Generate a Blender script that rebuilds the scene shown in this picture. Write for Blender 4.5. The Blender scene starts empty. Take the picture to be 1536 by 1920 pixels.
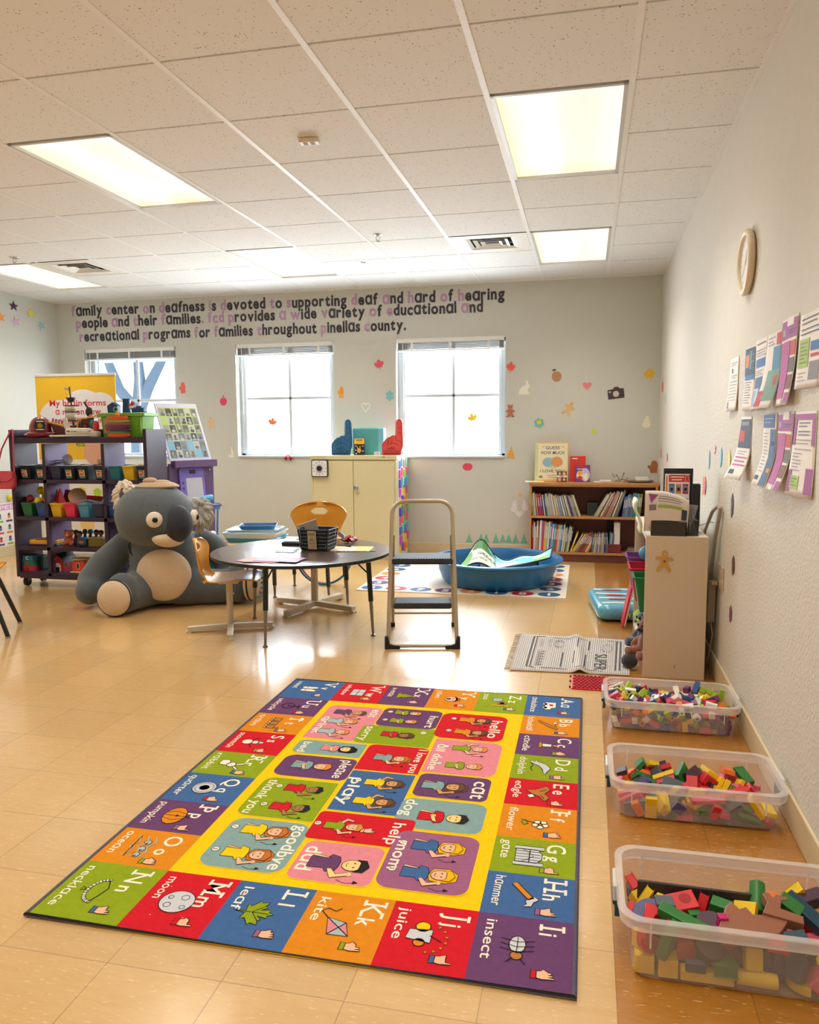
import bpy, bmesh, math, random
from mathutils import Vector, Matrix, Euler, Quaternion
PI = math.pi
SC = bpy.context.scene
COL = SC.collection
# ------------------------------------------------------------------ camera
H, XR, YB, XL, YF = 2.7403, .5166, 4.387, -6.078, -7.6     # room: ceiling height, right, back, left, front (behind camera)
CAM = Vector((-.1571, -3.5382, 1.305)); FPX = 1459.04
_R = Matrix.Rotation(.2247, 3, 'Z') @ Matrix.Rotation(-.1071, 3, 'X') @ Matrix.Rotation(.007, 3, 'Y')
cd = bpy.data.cameras.new('camera'); camo = bpy.data.objects.new('camera', cd); COL.objects.link(camo)
cd.sensor_fit = 'VERTICAL'; cd.sensor_height = 36; cd.lens = FPX / 1920 * 36; cd.clip_start = .05
_m = Matrix((_R.col[0], _R.col[2], -_R.col[1])).transposed().to_4x4(); _m.translation = CAM
camo.matrix_world = _m; SC.camera = camo
# ------------------------------------------------------------------ world, exposure, daylight
SC.view_settings.view_transform = 'Standard'; SC.view_settings.look = 'None'
SC.view_settings.exposure = EXPO = .35
SC.view_settings.gamma = 1.0; SC.view_settings.use_curve_mapping = False
SC.cycles.max_bounces = 10; SC.cycles.diffuse_bounces = 5; SC.cycles.transparent_max_bounces = 24
SC.cycles.glossy_bounces = 4; SC.cycles.use_denoising = True; SC.cycles.sample_clamp_indirect = 8
w = bpy.data.worlds.new('daylight'); SC.world = w; w.use_nodes = True
SKY = 3.0; TROFFER = .66; LAMP = 10
bg = w.node_tree.nodes['Background']; bg.inputs[0].default_value = (.84, .93, 1, 1); bg.inputs[1].default_value = SKY
WIN = [(-5.74, -4.60), (-3.89, -2.775), (-2.10, -.972)]; WZ = (1.0, 2.22)
for a, b in WIN:                                              # daylight entering by each window
    for portal in (True, False):
        ld = bpy.data.lights.new('window_daylight', 'AREA'); ld.shape = 'RECTANGLE'
        ld.size = b - a - .1; ld.size_y = WZ[1] - WZ[0] - .15
        lo = bpy.data.objects.new('window_daylight', ld); COL.objects.link(lo)
        lo.location = ((a + b) / 2, 4.66 if portal else 4.75, sum(WZ) / 2); lo.rotation_euler = (PI / 2, 0, PI) if 0 else (-PI / 2, 0, 0)
        if portal: ld.cycles.is_portal = True
        else: ld.energy = 78 if a > -5 else 14; ld.color = (.86, .94, 1)
# ------------------------------------------------------------------ pixel -> point on a real plane
def ray(u, v): return _R @ Vector(((u - 768) / FPX, 1, -(v - 960) / FPX))
def onz(u, v, h=0.):
    d = ray(u, v); return CAM + d * ((h - CAM.z) / d.z)
def ony(u, v, h=YB):
    d = ray(u, v); return CAM + d * ((h - CAM.y) / d.y)
def onx(u, v, h=XR):
    d = ray(u, v); return CAM + d * ((h - CAM.x) / d.x)
# ------------------------------------------------------------------ materials
def lin(c):
    if isinstance(c, str): c = [int(c[i:i + 2], 16) / 255 for i in (0, 2, 4)]
    return tuple(x / 12.92 if x <= .04045 else ((x + .055) / 1.055) ** 2.4 for x in c[:3])
MATS = {}
def M(col, rough=.5, metal=0., var=.05, sc=14., bump=0., bsc=120., coat=0., spec=.5, name=None, sheen=0.):
    key = (col, rough, metal, var, sc, bump, bsc, coat, spec, sheen)
    if key in MATS: return MATS[key]
    m = bpy.data.materials.new(name or 'surface_' + str(col)); m.use_nodes = True; nt = m.node_tree; N = nt.nodes; L = nt.links
    b = N['Principled BSDF']; c = lin(col)
    b.inputs['Roughness'].default_value = rough; b.inputs['Metallic'].default_value = metal
    b.inputs['Specular IOR Level'].default_value = spec; b.inputs['Coat Weight'].default_value = coat
    if sheen: b.inputs['Sheen Weight'].default_value = sheen
    tc = N.new('ShaderNodeTexCoord'); nz = N.new('ShaderNodeTexNoise'); nz.inputs['Scale'].default_value = sc; nz.inputs['Detail'].default_value = 3
    L.new(tc.outputs['Object'], nz.inputs['Vector'])
    mx = N.new('ShaderNodeMix'); mx.data_type = 'RGBA'
    mx.inputs['A'].default_value = (*[x * (1 - var) for x in c], 1); mx.inputs['B'].default_value = (*[min(1, x * (1 + var)) for x in c], 1)
    L.new(nz.outputs['Fac'], mx.inputs['Factor']); L.new(mx.outputs['Result'], b.inputs['Base Color'])
    if bump:
        n2 = N.new('ShaderNodeTexNoise'); n2.inputs['Scale'].default_value = bsc; n2.inputs['Detail'].default_value = 4
        L.new(tc.outputs['Object'], n2.inputs['Vector']); bp = N.new('ShaderNodeBump'); bp.inputs['Strength'].default_value = bump; bp.inputs['Distance'].default_value = .004
        L.new(n2.outputs['Fac'], bp.inputs['Height']); L.new(bp.outputs['Normal'], b.inputs['Normal'])
    MATS[key] = m; return m
def seethrough(name, col, fac, rough=.2):
    if name in MATS: return MATS[name]
    m = bpy.data.materials.new(name); m.use_nodes = True; nt = m.node_tree; N = nt.nodes; L = nt.links
    b = N['Principled BSDF']; b.inputs['Base Color'].default_value = (*lin(col), 1); b.inputs['Roughness'].default_value = rough
    b.inputs['Subsurface Weight'].default_value = 0
    tr = N.new('ShaderNodeBsdfTransparent'); mx = N.new('ShaderNodeMixShader'); nz = N.new('ShaderNodeTexNoise'); nz.inputs['Scale'].default_value = 9
    mr = N.new('ShaderNodeMapRange'); mr.inputs['To Min'].default_value = fac * .9; mr.inputs['To Max'].default_value = min(1, fac * 1.1)
    L.new(nz.outputs['Fac'], mr.inputs['Value']); L.new(mr.outputs['Result'], mx.inputs[0]); L.new(tr.outputs[0], mx.inputs[1]); L.new(b.outputs[0], mx.inputs[2])
    L.new(mx.outputs[0], N['Material Output'].inputs['Surface']); MATS[name] = m; return m
# ------------------------------------------------------------------ mesh builder
def frame(o, ux, uy):                                        # 4x4 whose local x, y are ux, uy in the world
    ux = Vector(ux).normalized(); uz = ux.cross(Vector(uy)).normalized(); uy = uz.cross(ux)
    m = Matrix((ux, uy, uz)).transposed().to_4x4(); m.translation = Vector(o); return m
class MB:
    def __init__(s, T=None): s.v = []; s.f = []; s.fm = []; s.ms = []; s.T = T or Matrix.Identity(4)
    def mi(s, m):
        if m not in s.ms: s.ms.append(m)
        return s.ms.index(m)
    def add(s, vs, fs, m):
        o = len(s.v); s.v += [s.T @ Vector(p) for p in vs]; k = s.mi(m)
        for f in fs: s.f.append([o + i for i in f]); s.fm.append(k)
        return s
    def box(s, c, d, m, rot=None, taper=1.):
        x, y, z = [q / 2 for q in d]; vs = [Vector((a * x * (taper if e < 0 else 1), b * y * (taper if e < 0 else 1), e * z)) for e in (-1, 1) for b in (-1, 1) for a in (-1, 1)]
        if rot is not None:
            R = rot if isinstance(rot, Matrix) else Euler(rot).to_matrix(); vs = [R @ p for p in vs]
        vs = [p + Vector(c) for p in vs]
        return s.add(vs, [(0, 2, 3, 1), (4, 5, 7, 6), (0, 1, 5, 4), (2, 6, 7, 3), (0, 4, 6, 2), (1, 3, 7, 5)], m)
    def b2(s, lo, hi, m): return s.box([(a + b) / 2 for a, b in zip(lo, hi)], [abs(b - a) for a, b in zip(lo, hi)], m)
    def ring(s, rings, m, closed=False, caps=True):
        n = len(rings[0]); vs = [p for r in rings for p in r]; fs = []; k = len(rings)
        for i in range(k if closed else k - 1):
            for j in range(n): fs.append((i * n + j, i * n + (j + 1) % n, ((i + 1) % k) * n + (j + 1) % n, ((i + 1) % k) * n + j))
        if caps and not closed: fs += [tuple(range(n))[::-1], tuple((k - 1) * n + j for j in range(n))]
        return s.add(vs, fs, m)
    def tube(s, pts, r, m, n=10, closed=False, flat=None):
        pts = [Vector(p) for p in pts]; k = len(pts); rs = r if isinstance(r, (list, tuple)) else [r] * k; rings = []; ref = None
        for i, p in enumerate(pts):
            a = pts[i - 1] if (i or closed) else p; b = pts[(i + 1) % k] if (i < k - 1 or closed) else p; t = (b - a).normalized()
            if ref is None: ref = t.cross(Vector((0, 0, 1)) if abs(t.z) < .9 else Vector((1, 0, 0))).normalized()
            ref = (ref - t * ref.dot(t)).normalized(); q = t.cross(ref); fl = flat or 1
            rings.append([p + (ref * math.cos(j * 2 * PI / n) + q * fl * math.sin(j * 2 * PI / n)) * rs[i] for j in range(n)])
        return s.ring(rings, m, closed)
    def cyl(s, p, q, r, m, n=16, r2=None): return s.tube([p, q], [r, r if r2 is None else r2], m, n)
    def lathe(s, prof, m, c=(0, 0, 0), n=24, sx=1, sy=1, caps=True):
        return s.ring([[Vector((c[0] + r * sx * math.cos(j * 2 * PI / n), c[1] + r * sy * math.sin(j * 2 * PI / n), c[2] + z)) for j in range(n)] for r, z in prof], m, caps=caps)
    def ball(s, c, r, m, n=16, rot=None):
        r = r if isinstance(r, (tuple, list)) else (r, r, r); rings = []; R = Euler(rot).to_matrix() if rot else Matrix.Identity(3)
        for i in range(n // 2 + 1):
            a = -PI / 2 + PI * i / (n // 2); a = max(-PI / 2 + .02, min(PI / 2 - .02, a))
            rings.append([Vector(c) + R @ Vector((r[0] * math.cos(a) * math.cos(j * 2 * PI / n), r[1] * math.cos(a) * math.sin(j * 2 * PI / n), r[2] * math.sin(a))) for j in range(n)])
        return s.ring(rings, m)
    def prism(s, poly, z0, z1, m):                            # outline in local x, y, from z0 to z1
        n = len(poly); a = sum(poly[i][0] * poly[(i + 1) % n][1] - poly[(i + 1) % n][0] * poly[i][1] for i in range(n))
        if a < 0: poly = poly[::-1]
        vs = [(x, y, z0) for x, y in poly] + [(x, y, z1) for x, y in poly]
        return s.add(vs, [tuple(range(n))[::-1], tuple(range(n, 2 * n))] + [(i, (i + 1) % n, n + (i + 1) % n, n + i) for i in range(n)], m)
    def sheet(s, fn, nu, nv, m):                              # grid surface fn(u, v), u, v in 0..1
        vs = [fn(i / nu, j / nv) for j in range(nv + 1) for i in range(nu + 1)]
        return s.add(vs, [(j * (nu + 1) + i, j * (nu + 1) + i + 1, (j + 1) * (nu + 1) + i + 1, (j + 1) * (nu + 1) + i) for j in range(nv) for i in range(nu)], m)
    # flat artwork, local xy, small steps in z for the printing order
    def poly(s, pts, m, z=0.): return s.add([(x, y, z) for x, y in pts], [tuple(range(len(pts)))] if sum(pts[i][0] * pts[(i + 1) % len(pts)][1] - pts[(i + 1) % len(pts)][0] * pts[i][1] for i in range(len(pts))) > 0 else [tuple(range(len(pts)))[::-1]], m)
    def rect(s, x0, y0, x1, y1, m, z=0.): return s.poly([(x0, y0), (x1, y0), (x1, y1), (x0, y1)], m, z)
    def rrect(s, x0, y0, x1, y1, r, m, z=0.): return s.poly(rrp(x0, y0, x1, y1, r), m, z)
    def oval(s, x, y, rx, ry, m, z=0., n=20, a=0.):
        ca, sa = math.cos(a), math.sin(a)
        return s.poly([(x + rx * math.cos(t * 2 * PI / n) * ca - ry * math.sin(t * 2 * PI / n) * sa, y + rx * math.cos(t * 2 * PI / n) * sa + ry * math.sin(t * 2 * PI / n) * ca) for t in range(n)], m, z)
    def line(s, pts, w, m, z=0., closed=False):
        n = len(pts); L = []; Rr = []
        for i in range(n):
            a = pts[i - 1] if (i or closed) else pts[i]; b = pts[(i + 1) % n] if (i < n - 1 or closed) else pts[i]
            dx, dy = b[0] - a[0], b[1] - a[1]; l = math.hypot(dx, dy) or 1; nx, ny = -dy / l * w / 2, dx / l * w / 2
            L.append((pts[i][0] + nx, pts[i][1] + ny, z)); Rr.append((pts[i][0] - nx, pts[i][1] - ny, z))
        return s.add(L + Rr, [(n + i, n + (i + 1) % n, (i + 1) % n, i) for i in range(n if closed else n - 1)], m)
    def outl(s, pts, m, mo, z=0., w=.0015): s.poly(pts, m, z); return s.line(pts, w, mo, z + .0003, True)
    def text(s, body, x, y, size, m, z=0., bold=0., fit=None, ang=0., ax=0., ay=0., tall=1., slab=0):
        vs, fs, (x0, x1, y0, y1) = glyphs(body, bold); k = size; kx = k if not fit else fit / max(1e-6, x1 - x0)
        if fit and size is None: k = kx
        ca, sa = math.cos(ang), math.sin(ang); ox = -x0 - ax * (x1 - x0); oy = -(y0 + ay * (y1 - y0)) if ay else 0
        P = [((a + ox) * kx, (b + oy) * k * tall) for a, b in vs]
        return s.add([(x + a * ca - b * sa, y + a * sa + b * ca, z) for a, b in P], fs, m)
    def build(s, name, parent=None, smooth=None, bevel=0., seg=2, sub=0, solid=0., remesh=0., sm=0):
        me = bpy.data.meshes.new(name); me.from_pydata([tuple(p) for p in s.v], [], s.f); me.polygons.foreach_set('material_index', s.fm)
        for m in s.ms: me.materials.append(m)
        if smooth is not None:
            me.polygons.foreach_set('use_smooth', [True] * len(me.polygons)); me.set_sharp_from_angle(angle=math.radians(smooth))
        me.update(); o = bpy.data.objects.new(name, me); COL.objects.link(o)
        if solid: q = o.modifiers.new('thickness', 'SOLIDIFY'); q.thickness = solid; q.offset = -1 if solid > 0 else 1; q.thickness = abs(solid)
        if remesh:
            q = o.modifiers.new('skin', 'REMESH'); q.mode = 'VOXEL'; q.voxel_size = remesh; q.use_smooth_shade = True
            if sm: q = o.modifiers.new('soft', 'SMOOTH'); q.iterations = sm; q.factor = .6
        if bevel: q = o.modifiers.new('bevel', 'BEVEL'); q.width = bevel; q.segments = seg; q.limit_method = 'ANGLE'; q.angle_limit = math.radians(40)
        if sub: q = o.modifiers.new('smooth', 'SUBSURF'); q.levels = q.render_levels = sub
        if parent: o.parent = parent
        return o
def rrp(x0, y0, x1, y1, r, n=5):
    P = []; r = r if isinstance(r, (tuple, list)) else (r,) * 4
    for cx, cy, a, q in ((x1 - r[2], y1 - r[2], 0, r[2]), (x0 + r[3], y1 - r[3], 90, r[3]), (x0 + r[0], y0 + r[0], 180, r[0]), (x1 - r[1], y0 + r[1], 270, r[1])):
        for i in range(n + 1):
            t = math.radians(a + 90 * i / n); P.append((cx + q * math.cos(t), cy + q * math.sin(t)))
    return P
GL = {}
def glyphs(body, bold=0.):
    k = (body, round(bold, 4))
    if k in GL: return GL[k]
    c = bpy.data.curves.new('g', 'FONT'); c.body = body.replace('a', 'ɑ'); c.offset = bold; c.resolution_u = 3; c.space_character = 1 + bold * 2
    o = bpy.data.objects.new('g', c); COL.objects.link(o); dg = bpy.context.evaluated_depsgraph_get(); me = bpy.data.meshes.new_from_object(o.evaluated_get(dg))
    vs = [(v.co.x, v.co.y) for v in me.vertices]; fs = []
    for p in me.polygons:
        q = list(p.vertices); ar = sum(vs[q[i]][0] * vs[q[(i + 1) % len(q)]][1] - vs[q[(i + 1) % len(q)]][0] * vs[q[i]][1] for i in range(len(q)))
        fs.append(q if ar > 0 else q[::-1])
    bpy.data.objects.remove(o); bpy.data.curves.remove(c); bpy.data.meshes.remove(me)
    bb = (min(v[0] for v in vs), max(v[0] for v in vs), min(v[1] for v in vs), max(v[1] for v in vs)) if vs else (0, .3, 0, .7)
    GL[k] = (vs, fs, bb); return GL[k]
def tag(o, label, cat, group=None):
    o['label'] = label; o['category'] = cat
    if group: o['group'] = group
    return o
def thing(name, label, cat, loc=(0, 0, 0), rz=0., group=None, rot=None):
    o = bpy.data.objects.new(name, None); COL.objects.link(o); o.location = loc; o.rotation_euler = rot or (0, 0, rz); o.empty_display_size = .05
    return tag(o, label, cat, group)
def struct(o): o['kind'] = 'structure'; return o
def dup(root, loc, rz, label, group=None, rot=None, scale=None):
    r = root.copy(); COL.objects.link(r); r.location = loc; r.rotation_euler = rot or (0, 0, rz); r['label'] = label
    if group: r['group'] = group
    if scale: r.scale = scale
    for ch in root.children:
        c = ch.copy(); COL.objects.link(c); c.parent = r
        for g in ch.children: d = g.copy(); COL.objects.link(d); d.parent = c
    return r
ORD = 'first second third fourth fifth sixth seventh eighth ninth tenth eleventh twelfth thirteenth fourteenth fifteenth sixteenth seventeenth eighteenth nineteenth twentieth'.split()
def nth(n):
    if n < 20: return ORD[n]
    return {2: 'twenty', 3: 'thirty', 4: 'forty', 5: 'fifty', 6: 'sixty', 7: 'seventy', 8: 'eighty', 9: 'ninety'}.get((n + 1) // 10 % 10, '') + ('-' + ORD[(n + 1) % 10 - 1] if (n + 1) % 10 else 'th')
BLACK = M('1c1c22', .5); WHITE = M('f1efe9', .5); INK = M('17171c', .6, name='ink'); CHROME = M('b9b9b9', .25, .9)
# ================================================================== THE ROOM
def nodes(name):
    m = bpy.data.materials.new(name); m.use_nodes = True; return m, m.node_tree.nodes, m.node_tree.links, m.node_tree.nodes['Principled BSDF']
def floor_material():
    m, N, L, b = nodes('vinyl_floor_tiles')
    def math_(op, a, b_=None, c=None):
        n = N.new('ShaderNodeMath'); n.operation = op
        for i, q in enumerate((a, b_, c)):
            if q is None: continue
            if isinstance(q, (int, float)): n.inputs[i].default_value = q
            else: L.new(q, n.inputs[i])
        return n.outputs[0]
    tc = N.new('ShaderNodeTexCoord'); sp = N.new('ShaderNodeSeparateXYZ'); L.new(tc.outputs['Object'], sp.inputs[0])
    T = .3048; gx = math_('DIVIDE', math_('ADD', sp.outputs[0], .0704 + 60 * T), T); gy = math_('DIVIDE', math_('ADD', sp.outputs[1], 1.9618 + 60 * T), T)
    fx = math_('FRACT', gx); fy = math_('FRACT', gy)
    def near(f, w): return math_('GREATER_THAN', math_('ABSOLUTE', math_('SUBTRACT', f, .5)), .5 - w)
    line = math_('MAXIMUM', near(fx, .0035), near(fy, .0035))
    cell = N.new('ShaderNodeCombineXYZ'); L.new(math_('FLOOR', gx), cell.inputs[0]); L.new(math_('FLOOR', gy), cell.inputs[1])
    wn = N.new('ShaderNodeTexWhiteNoise'); wn.noise_dimensions = '2D'; L.new(cell.outputs[0], wn.inputs['Vector'])
    n1 = N.new('ShaderNodeTexNoise'); n1.inputs['Scale'].default_value = 26; n1.inputs['Detail'].default_value = 6; n1.inputs['Distortion'].default_value = 1.2
    mp = N.new('ShaderNodeMapping'); mp.inputs['Scale'].default_value = (.35, 1.6, 1); L.new(tc.outputs['Object'], mp.inputs[0]); L.new(mp.outputs[0], n1.inputs['Vector'])
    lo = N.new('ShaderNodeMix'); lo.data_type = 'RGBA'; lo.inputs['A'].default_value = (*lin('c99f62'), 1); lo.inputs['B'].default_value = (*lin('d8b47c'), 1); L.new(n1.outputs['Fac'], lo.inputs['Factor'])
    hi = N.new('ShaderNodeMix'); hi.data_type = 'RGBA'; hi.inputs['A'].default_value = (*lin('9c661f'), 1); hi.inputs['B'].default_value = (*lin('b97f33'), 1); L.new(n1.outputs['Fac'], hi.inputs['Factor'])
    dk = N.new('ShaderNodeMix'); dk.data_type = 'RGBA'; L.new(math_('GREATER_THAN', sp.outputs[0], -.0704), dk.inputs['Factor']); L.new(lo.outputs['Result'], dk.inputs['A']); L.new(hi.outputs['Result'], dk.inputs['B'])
    fl = N.new('ShaderNodeTexNoise'); fl.inputs['Scale'].default_value = 90; fl.inputs['Detail'].default_value = 2; L.new(mp.outputs[0], fl.inputs['Vector'])
    fk = N.new('ShaderNodeMix'); fk.data_type = 'RGBA'; fk.inputs['B'].default_value = (*lin('ecd6ae'), 1); L.new(dk.outputs['Result'], fk.inputs['A'])
    L.new(math_('MULTIPLY', math_('GREATER_THAN', fl.outputs['Fac'], .66), .45), fk.inputs['Factor'])
    tv = N.new('ShaderNodeHueSaturation'); L.new(math_('ADD', math_('MULTIPLY', wn.outputs['Value'], .1), .95), tv.inputs['Value']); L.new(fk.outputs['Result'], tv.inputs['Color'])
    ln = N.new('ShaderNodeMix'); ln.data_type = 'RGBA'; ln.inputs['B'].default_value = (*lin('6b4d2c'), 1); L.new(tv.outputs[0], ln.inputs['A'])
    nl = N.new('ShaderNodeTexNoise'); nl.inputs['Scale'].default_value = 1.3; L.new(tc.outputs['Object'], nl.inputs['Vector'])
    L.new(math_('MULTIPLY', line, math_('MULTIPLY', nl.outputs['Fac'], 1.3)), ln.inputs['Factor']); L.new(ln.outputs['Result'], b.inputs['Base Color'])
    nb = N.new('ShaderNodeTexNoise'); nb.inputs['Scale'].default_value = 5; nb.inputs['Detail'].default_value = 3; L.new(tc.outputs['Object'], nb.inputs['Vector'])
    bp = N.new('ShaderNodeBump'); bp.inputs['Strength'].default_value = .12; bp.inputs['Distance'].default_value = .01
    L.new(math_('ADD', nb.outputs['Fac'], math_('MULTIPLY', wn.outputs['Value'], .15)), bp.inputs['Height']); L.new(bp.outputs[0], b.inputs['Normal']); L.new(bp.outputs[0], b.inputs['Coat Normal'])
    b.inputs['Roughness'].default_value = .3; b.inputs['Specular IOR Level'].default_value = .5; b.inputs['Coat Weight'].default_value = .7; b.inputs['Coat Roughness'].default_value = .11
    return m
def ceiling_material():
    m, N, L, b = nodes('fissured_ceiling_tile'); tc = N.new('ShaderNodeTexCoord')
    v = N.new('ShaderNodeTexVoronoi'); v.inputs['Scale'].default_value = 62; L.new(tc.outputs['Object'], v.inputs['Vector'])
    n = N.new('ShaderNodeTexNoise'); n.inputs['Scale'].default_value = 40; L.new(tc.outputs['Object'], n.inputs['Vector'])
    r = N.new('ShaderNodeMapRange'); r.inputs['From Min'].default_value = .3; r.inputs['From Max'].default_value = .7; r.inputs['To Min'].default_value = .04; r.inputs['To Max'].default_value = .22; L.new(n.outputs['Fac'], r.inputs['Value'])
    lt = N.new('ShaderNodeMath'); lt.operation = 'LESS_THAN'; L.new(v.outputs['Distance'], lt.inputs[0]); L.new(r.outputs['Result'], lt.inputs[1])
    mx = N.new('ShaderNodeMix'); mx.data_type = 'RGBA'; mx.inputs['A'].default_value = (*lin('e2e3e2'), 1); mx.inputs['B'].default_value = (*lin('8d7d68'), 1); L.new(lt.outputs[0], mx.inputs['Factor'])
    L.new(mx.outputs['Result'], b.inputs['Base Color']); b.inputs['Roughness'].default_value = .85
    bp = N.new('ShaderNodeBump'); bp.inputs['Strength'].default_value = .3; bp.inputs['Distance'].default_value = .003; bp.invert = True; L.new(lt.outputs[0], bp.inputs['Height']); L.new(bp.outputs[0], b.inputs['Normal'])
    return m
T2 = .6096
GRIDW = M('e6e6e4', .5, name='white_grid_bar'); WALLM = M('d0d1ca', .8, var=.02, bump=.35, bsc=90, name='wall_paint')
WALLT = M('d8d3c8', .7, var=.03, bump=1.0, bsc=70, name='knockdown_wall_paint'); BASEM = M('d9c9a6', .4, name='vinyl_baseboard')
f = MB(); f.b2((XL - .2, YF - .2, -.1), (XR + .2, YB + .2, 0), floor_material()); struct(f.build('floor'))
LIGHTS = [(i, j) for i in (-1, -5, -9) for j in (0, 4, -4, -8)]            # two-tile troffers, lower left tile of each
VENTS = [(-2, 4), (-8, 4)]
used = {(i, j + k) for i, j in LIGHTS for k in (0, 1)} | set(VENTS)
cm = ceiling_material(); f = MB(); g = .007
for i in range(-10, 1):
    for j in range(-13, 8):
        if (i, j) in used: continue
        x0, x1, y0, y1 = max(XL, i * T2), min(XR, (i + 1) * T2), max(YF, j * T2 + g), min(YB, (j + 1) * T2 - g)
        if y1 > y0 and x1 > x0: f.b2((x0, y0, H), (x1, y1, H + .018), cm)
struct(f.build('ceiling'))
f = MB(); f.b2((XL, YF, H + .045), (XR, YB, H + .07), GRIDW)
for i in range(-9, 1): f.b2((i * T2 - .013, YF, H - .003), (i * T2 + .013, YB, H + .02), GRIDW)
for j in range(-12, 8):
    for i in range(-10, 1):
        if (i, j - 1) not in LIGHTS: f.b2((max(XL, i * T2), j * T2 - .006, H + .006), (min(XR, (i + 1) * T2), j * T2 + .006, H + .02), GRIDW)
f.b2((XR - .022, YF, H - .004), (XR, YB, H + .02), GRIDW); f.b2((XL, YF, H - .004), (XL + .022, YB, H + .02), GRIDW)
f.b2((XL, YB - .022, H - .004), (XR, YB, H + .02), GRIDW)
struct(f.build('trim_1'))
f = MB(); xs = [XL - .2] + [q for w_ in WIN for q in w_] + [XR + .2]
for k in range(0, len(xs), 2): f.b2((xs[k], YB, 0), (xs[k + 1], YB + .22, H + .05), WALLM)
for a, b in WIN: f.b2((a, YB, 0), (b, YB + .22, WZ[0]), WALLM); f.b2((a, YB, WZ[1]), (b, YB + .22, H + .05), WALLM)
struct(f.build('wall_back'))
f = MB(); f.b2((XR, YF, 0), (XR + .2, YB + .2, H + .05), WALLT); struct(f.build('wall_right'))
f = MB(); f.b2((XL - .2, YF, 0), (XL, YB + .2, H + .05), WALLM); struct(f.build('wall_left'))
f = MB(); f.b2((XL - .2, YF - .2, 0), (XR + .2, YF, H + .05), WALLM); struct(f.build('wall_front'))
for nm, lo, hi in (('baseboard_back', (XL, YB - .012, 0), (XR, YB, .112)), ('baseboard_right', (XR - .012, YF, 0), (XR, YB, .112)), ('baseboard_left', (XL, YF, 0), (XL + .012, YB, .112))):
    f = MB(); f.b2(lo, hi, BASEM); struct(f.build(nm, bevel=.004))
# windows
WF = M('cdd5dc', .35, name='white_window_frame'); BL = M('8f918f', .5, name='grey_blind_slats'); BLW = M('efefec', .4, name='blind_rail')
PANE = seethrough('window_pane', 'eef6ff', .05, .02); TINT = M('2a6a9a', .3, name='dark_blue_gasket')
for n, (a, b) in enumerate(WIN, 1):
    z0, z1 = WZ; y = YB + .1; f = MB(); t = .045
    f.b2((a, y, z0), (a + t, y + .06, z1), WF); f.b2((b - t, y, z0), (b, y + .06, z1), WF); f.b2((a, y, z0), (b, y + .06, z0 + t), WF); f.b2((a, y, z1 - t), (b, y + .06, z1), WF)
    f.b2((a + t, y - .012, z0 + t), (a + t + .03, y + .03, z1 - t), WF); f.b2((b - t - .03, y - .012, z0 + t), (b - t, y + .03, z1 - t), WF)
    f.b2((a + t + .03, y + .03, z0 + t), (a + t + .036, y + .05, z1 - t), TINT)
    cx, cz = (a + b) / 2 + .02, (z0 + z1) / 2 + .03
    f.b2((cx - .015, y + .01, z0), (cx + .015, y + .035, z1), WF); f.b2((a, y + .01, cz - .015), (b, y + .035, cz + .015), WF)
    wo = struct(f.build('window_%d' % n, bevel=.003))
    p = MB(); p.b2((a + .02, y + .04, z0 + .02), (b - .02, y + .045, z1 - .02), PANE); p.build('pane', wo)
    s = MB(); s.b2((a + .002, YB - .02, z0 + .001), (b - .002, YB + .098, z0 + .02), WF); s.build('window_sill', wo, bevel=.003)
    bl = thing('window_blind', ['white and grey blind pulled up over the window with the tree view', 'white and grey blind pulled up over the window behind the metal cabinet\'s left end', 'white and grey blind pulled up over the window nearest the bookcase'][n - 1], 'blind', ((a + b) / 2, YB + .02, 0), 0, 'raised window blinds')
    W = b - a - .03; s = MB(); s.box((0, 0, z1 - .022), (W, .05, .042), BLW); s.build('head_rail', bl, bevel=.003)
    s = MB()
    for k in range(9): s.box((0, 0, z1 - .048 - k * .0075), (W - .01, .045, .004), BL)
    s.build('slat', bl); s = MB(); s.box((0, 0, z1 - .122), (W, .046, .014), BLW); s.build('bottom_rail', bl, bevel=.003)
    for q in (-.36, 0, .36): s = MB(); s.box((q * W, -.025, z1 - .08), (.02, .004, .085), BLW); s.build('ladder_tape', bl)
    s = MB(); s.tube([(-W / 2 + .06, -.03, z1 - .05), (-W / 2 + .065, -.03, z1 - .75)], .004, BLW, 6); s.build('tilt_wand', bl)
    s = MB(); s.tube([(W / 2 - .05, -.03, z1 - .05), (W / 2 - .045, -.03, z1 - .5), (W / 2 - .04, -.03, z1 - .9)], .0022, BLW, 5); s.cyl((W / 2 - .04, -.03, z1 - .9), (W / 2 - .04, -.03, z1 - .95), .006, BLW, 8); s.build('pull_cord', bl)
f = MB(); f.b2((-8, YB + .225, 2.17), (3, YB + 1.15, 2.3), M('b4c6dc', .8, name='pale_blue_soffit')); struct(f.build('roof_eave'))
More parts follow.
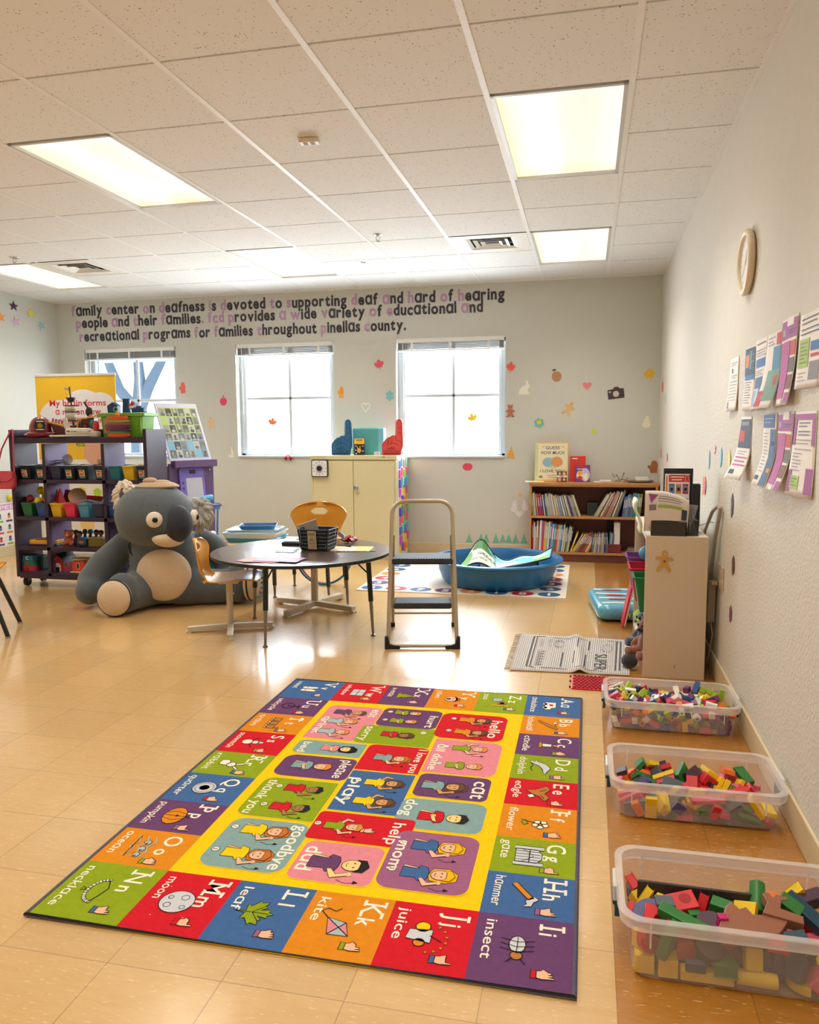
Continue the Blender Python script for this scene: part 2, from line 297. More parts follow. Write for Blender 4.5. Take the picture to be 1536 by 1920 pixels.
# outside: pale ground, a bare tree, another building's roof line
f = MB(); f.b2((-30, YB + .25, -.25), (20, 40, -.2), M('c9c6bd', .9, name='pale_paving')); struct(f.build('ground_outside'))
TRK = M('4f6478', .9, name='grey_blue_bark'); tr = thing('tree', 'tall bare-branched tree outside the far window', 'tree', (-7.75, 8.6, -.2)); R = random.Random(4)  # blue of haze and window glare is mixed into the bark colour
f = MB(); f.tube([(0, 0, 0), (.05, 0, 1.2), (0, .05, 1.9)], [.2, .16, .15], TRK, 10)
br = MB()
def grow(p, d, l, r, dep):
    q = p + d * l; m_ = p + d * l * .5 + Vector((R.uniform(-1, 1), R.uniform(-1, 1), R.uniform(-.5, 1))) * l * .09
    br.tube([p, m_, q], [r, r * .85, r * .68], TRK, 6 if dep > 2 else 4)
    if dep == 0: return
    for k in range(3 if dep > 1 else 4):
        e = (d + Vector((R.uniform(-1, 1), R.uniform(-1, 1), R.uniform(-.5, .9))) * .85).normalized(); grow(q, e, l * R.uniform(.55, .82), r * .62, dep - 1)
for dx in (-.5, .45, .05): grow(Vector((0, .05, 1.8)), Vector((dx, R.uniform(-.3, .3), 1)).normalized(), 1.0, .11, 5)
f.build('trunk', tr, smooth=60); br.build('branches', tr)
# troffers
def troffer_material():
    m, N, L, b = nodes('lit_prismatic_lens'); tc = N.new('ShaderNodeTexCoord'); sp = N.new('ShaderNodeSeparateXYZ'); L.new(tc.outputs['Object'], sp.inputs[0])
    cr = N.new('ShaderNodeValToRGB'); e = cr.color_ramp.elements; e[0].position = 0; e[0].color = (1, .78, .48, 1); e[1].position = 1; e[1].color = (1, .72, .5, 1)
    for p, c in ((.1, (1.05, .93, .56, 1)), (.36, (1.2, 1.14, .9, 1)), (.52, (1.02, .86, .6, 1)), (.7, (.92, .74, .56, 1)), (.88, (1.0, .86, .7, 1))): q = e.new(p); q.color = c
    mr = N.new('ShaderNodeMapRange'); mr.inputs['From Min'].default_value = -.29; mr.inputs['From Max'].default_value = .29; L.new(sp.outputs[0], mr.inputs['Value']); L.new(mr.outputs[0], cr.inputs[0])
    L.new(cr.outputs[0], b.inputs['Emission Color']); b.inputs['Emission Strength'].default_value = TROFFER; b.inputs['Base Color'].default_value = (.8, .8, .75, 1); return m
tm = troffer_material(); GAL = M('c8ccd2', .4, name='troffer_frame')
TL = ['lit ceiling light beside the right wall, nearest the camera', 'lit ceiling light near the windows, above the bookcase side', None, None, 'long lit ceiling light over the open floor, nearest on the toy cart side', 'lit ceiling light over the round table and metal cabinet', None, None, None, 'lit ceiling light near the left wall, above the toy cart']
proto = None
for n, (i, j) in enumerate(LIGHTS):
    lb = TL[n] if n < len(TL) and TL[n] else 'lit two-tile ceiling light in the part of the room behind the camera'
    loc = (i * T2 + T2 / 2, j * T2 + T2, H)
    ld = bpy.data.lights.new('fluorescent_lamp', 'AREA'); ld.shape = 'RECTANGLE'; ld.size = .54; ld.size_y = 1.14; ld.energy = LAMP; ld.color = (1, .93, .80); ld.spread = math.radians(118)
    lo = bpy.data.objects.new('fluorescent_lamp', ld); COL.objects.link(lo); lo.location = (loc[0], loc[1], H - .006)   # added area light under the lens does the lighting, narrow spread keeps it unseen
    if proto is None:
        proto = thing('ceiling_light', lb, 'ceiling light', loc, 0, 'recessed ceiling lights'); f = MB(); a, b = .292, .597
        for lo, hi in (((-a, -b, -.004), (-a + .018, b, .02)), ((a - .018, -b, -.004), (a, b, .02)), ((-a, -b, -.004), (a, -b + .018, .02)), ((-a, b - .018, -.004), (a, b, .02))): f.b2(lo, hi, GAL)
        f.build('frame', proto); f = MB()
        f.sheet(lambda u, v: (-.276 + u * .552, b - .017 - v * (2 * b - .034), .012 + .02 * (1 - (2 * u - 1) ** 2) ** .5 * min(1, 8 * min(v, 1 - v))), 16, 24, tm); f.build('diffuser', proto)
    else: dup(proto, loc, 0, lb)
# vents
VM = M('dedbd2', .5, name='painted_vent'); VD = M('2c2b2a', .8, name='dark_duct')
for n, (i, j) in enumerate(VENTS):
    v = thing('ceiling_vent', ['square louvred ceiling vent next to the sprinkler, near the windows', 'square louvred ceiling vent above the toy cart'][n], 'vent', (i * T2 + T2 / 2, j * T2 + T2 / 2, H), 0, 'ceiling vents')
    f = MB(); f.box((0, 0, .03), (.59, .59, .006), VD); f.build('duct', v)
    for k in range(5):
        r = .29 - k * .052; q = r - (.11 if k == 0 else .028); f = MB(); f.add([(sx * r, sy * r, -.002 - .0 * k) for sx, sy in ((-1, -1), (1, -1), (1, 1), (-1, 1))] + [(sx * q, sy * q, .012 if k else .0) for sx, sy in ((-1, -1), (1, -1), (1, 1), (-1, 1))], [(a, 4 + a, 4 + (a + 1) % 4, (a + 1) % 4) for a in range(4)], VM); f.build('louvre' if k else 'frame', v, solid=.002)
        if k == 0: pass
for n, (x, y) in enumerate(((-1.704, 2.244), (-4.833, 2.231))):
    s = thing('fire_sprinkler', ['small metal ceiling sprinkler between the round table and the windows', 'small metal ceiling sprinkler above the toy cart'][n], 'sprinkler', (x, y, H), 0, 'ceiling sprinklers')
    f = MB(); f.lathe([(.04, 0), (.038, -.004), (.02, -.008), (.012, -.012)], CHROME, n=20); f.build('escutcheon', s, smooth=50)
    f = MB(); f.tube([(-.014, 0, -.01), (-.016, 0, -.03), (0, 0, -.045), (.016, 0, -.03), (.014, 0, -.01)], .003, CHROME, 6); f.lathe([(.016, -.046), (.017, -.049)], CHROME, n=12); f.build('deflector', s)
s = thing('ceiling_sensor', 'small white slotted sensor box on a ceiling tile', 'sensor', (-1.532, .297, H), .1); f = MB(); f.box((0, 0, -.012), (.1, .055, .024), M('eae2d4', .5)); f.build('body', s, bevel=.006); f = MB()
for q in (-.018, .018): f.box((q, 0, -.0245), (.022, .03, .002), M('6a5a4c', .6))
f.build('slot', s)
# ================================================================== THE ALPHABET RUG  (reading direction of its words: world -Y, tops towards +X)
CR = {k: M(c, .95, var=.12, sc=60, bump=.5, bsc=260, name='rug_' + k, spec=.1) for k, c in dict(g='8fa31e', r='cf1f2c', b='44699f', o='dd8a1f', p='6b4470', t='86a5a6', k='e08a98', y='f5cb10', m='9d6186', bind='5d5c6b').items()}
SK = [M(c, .95, spec=.1, name='rug_skin') for c in ('e8b898', 'f0d08a', 'a5764f', 'd39a68')]
RW = M('f4ead8', .95, spec=.1, name='rug_white'); RK = M('2b2226', .95, spec=.1, name='rug_ink')
RG = M('c9ccd4', .95, spec=.1, name='rug_grey'); HR = [M(c, .95, spec=.1, name='rug_hair') for c in ('c4702e', '2a2728', 'eab413', '6a4c3a', 'dd8a3a')]
LT = M('a6b9bd', .95, spec=.1, name='rug_pale_blue'); BR = M('b5793c', .95, spec=.1, name='rug_brown')
rug = thing('alphabet_rug', 'bright alphabet and sign language rug with a grey edge lying on the floor', 'rug', (0, 0, 0))
RT = frame((0, 0, .0086), (0, -1, 0), (1, 0, 0)); RT[0][2], RT[1][2], RT[2][2] = 0, 0, 1
A = MB(frame((0, 0, .0086), (0, -1, 0), (1, 0, 0))); AW = lambda x, y: (-y, x)         # world x, y -> reading frame
x0, x1, y0, y1 = -1.615, -.165, -1.845, .172
def area(xa, xb, ya, yb, m, z, r=0.):
    a, b = -yb, -ya; A.rrect(a, xa, b, xb, r, m, z) if r else A.rect(a, xa, b, xb, m, z)
body = MB(); body.b2((x0, y0, .001), (x1, y1, .008), CR['y'])
body.build('pile', rug)
area(x0, x1, y0, y1, CR['y'], 0)
XB = [-1.615, -1.345, -1.11, -.88, -.65, -.42, -.165]; YB_ = [.172, -.098, -.316, -.532, -.75, -.954, -1.173, -1.375, -1.577, -1.845]
ring = [(5, i) for i in range(9)] + [(i, 8) for i in range(4, -1, -1)] + [(0, i) for i in range(7, -1, -1)] + [(i, 0) for i in range(1, 5)]
words = 'ambulance baseball candle dolphin eagle flower gate hammer insect juice kite leaf moon necklace ocean pumpkin quarter rabbit snowman train unicycle vest window x-mas yawn zoo'.split()
colr = 'boPGRoGbprobrgopbgroPbRpog'.lower()
colr = 'bopgrogbprobrgopbgropbrpog'
def hand(x, y, s, m, cuff, k):
    P = lambda a, b: (x + a * s, y + b * s)
    A.outl([P(-.5, -.9), P(.5, -.9), P(.42, -.45), P(-.42, -.45)], cuff, RK, .0012, .0022)
    pts = [P(-.38, -.45), P(.38, -.45), P(.5, 0), P(.45, .45)]
    n = (k % 3) + 1
    for q in range(n): e = .3 - q * .28; pts += [P(e + .1, .95 - .1 * q), P(e - .08, .97 - .1 * q), P(e - .1, .5)]
    pts += [P(-.4, .45), P(-.62, .5 if k % 2 else .2), P(-.68, .25 if k % 2 else 0), P(-.48, -.1)]
    A.outl(pts, m, RK, .0014, .0024)
def circ(x, y, r, n=14): return [(x + r * math.cos(t * 2 * PI / n), y + r * math.sin(t * 2 * PI / n)) for t in range(n)]
def icon(w_, x, y, s):
    P = lambda a, b: (x + a * s, y + b * s); O = lambda pts, m, w=.0026: A.outl([P(*q) for q in pts], m, RK, .0012, w)
    L = lambda pts, w=.003, m=RK: A.line([P(*q) for q in pts], w, m, .0018)
    if w_ == 'ambulance': O([(-1, -.5), (1, -.5), (1, .1), (.6, .15), (.4, .6), (-1, .6)], RW); O(circ(-.5, -.5, .25), RG); O(circ(.5, -.5, .25), RG); A.rect(*P(-.5, -.05), *P(0, .3), CR['r'], .0016)
    elif w_ == 'baseball': O([(-1.2, -.8), (-1, -.9), (.4, .2), (.9, .9), (.5, 1), (0, .5)], BR); O(circ(-.7, .7, .22), RW); L([(-.4, .7), (.1, .8)])
    elif w_ == 'candle': O([(-.3, -.2), (.3, -.2), (.25, .6), (-.25, .6)], RW); O([(-.6, -.5), (.6, -.5), (.4, -.2), (-.4, -.2)], CR['o']); O([(0, .6), (.15, .9), (0, 1.2), (-.15, .9)], CR['y']); L([(-.6, .9), (-.35, .8)]); L([(.6, .9), (.35, .8)])
    elif w_ == 'dolphin': O([(-1.1, -.4), (-.6, .4), (.1, .75), (.7, .5), (1.2, .35), (.8, .15), (.3, .1), (-.3, -.2), (-.9, -1), (-1.2, -.9), (-1, -.6), (-1.4, -.5)], RG); L([(-.9, -.9), (-.3, -.7), (.2, -.9), (.7, -.7)])
    elif w_ == 'eagle': O([(-1.2, .6), (-.6, .9), (.1, .5), (.7, .9), (1.3, .5), (.6, .1), (.3, -.4), (-.3, -.9), (-.5, -.2)], BR); O([(.3, -.4), (.7, -.2), (.9, -.6), (.5, -.8)], RW); L([(-.6, .6), (-.2, .1)]); L([(.9, .5), (.4, .2)])
    elif w_ == 'flower':
        for k in range(5): O([(.3 + .35 * math.cos(k * 1.257) + .25 * math.cos(t), .45 + .35 * math.sin(k * 1.257) + .25 * math.sin(t)) for t in [q * .785 for q in range(8)]], RW)
        O(circ(.3, .45, .16), CR['o']); L([(.15, .1), (-.2, -.9)]); O([(-.2, -.6), (.3, -.4), (.5, -.7), (.1, -.9)], CR['g'])
    elif w_ == 'gate':
        O([(-.8, -.9), (.8, -.9), (.8, .5), (.3, .8), (-.3, .8), (-.8, .5)], RG)
        for q in (-.95, .95): O([(q - .2, -1), (q + .2, -1), (q + .2, .9), (q - .2, .9)], RG)
        for q in (-.5, -.17, .17, .5): L([(q, -.9), (q, .7)], .002)
        L([(-.8, 0), (.8, 0)]); L([(-.8, -.5), (0, .3), (.8, -.5)], .002)
    elif w_ == 'hammer': O([(-1.2, -.5), (-1, -.8), (.5, .3), (.3, .6)], CR['o']); O([(.1, .6), (.6, .1), (.9, .2), (1.2, .0), (1.1, .5), (.7, .6), (.4, .9)], RG)
    elif w_ == 'insect':
        for q in (-.6, -.2, .2): L([(q, 0), (q - .2, .9)], .0022); L([(q, 0), (q - .2, -.9)], .0022)
        O([(-.9 + .7 * math.cos(t) + .5, .45 * math.sin(t)) for t in [q * .5 for q in range(12)]], RG); O(circ(.5, 0, .33), BR); L([(.7, .2), (1.1, .5)]); L([(.7, -.2), (1.1, -.5)]); L([(-1, 0), (.2, 0)], .002)
    elif w_ == 'juice':
        O([(-.5, -.8), (.3, -.9), (.5, .5), (-.6, .5)], RG); O(circ(-.8, -.1, .42), CR['y']); O(circ(.55, -.1, .32), CR['o']); L([(-.1, .4), (.3, 1.1)])
        for k in range(7): a = .1 + k * .42; O([(.1 + 1.0 * math.cos(a), .3 + .9 * math.sin(a)), (.1 + 1.25 * math.cos(a + .1), .3 + 1.15 * math.sin(a + .1)), (.1 + 1.25 * math.cos(a - .1), .3 + 1.15 * math.sin(a - .1))], CR['o'], .0016)
    elif w_ == 'kite':
        O([(.9, .9), (.95, -.3), (-.5, -.7), (-.2, .5)], LT); A.poly([P(.9, .9), P(-.2, .5), P(.25, .15)], CR['k'], .0014); A.poly([P(.95, -.3), P(-.5, -.7), P(.25, .15)], CR['k'], .0014)
        L([(.9, .9), (-.5, -.7)]); L([(.95, -.3), (-.2, .5)]); L([(-.5, -.7), (-1, -1.2), (-1.3, -.9), (-1.1, -.4), (-1.4, -.1)])
    elif w_ == 'leaf': leafshape = [(x_ * 1.1, y_ * 1.1) for x_, y_ in MAPLE]; O(leafshape, CR['g']); L([(0, -1.3), (0, .8)], .002); L([(0, -.2), (.7, .4)], .002); L([(0, -.2), (-.7, .4)], .002)
    elif w_ == 'moon':
        O(circ(0, 0, .95, 24), RG)
        for q in ((-.4, .3, .22), (.4, .5, .15), (.35, -.4, .2), (-.3, -.5, .14)): A.line([P(q[0] + q[2] * math.cos(t * .7), q[1] + q[2] * math.sin(t * .7)) for t in range(9)], .0018, RK, .0018, True)
        for q in ((-1.3, .9), (1.2, 1), (1.3, -.8), (-1.2, -1)): A.oval(*P(*q), .002, .002, RW, .0012, 6)
    elif w_ == 'necklace':
        for k in range(15): a = PI + k * PI / 14; O(circ(1.1 * math.cos(a), .3 + .8 * math.sin(a), .12, 8), RW if k % 2 else RG, .0016)
        L([(0, -.6), (-.2, -.9), (.2, -.9), (0, -.6)]); L([(-1.1, .3), (-.3, .7), (.5, .5), (1.1, .3)])
    elif w_ == 'ocean':
        for k in (-.5, .1, .7): L([(-1.3, k - .3), (-.6, k), (0, k - .3), (.6, k), (1.2, k - .2)], .004, LT)
        for k in (-.6, .2, .9): O([(k + .35 * math.cos(t) * (1 - t / 12), .1 + .35 * math.sin(t) * (1 - t / 12)) for t in [q * .55 for q in range(14)]], LT, .002)
        L([(-1.3, -.7), (1.2, -.6)], .003)
    elif w_ == 'pumpkin':
        O([(1.05 * math.cos(t), .75 * math.sin(t)) for t in [q * .4 for q in range(16)]], CR['o']); L([(0, .75), (.05, 1.05)], .005)
        for q in (-.5, 0, .5): L([(q * .6, .7), (q * 1.1, 0), (q * .6, -.7)], .002)
        A.poly([P(-.15, .1), P(.15, .1), P(0, .35)], RK, .002)
    elif w_ == 'quarter': O(circ(0, 0, .85, 20), RG); L(circ(0, 0, .66, 20) + [(.66, 0)], .002); O(circ(0, 0, .35, 10), LT)
    elif w_ == 'rabbit': O([(-.5, -.9), (.3, -.9), (.4, -.2), (-.1, 0), (-.6, -.3)], RW); O(circ(.2, .2, .4), RW); O([(.1, .5), (-.2, 1.2), (.1, 1.2), (.3, .6)], RW); O([(.4, .5), (.9, 1.1), (1, .8), (.5, .4)], RW); A.oval(*P(.3, .25), .0025, .0025, RK, .002, 8)
    elif w_ == 'snowman': O(circ(0, -.5, .5), RW); O(circ(0, .25, .34), RW); O([(-.4, .5), (.4, .5), (.4, .6), (.2, .6), (.2, 1), (-.2, 1), (-.2, .6), (-.4, .6)], RG); L([(-.4, -.2), (-1, .2)]); L([(.4, -.2), (1, .2)]); A.oval(*P(0, .25), .002, .002, CR['o'], .002, 8)
    elif w_ == 'train':
        for q in (-.9, 0, .9): O([(q - .38, -.3), (q + .38, -.3), (q + .38, .45), (q - .38, .45)], [CR['g'], BR, RG][int(q) + 1]); O(circ(q - .2, -.4, .16), RG); O(circ(q + .2, -.4, .16), RG)
        O([(1, .45), (1.2, .45), (1.25, .9), (.95, .9)], BR)
    elif w_ == 'unicycle': L(circ(0, -.3, .65, 18) + [(.65, -.3)], .004); L([(0, -.3), (.1, .7)], .004); L([(-.3, .75), (.5, .85)], .007); L([(-.3, -.4), (.3, -.2)])
    elif w_ == 'vest': O([(-.7, -.8), (-.1, -.8), (-.05, .3), (-.3, .9), (-.7, .8)], RW); O([(.7, -.8), (.1, -.8), (.05, .3), (.3, .9), (.7, .8)], RW); L([(-.6, -.3), (-.2, -.3)]); L([(.6, -.3), (.2, -.3)])
    elif w_ == 'window': O([(-.9, -.7), (.9, -.7), (.9, .7), (-.9, .7)], RG); L([(0, -.7), (0, .7)]); L([(-.9, 0), (.9, 0)]); L([(-.7, -.5), (-.3, -.1)], .002, RW); L([(.2, .2), (.6, .5)], .002, RW)
    elif w_ == 'x-mas': O([(-.8, -.7), (.8, -.7), (.35, -.1), (.6, -.1), (0, 1.1), (-.6, -.1), (-.35, -.1)], CR['g']); [A.oval(*P(a, b), .003, .003, c, .0018, 8) for a, b, c in ((-.3, -.4, CR['r']), (.3, -.3, CR['y']), (0, .3, CR['r']))]
    elif w_ == 'yawn': O(circ(0, .1, .7), SK[0]); O([(-.7, .3), (-.5, .9), (.3, 1), (.7, .4), (.2, .6), (-.3, .55)], HR[0]); A.oval(*P(0, -.2), .2 * s, .26 * s, RK, .002); L([(-.4, .3), (-.15, .3)]); L([(.15, .3), (.4, .3)])
    elif w_ == 'zoo': O([(-1.2, -.6), (-.3, -.6), (-.3, .1), (-.6, .4), (-1.2, .3)], LT); O(circ(.2, .4, .42), CR['o']); O(circ(.2, .4, .25), CR['y']); O([(.7, -.7), (1, -.7), (1.05, 1), (1.2, 1.1), (.9, 1.2), (.75, .9)], CR['y'])
MAPLE = [(0, -1.25), (.1, -.55), (.6, -.65), (.5, -.4), (1, -.05), (.85, .05), (.95, .45), (.6, .35), (.5, .5), (.25, .2), (.35, .75), (.15, .7), (0, 1), (-.15, .7), (-.35, .75), (-.25, .2), (-.5, .5), (-.6, .35), (-.95, .45), (-.85, .05), (-1, -.05), (-.5, -.4), (-.6, -.65), (-.1, -.55)]
for k, (ci, ri) in enumerate(ring):
    xa, xb, ya, yb = XB[ci], XB[ci + 1], YB_[ri + 1], YB_[ri]; a, b = -yb, -ya; w_, h = b - a, xb - xa; L_ = chr(65 + k); m = CR[colr[k]]
    A.rect(a, xa, b, xb, m, .0003)
    tx, ty, sz = a + w_ * .11, xb - h * .36, .082
    vs, fs, bb = glyphs(L_, .009); wd = (bb[1] - bb[0]) * sz * .95; A.text(L_, tx, ty, sz, RW, .0009, .009, fit=wd)
    for yy in ((0, .7) if L_ in 'AFHIJKLMNPRTUVWXY' else ()):       # slab serifs
        xs_ = {'A': (0, 1), 'F': (0,), 'H': (0, 1), 'I': (.5,), 'J': (.7,), 'K': (0, 1), 'L': (0,), 'M': (0, 1), 'N': (0,), 'P': (0,), 'R': (0, 1), 'T': (.5,), 'U': (0, 1), 'V': (0, 1), 'W': (0, 1), 'X': (0, 1), 'Y': (0, 1)}[L_]
        if (L_ in 'UVWJ' and yy == 0) or (L_ in 'TY' and yy == 0 and 0) or (L_ == 'A' and yy): continue
        for q in ((.5,) if L_ in 'TY' and yy == 0 else xs_): A.rect(tx + q * wd - .013, ty + yy * sz, tx + q * wd + .013, ty + yy * sz + .008, RW, .0011)
    l_ = L_.lower().replace('a', 'a'); A.text(l_, tx + wd + .018, ty, .068, RW, .0009, .014)
    hx = b - w_ * .2; hand(hx if w_ > .24 else b - w_ * .15, xb - h * .3 if w_ > .24 else xb - h * .32, .03, SK[k % 2 * 0], [CR['r'], CR['b'], CR['g'], CR['m']][k * 5 % 4], k)
    W2 = words[k]; fw = min(w_ * .72, .026 * len(W2)); A.text(W2, a + w_ * .1, xa + h * .1, .042, RW, .0009, .006, fit=fw)
    icon(W2, a + w_ * .5, xa + h * .44, .052 if W2 in ('pumpkin', 'moon', 'quarter') else .047)
def person(x, y, s, shirt, skin, hair, style=0, arm=0, num=None):
    s *= 1.28
    P = lambda a, b: (x + a * s, y + b * s)
    if style in (1, 3): A.outl([P(-.42, .1), P(-.5, .75), P(-.15, 1.12), P(.3, 1.1), P(.5, .7), P(.42, .05), P(.1, -.05), P(-.2, 0)], hair, RK, .0012, .002)
    A.outl([P(-.34, -1.15), P(.34, -1.15), P(.32, -.55), P(.52, -.42), P(.42, -.12), P(.15, -.05), P(-.15, -.05), P(-.45, -.14), P(-.55, -.45), P(-.32, -.58)], shirt, RK, .0015, .0022)
    A.outl([P(-.34, -.45), P(-.5, -1.1), P(-.36, -1.12), P(-.3, -.6)] if arm != 2 else [P(-.4, -.35), P(-.85, -.1), P(-.7, .35), P(-.55, .3), P(-.62, 0), P(-.3, -.2)], skin, RK, .0019, .0018)
    A.outl([P(.35, -.4), P(.85, -.15), P(.62, .42), P(.45, .36), P(.6, 0), P(.3, -.25)] if arm else [P(.35, -.5), P(.0, -.62), P(-.15, -.5), P(.05, -.42), P(.4, -.3)], skin, RK, .0022, .0018)
    A.oval(*P(.55 if arm else -.08, .42 if arm else -.52), .12 * s, .12 * s, skin, .0024, 8)
    A.outl([P(.33 * math.cos(t * .45), .42 + .38 * math.sin(t * .45)) for t in range(14)], skin, RK, .0021, .002)
    A.outl([P(-.36, .5), P(-.36, .85), P(0, 1.02), P(.36, .85), P(.36, .5), P(.2, .68), P(-.2, .68)], hair, RK, .0025, .0018)
    for q in (-.12, .12): A.oval(*P(q, .48), .03 * s, .045 * s, RK, .003, 6)
    A.line([P(-.12, .24), P(0, .19), P(.12, .24)], .0018, RK, .003)
    if num: A.oval(*P(-.1, -1.55), .0135, .0135, RK, .0009, 14); A.oval(*P(-.1, -1.55), .0115, .0115, RW, .0013, 14); A.text(num, P(-.1, -1.55)[0], P(-.1, -1.55)[1] - .0065, .018, RK, .0018, .02, ax=.5)
    if arm: A.line([P(.9, .1), P(1.05, .45), P(.95, .75)], .0018, RK, .0016); A.poly([P(.85, .7), P(1.05, .7), P(.95, .9)], RK, .0016)
PZ = [0]
def panel(xa, xb, ya, yb, m, r=.035):
    PZ[0] += .00003
    A.rrect(-yb, xa, -ya, xb, r, CR['y'], .0003 + PZ[0]); q = .004; A.rrect(-yb + q, xa + q, -ya - q, xb - q, r, CR[m], .0004 + PZ[0])
S2 = .003; s0 = [.003, .04, .04, .04]
def word(t, x, ya, yb, sz=.07, b=.012): A.text(t, -yb, x, sz, RW, .0011, b, fit=(yb - ya))
panel(-1.318, -1.052, -.548, -.148, 'k', [.035, .004, .004, .035]); panel(-1.056, -.775, -.36, -.132, 'p', [.035] * 4); panel(-1.098, -.765, -.556, -.352, 'g', [.035, .03, .004, .004])
panel(-.78, -.478, -.436, -.14, 'r', .045); panel(-1.312, -1.015, -.703, -.565, 't', [.03, .03, .004, .004]); panel(-1.31, -1.008, -.912, -.715, 'p', [.045, .045, .03, .03])
panel(-1.014, -.755, -.803, -.553, 'r', [.03, .004, .004, .03]); panel(-.757, -.47, -.77, -.443, 'k', [.004, .004, .045, .045]); panel(-.752, -.476, -.968, -.775, 'p', .03)
panel(-1.31, -1.022, -1.222, -.927, 'g', [.04, .04, .004, .004]); panel(-1.012, -.76, -1.125, -.805, 'b', .004); panel(-.77, -.466, -1.19, -.978, 't', .04)
panel(-1.292, -1.01, -1.532, -1.232, 't', .05); panel(-1.025, -.684, -1.32, -1.132, 'r', .02); panel(-1.002, -.738, -1.54, -1.322, 'k', .03); panel(-.738, -.46, -1.528, -1.2, 'm', .045)
G_, P_, T_, R_, Y_, B_, O_ = (CR[q] for q in 'gptrybo')
person(.235, -1.19, .055, P_, SK[3], HR[3], 0, 1); person(.345, -1.195, .05, LT, SK[0], HR[4], 0, 1, '1'); person(.465, -1.195, .05, LT, SK[0], HR[4], 0, 1, '2')
word('eat', -1.105, -.27, -.175, .06); word('drink', -1.295, -.50, -.30, .055)
person(.19, -.93, .045, G_, SK[0], HR[4], 0, 0, '1'); person(.29, -.93, .045, G_, SK[0], HR[4], 0, 0, '2'); word('hurt', -.83, -.34, -.2, .055)
person(.445, -.92, .05, R_, SK[2], HR[3], 3, 0); word('sorry', -1.075, -.53, -.375, .055); A.oval(.40, -.82, .012, .012, RW, .0013); A.text('2', .40, -.826, .016, RK, .0018, ax=.5)
person(.215, -.62, .05, O_, SK[3], HR[3], 3, 1, '1'); person(.355, -.62, .05, O_, SK[3], HR[3], 3, 1, '2'); word('hello', -.55, -.395, -.2, .07)
person(.635, -1.12, .052, CR['k'], SK[1], HR[1], 1, 0); word('bed', -1.285, -.69, -.59, .05)
person(.81, -1.17, .058, T_, SK[0], HR[4], 0, 0); word('please', -1.07, -.89, -.735, .06)
person(.68, -.885, .052, T_, SK[0], HR[0], 1, 1); word('I love you', -.80, -.79, -.575, .05)
person(.525, -.595, .052, G_, SK[0], HR[4], 0, 2, '1'); person(.69, -.595, .052, G_, SK[0], HR[4], 0, 0, '2'); word('all done', -.735, -.745, -.50, .055)
person(.875, -.64, .058, T_, SK[3], HR[3], 3, 1); word('cat', -.54, -.945, -.81, .08)
person(1.0, -1.13, .052, R_, SK[2], HR[1], 0, 1, '1'); person(1.14, -1.13, .052, R_, SK[2], HR[1], 0, 1, '2'); word('thank you', -1.285, -1.205, -.95, .055)
person(.895, -.86, .052, Y_, SK[3], HR[3], 3, 2, '1'); person(1.04, -.86, .052, Y_, SK[3], HR[3], 3, 2, '2'); word('play', -.99, -1.08, -.87, .065)
person(1.10, -.6, .062, R_, SK[1], HR[1], 0, 0); word('dog', -.752, -1.11, -.995, .062)
person(1.305, -1.15, .057, Y_, SK[0], HR[0], 1, 1, '1'); person(1.445, -1.15, .057, Y_, SK[0], HR[0], 1, 1, '2'); word('goodbye', -1.065, -1.51, -1.25, .065)
person(1.225, -.91, .048, G_, SK[0], HR[4], 0, 2, '2'); word('help', -.757, -1.3, -1.165, .058); hand(1.235, -.83, .026, SK[0], SK[0], 1)
person(1.44, -.855, .068, P_, SK[1], HR[1], 0, 1); word('dad', -.985, -1.49, -1.36, .075)
person(1.285, -.585, .058, B_, SK[0], HR[2], 1, 1, '1'); person(1.435, -.585, .058, B_, SK[0], HR[2], 1, 1, '2'); word('mom', -.717, -1.43, -1.27, .06)
A.build('printed_design', rug)
f = MB(); q = .006
f.tube([(x0, y0, .007), (x1, y0, .007), (x1, y1, .007), (x0, y1, .007)], .0075, CR['bind'], 8, closed=True, flat=.8)
f.build('edge_binding', rug, smooth=60)
BT = [('box', (0.047, 0.0235, 0.0235)), ('box', (0.0705, 0.0235, 0.0235)), ('box', (0.0235, 0.0235, 0.0235)), ('box', (0.037, 0.037, 0.016)), ('box', (0.075, 0.037, 0.016)), ('box', (0.05, 0.025, 0.02)), ('box', (0.11, 0.03, 0.016)), ('box', (0.12, 0.03, 0.025)), ('box', (0.06, 0.06, 0.025)), ('box', (0.09, 0.045, 0.022)), ('half', (0.09, 0.05, 0.022)), ('box', (0.045, 0.045, 0.045)), ('cyl', (0.035, 0.035, 0.09)), ('tri', (0.07, 0.03, 0.04)), ('box', (0.1, 0.05, 0.024)), ('box', (0.115, 0.032, 0.026)), ('half', (0.09, 0.042, 0.022)), ('box', (0.05, 0.036, 0.036)), ('box', (0.045, 0.045, 0.03)), ('tri', (0.045, 0.022, 0.05)), ('box', (0.04, 0.03, 0.025)), ('box', (0.08, 0.055, 0.026)), ('cyl', (0.07, 0.07, 0.02)), ('box', (0.024, 0.02, 0.045)), ('wedge', (0.17, 0.11, 0.026)), ('cyl', (0.036, 0.036, 0.07)), ('box', (0.05, 0.035, 0.018)), ('box', (0.075, 0.065, 0.026)), ('box', (0.09, 0.035, 0.03)), ('box', (0.15, 0.04, 0.028)), ('box', (0.05, 0.035, 0.028)), ('cyl', (0.035, 0.035, 0.1)), ('box', (0.05, 0.04, 0.035)), ('box', (0.05, 0.04, 0.025)), ('tri', (0.04, 0.02, 0.055)), ('box', (0.06, 0.04, 0.03)), ('tri', (0.06, 0.03, 0.04))]
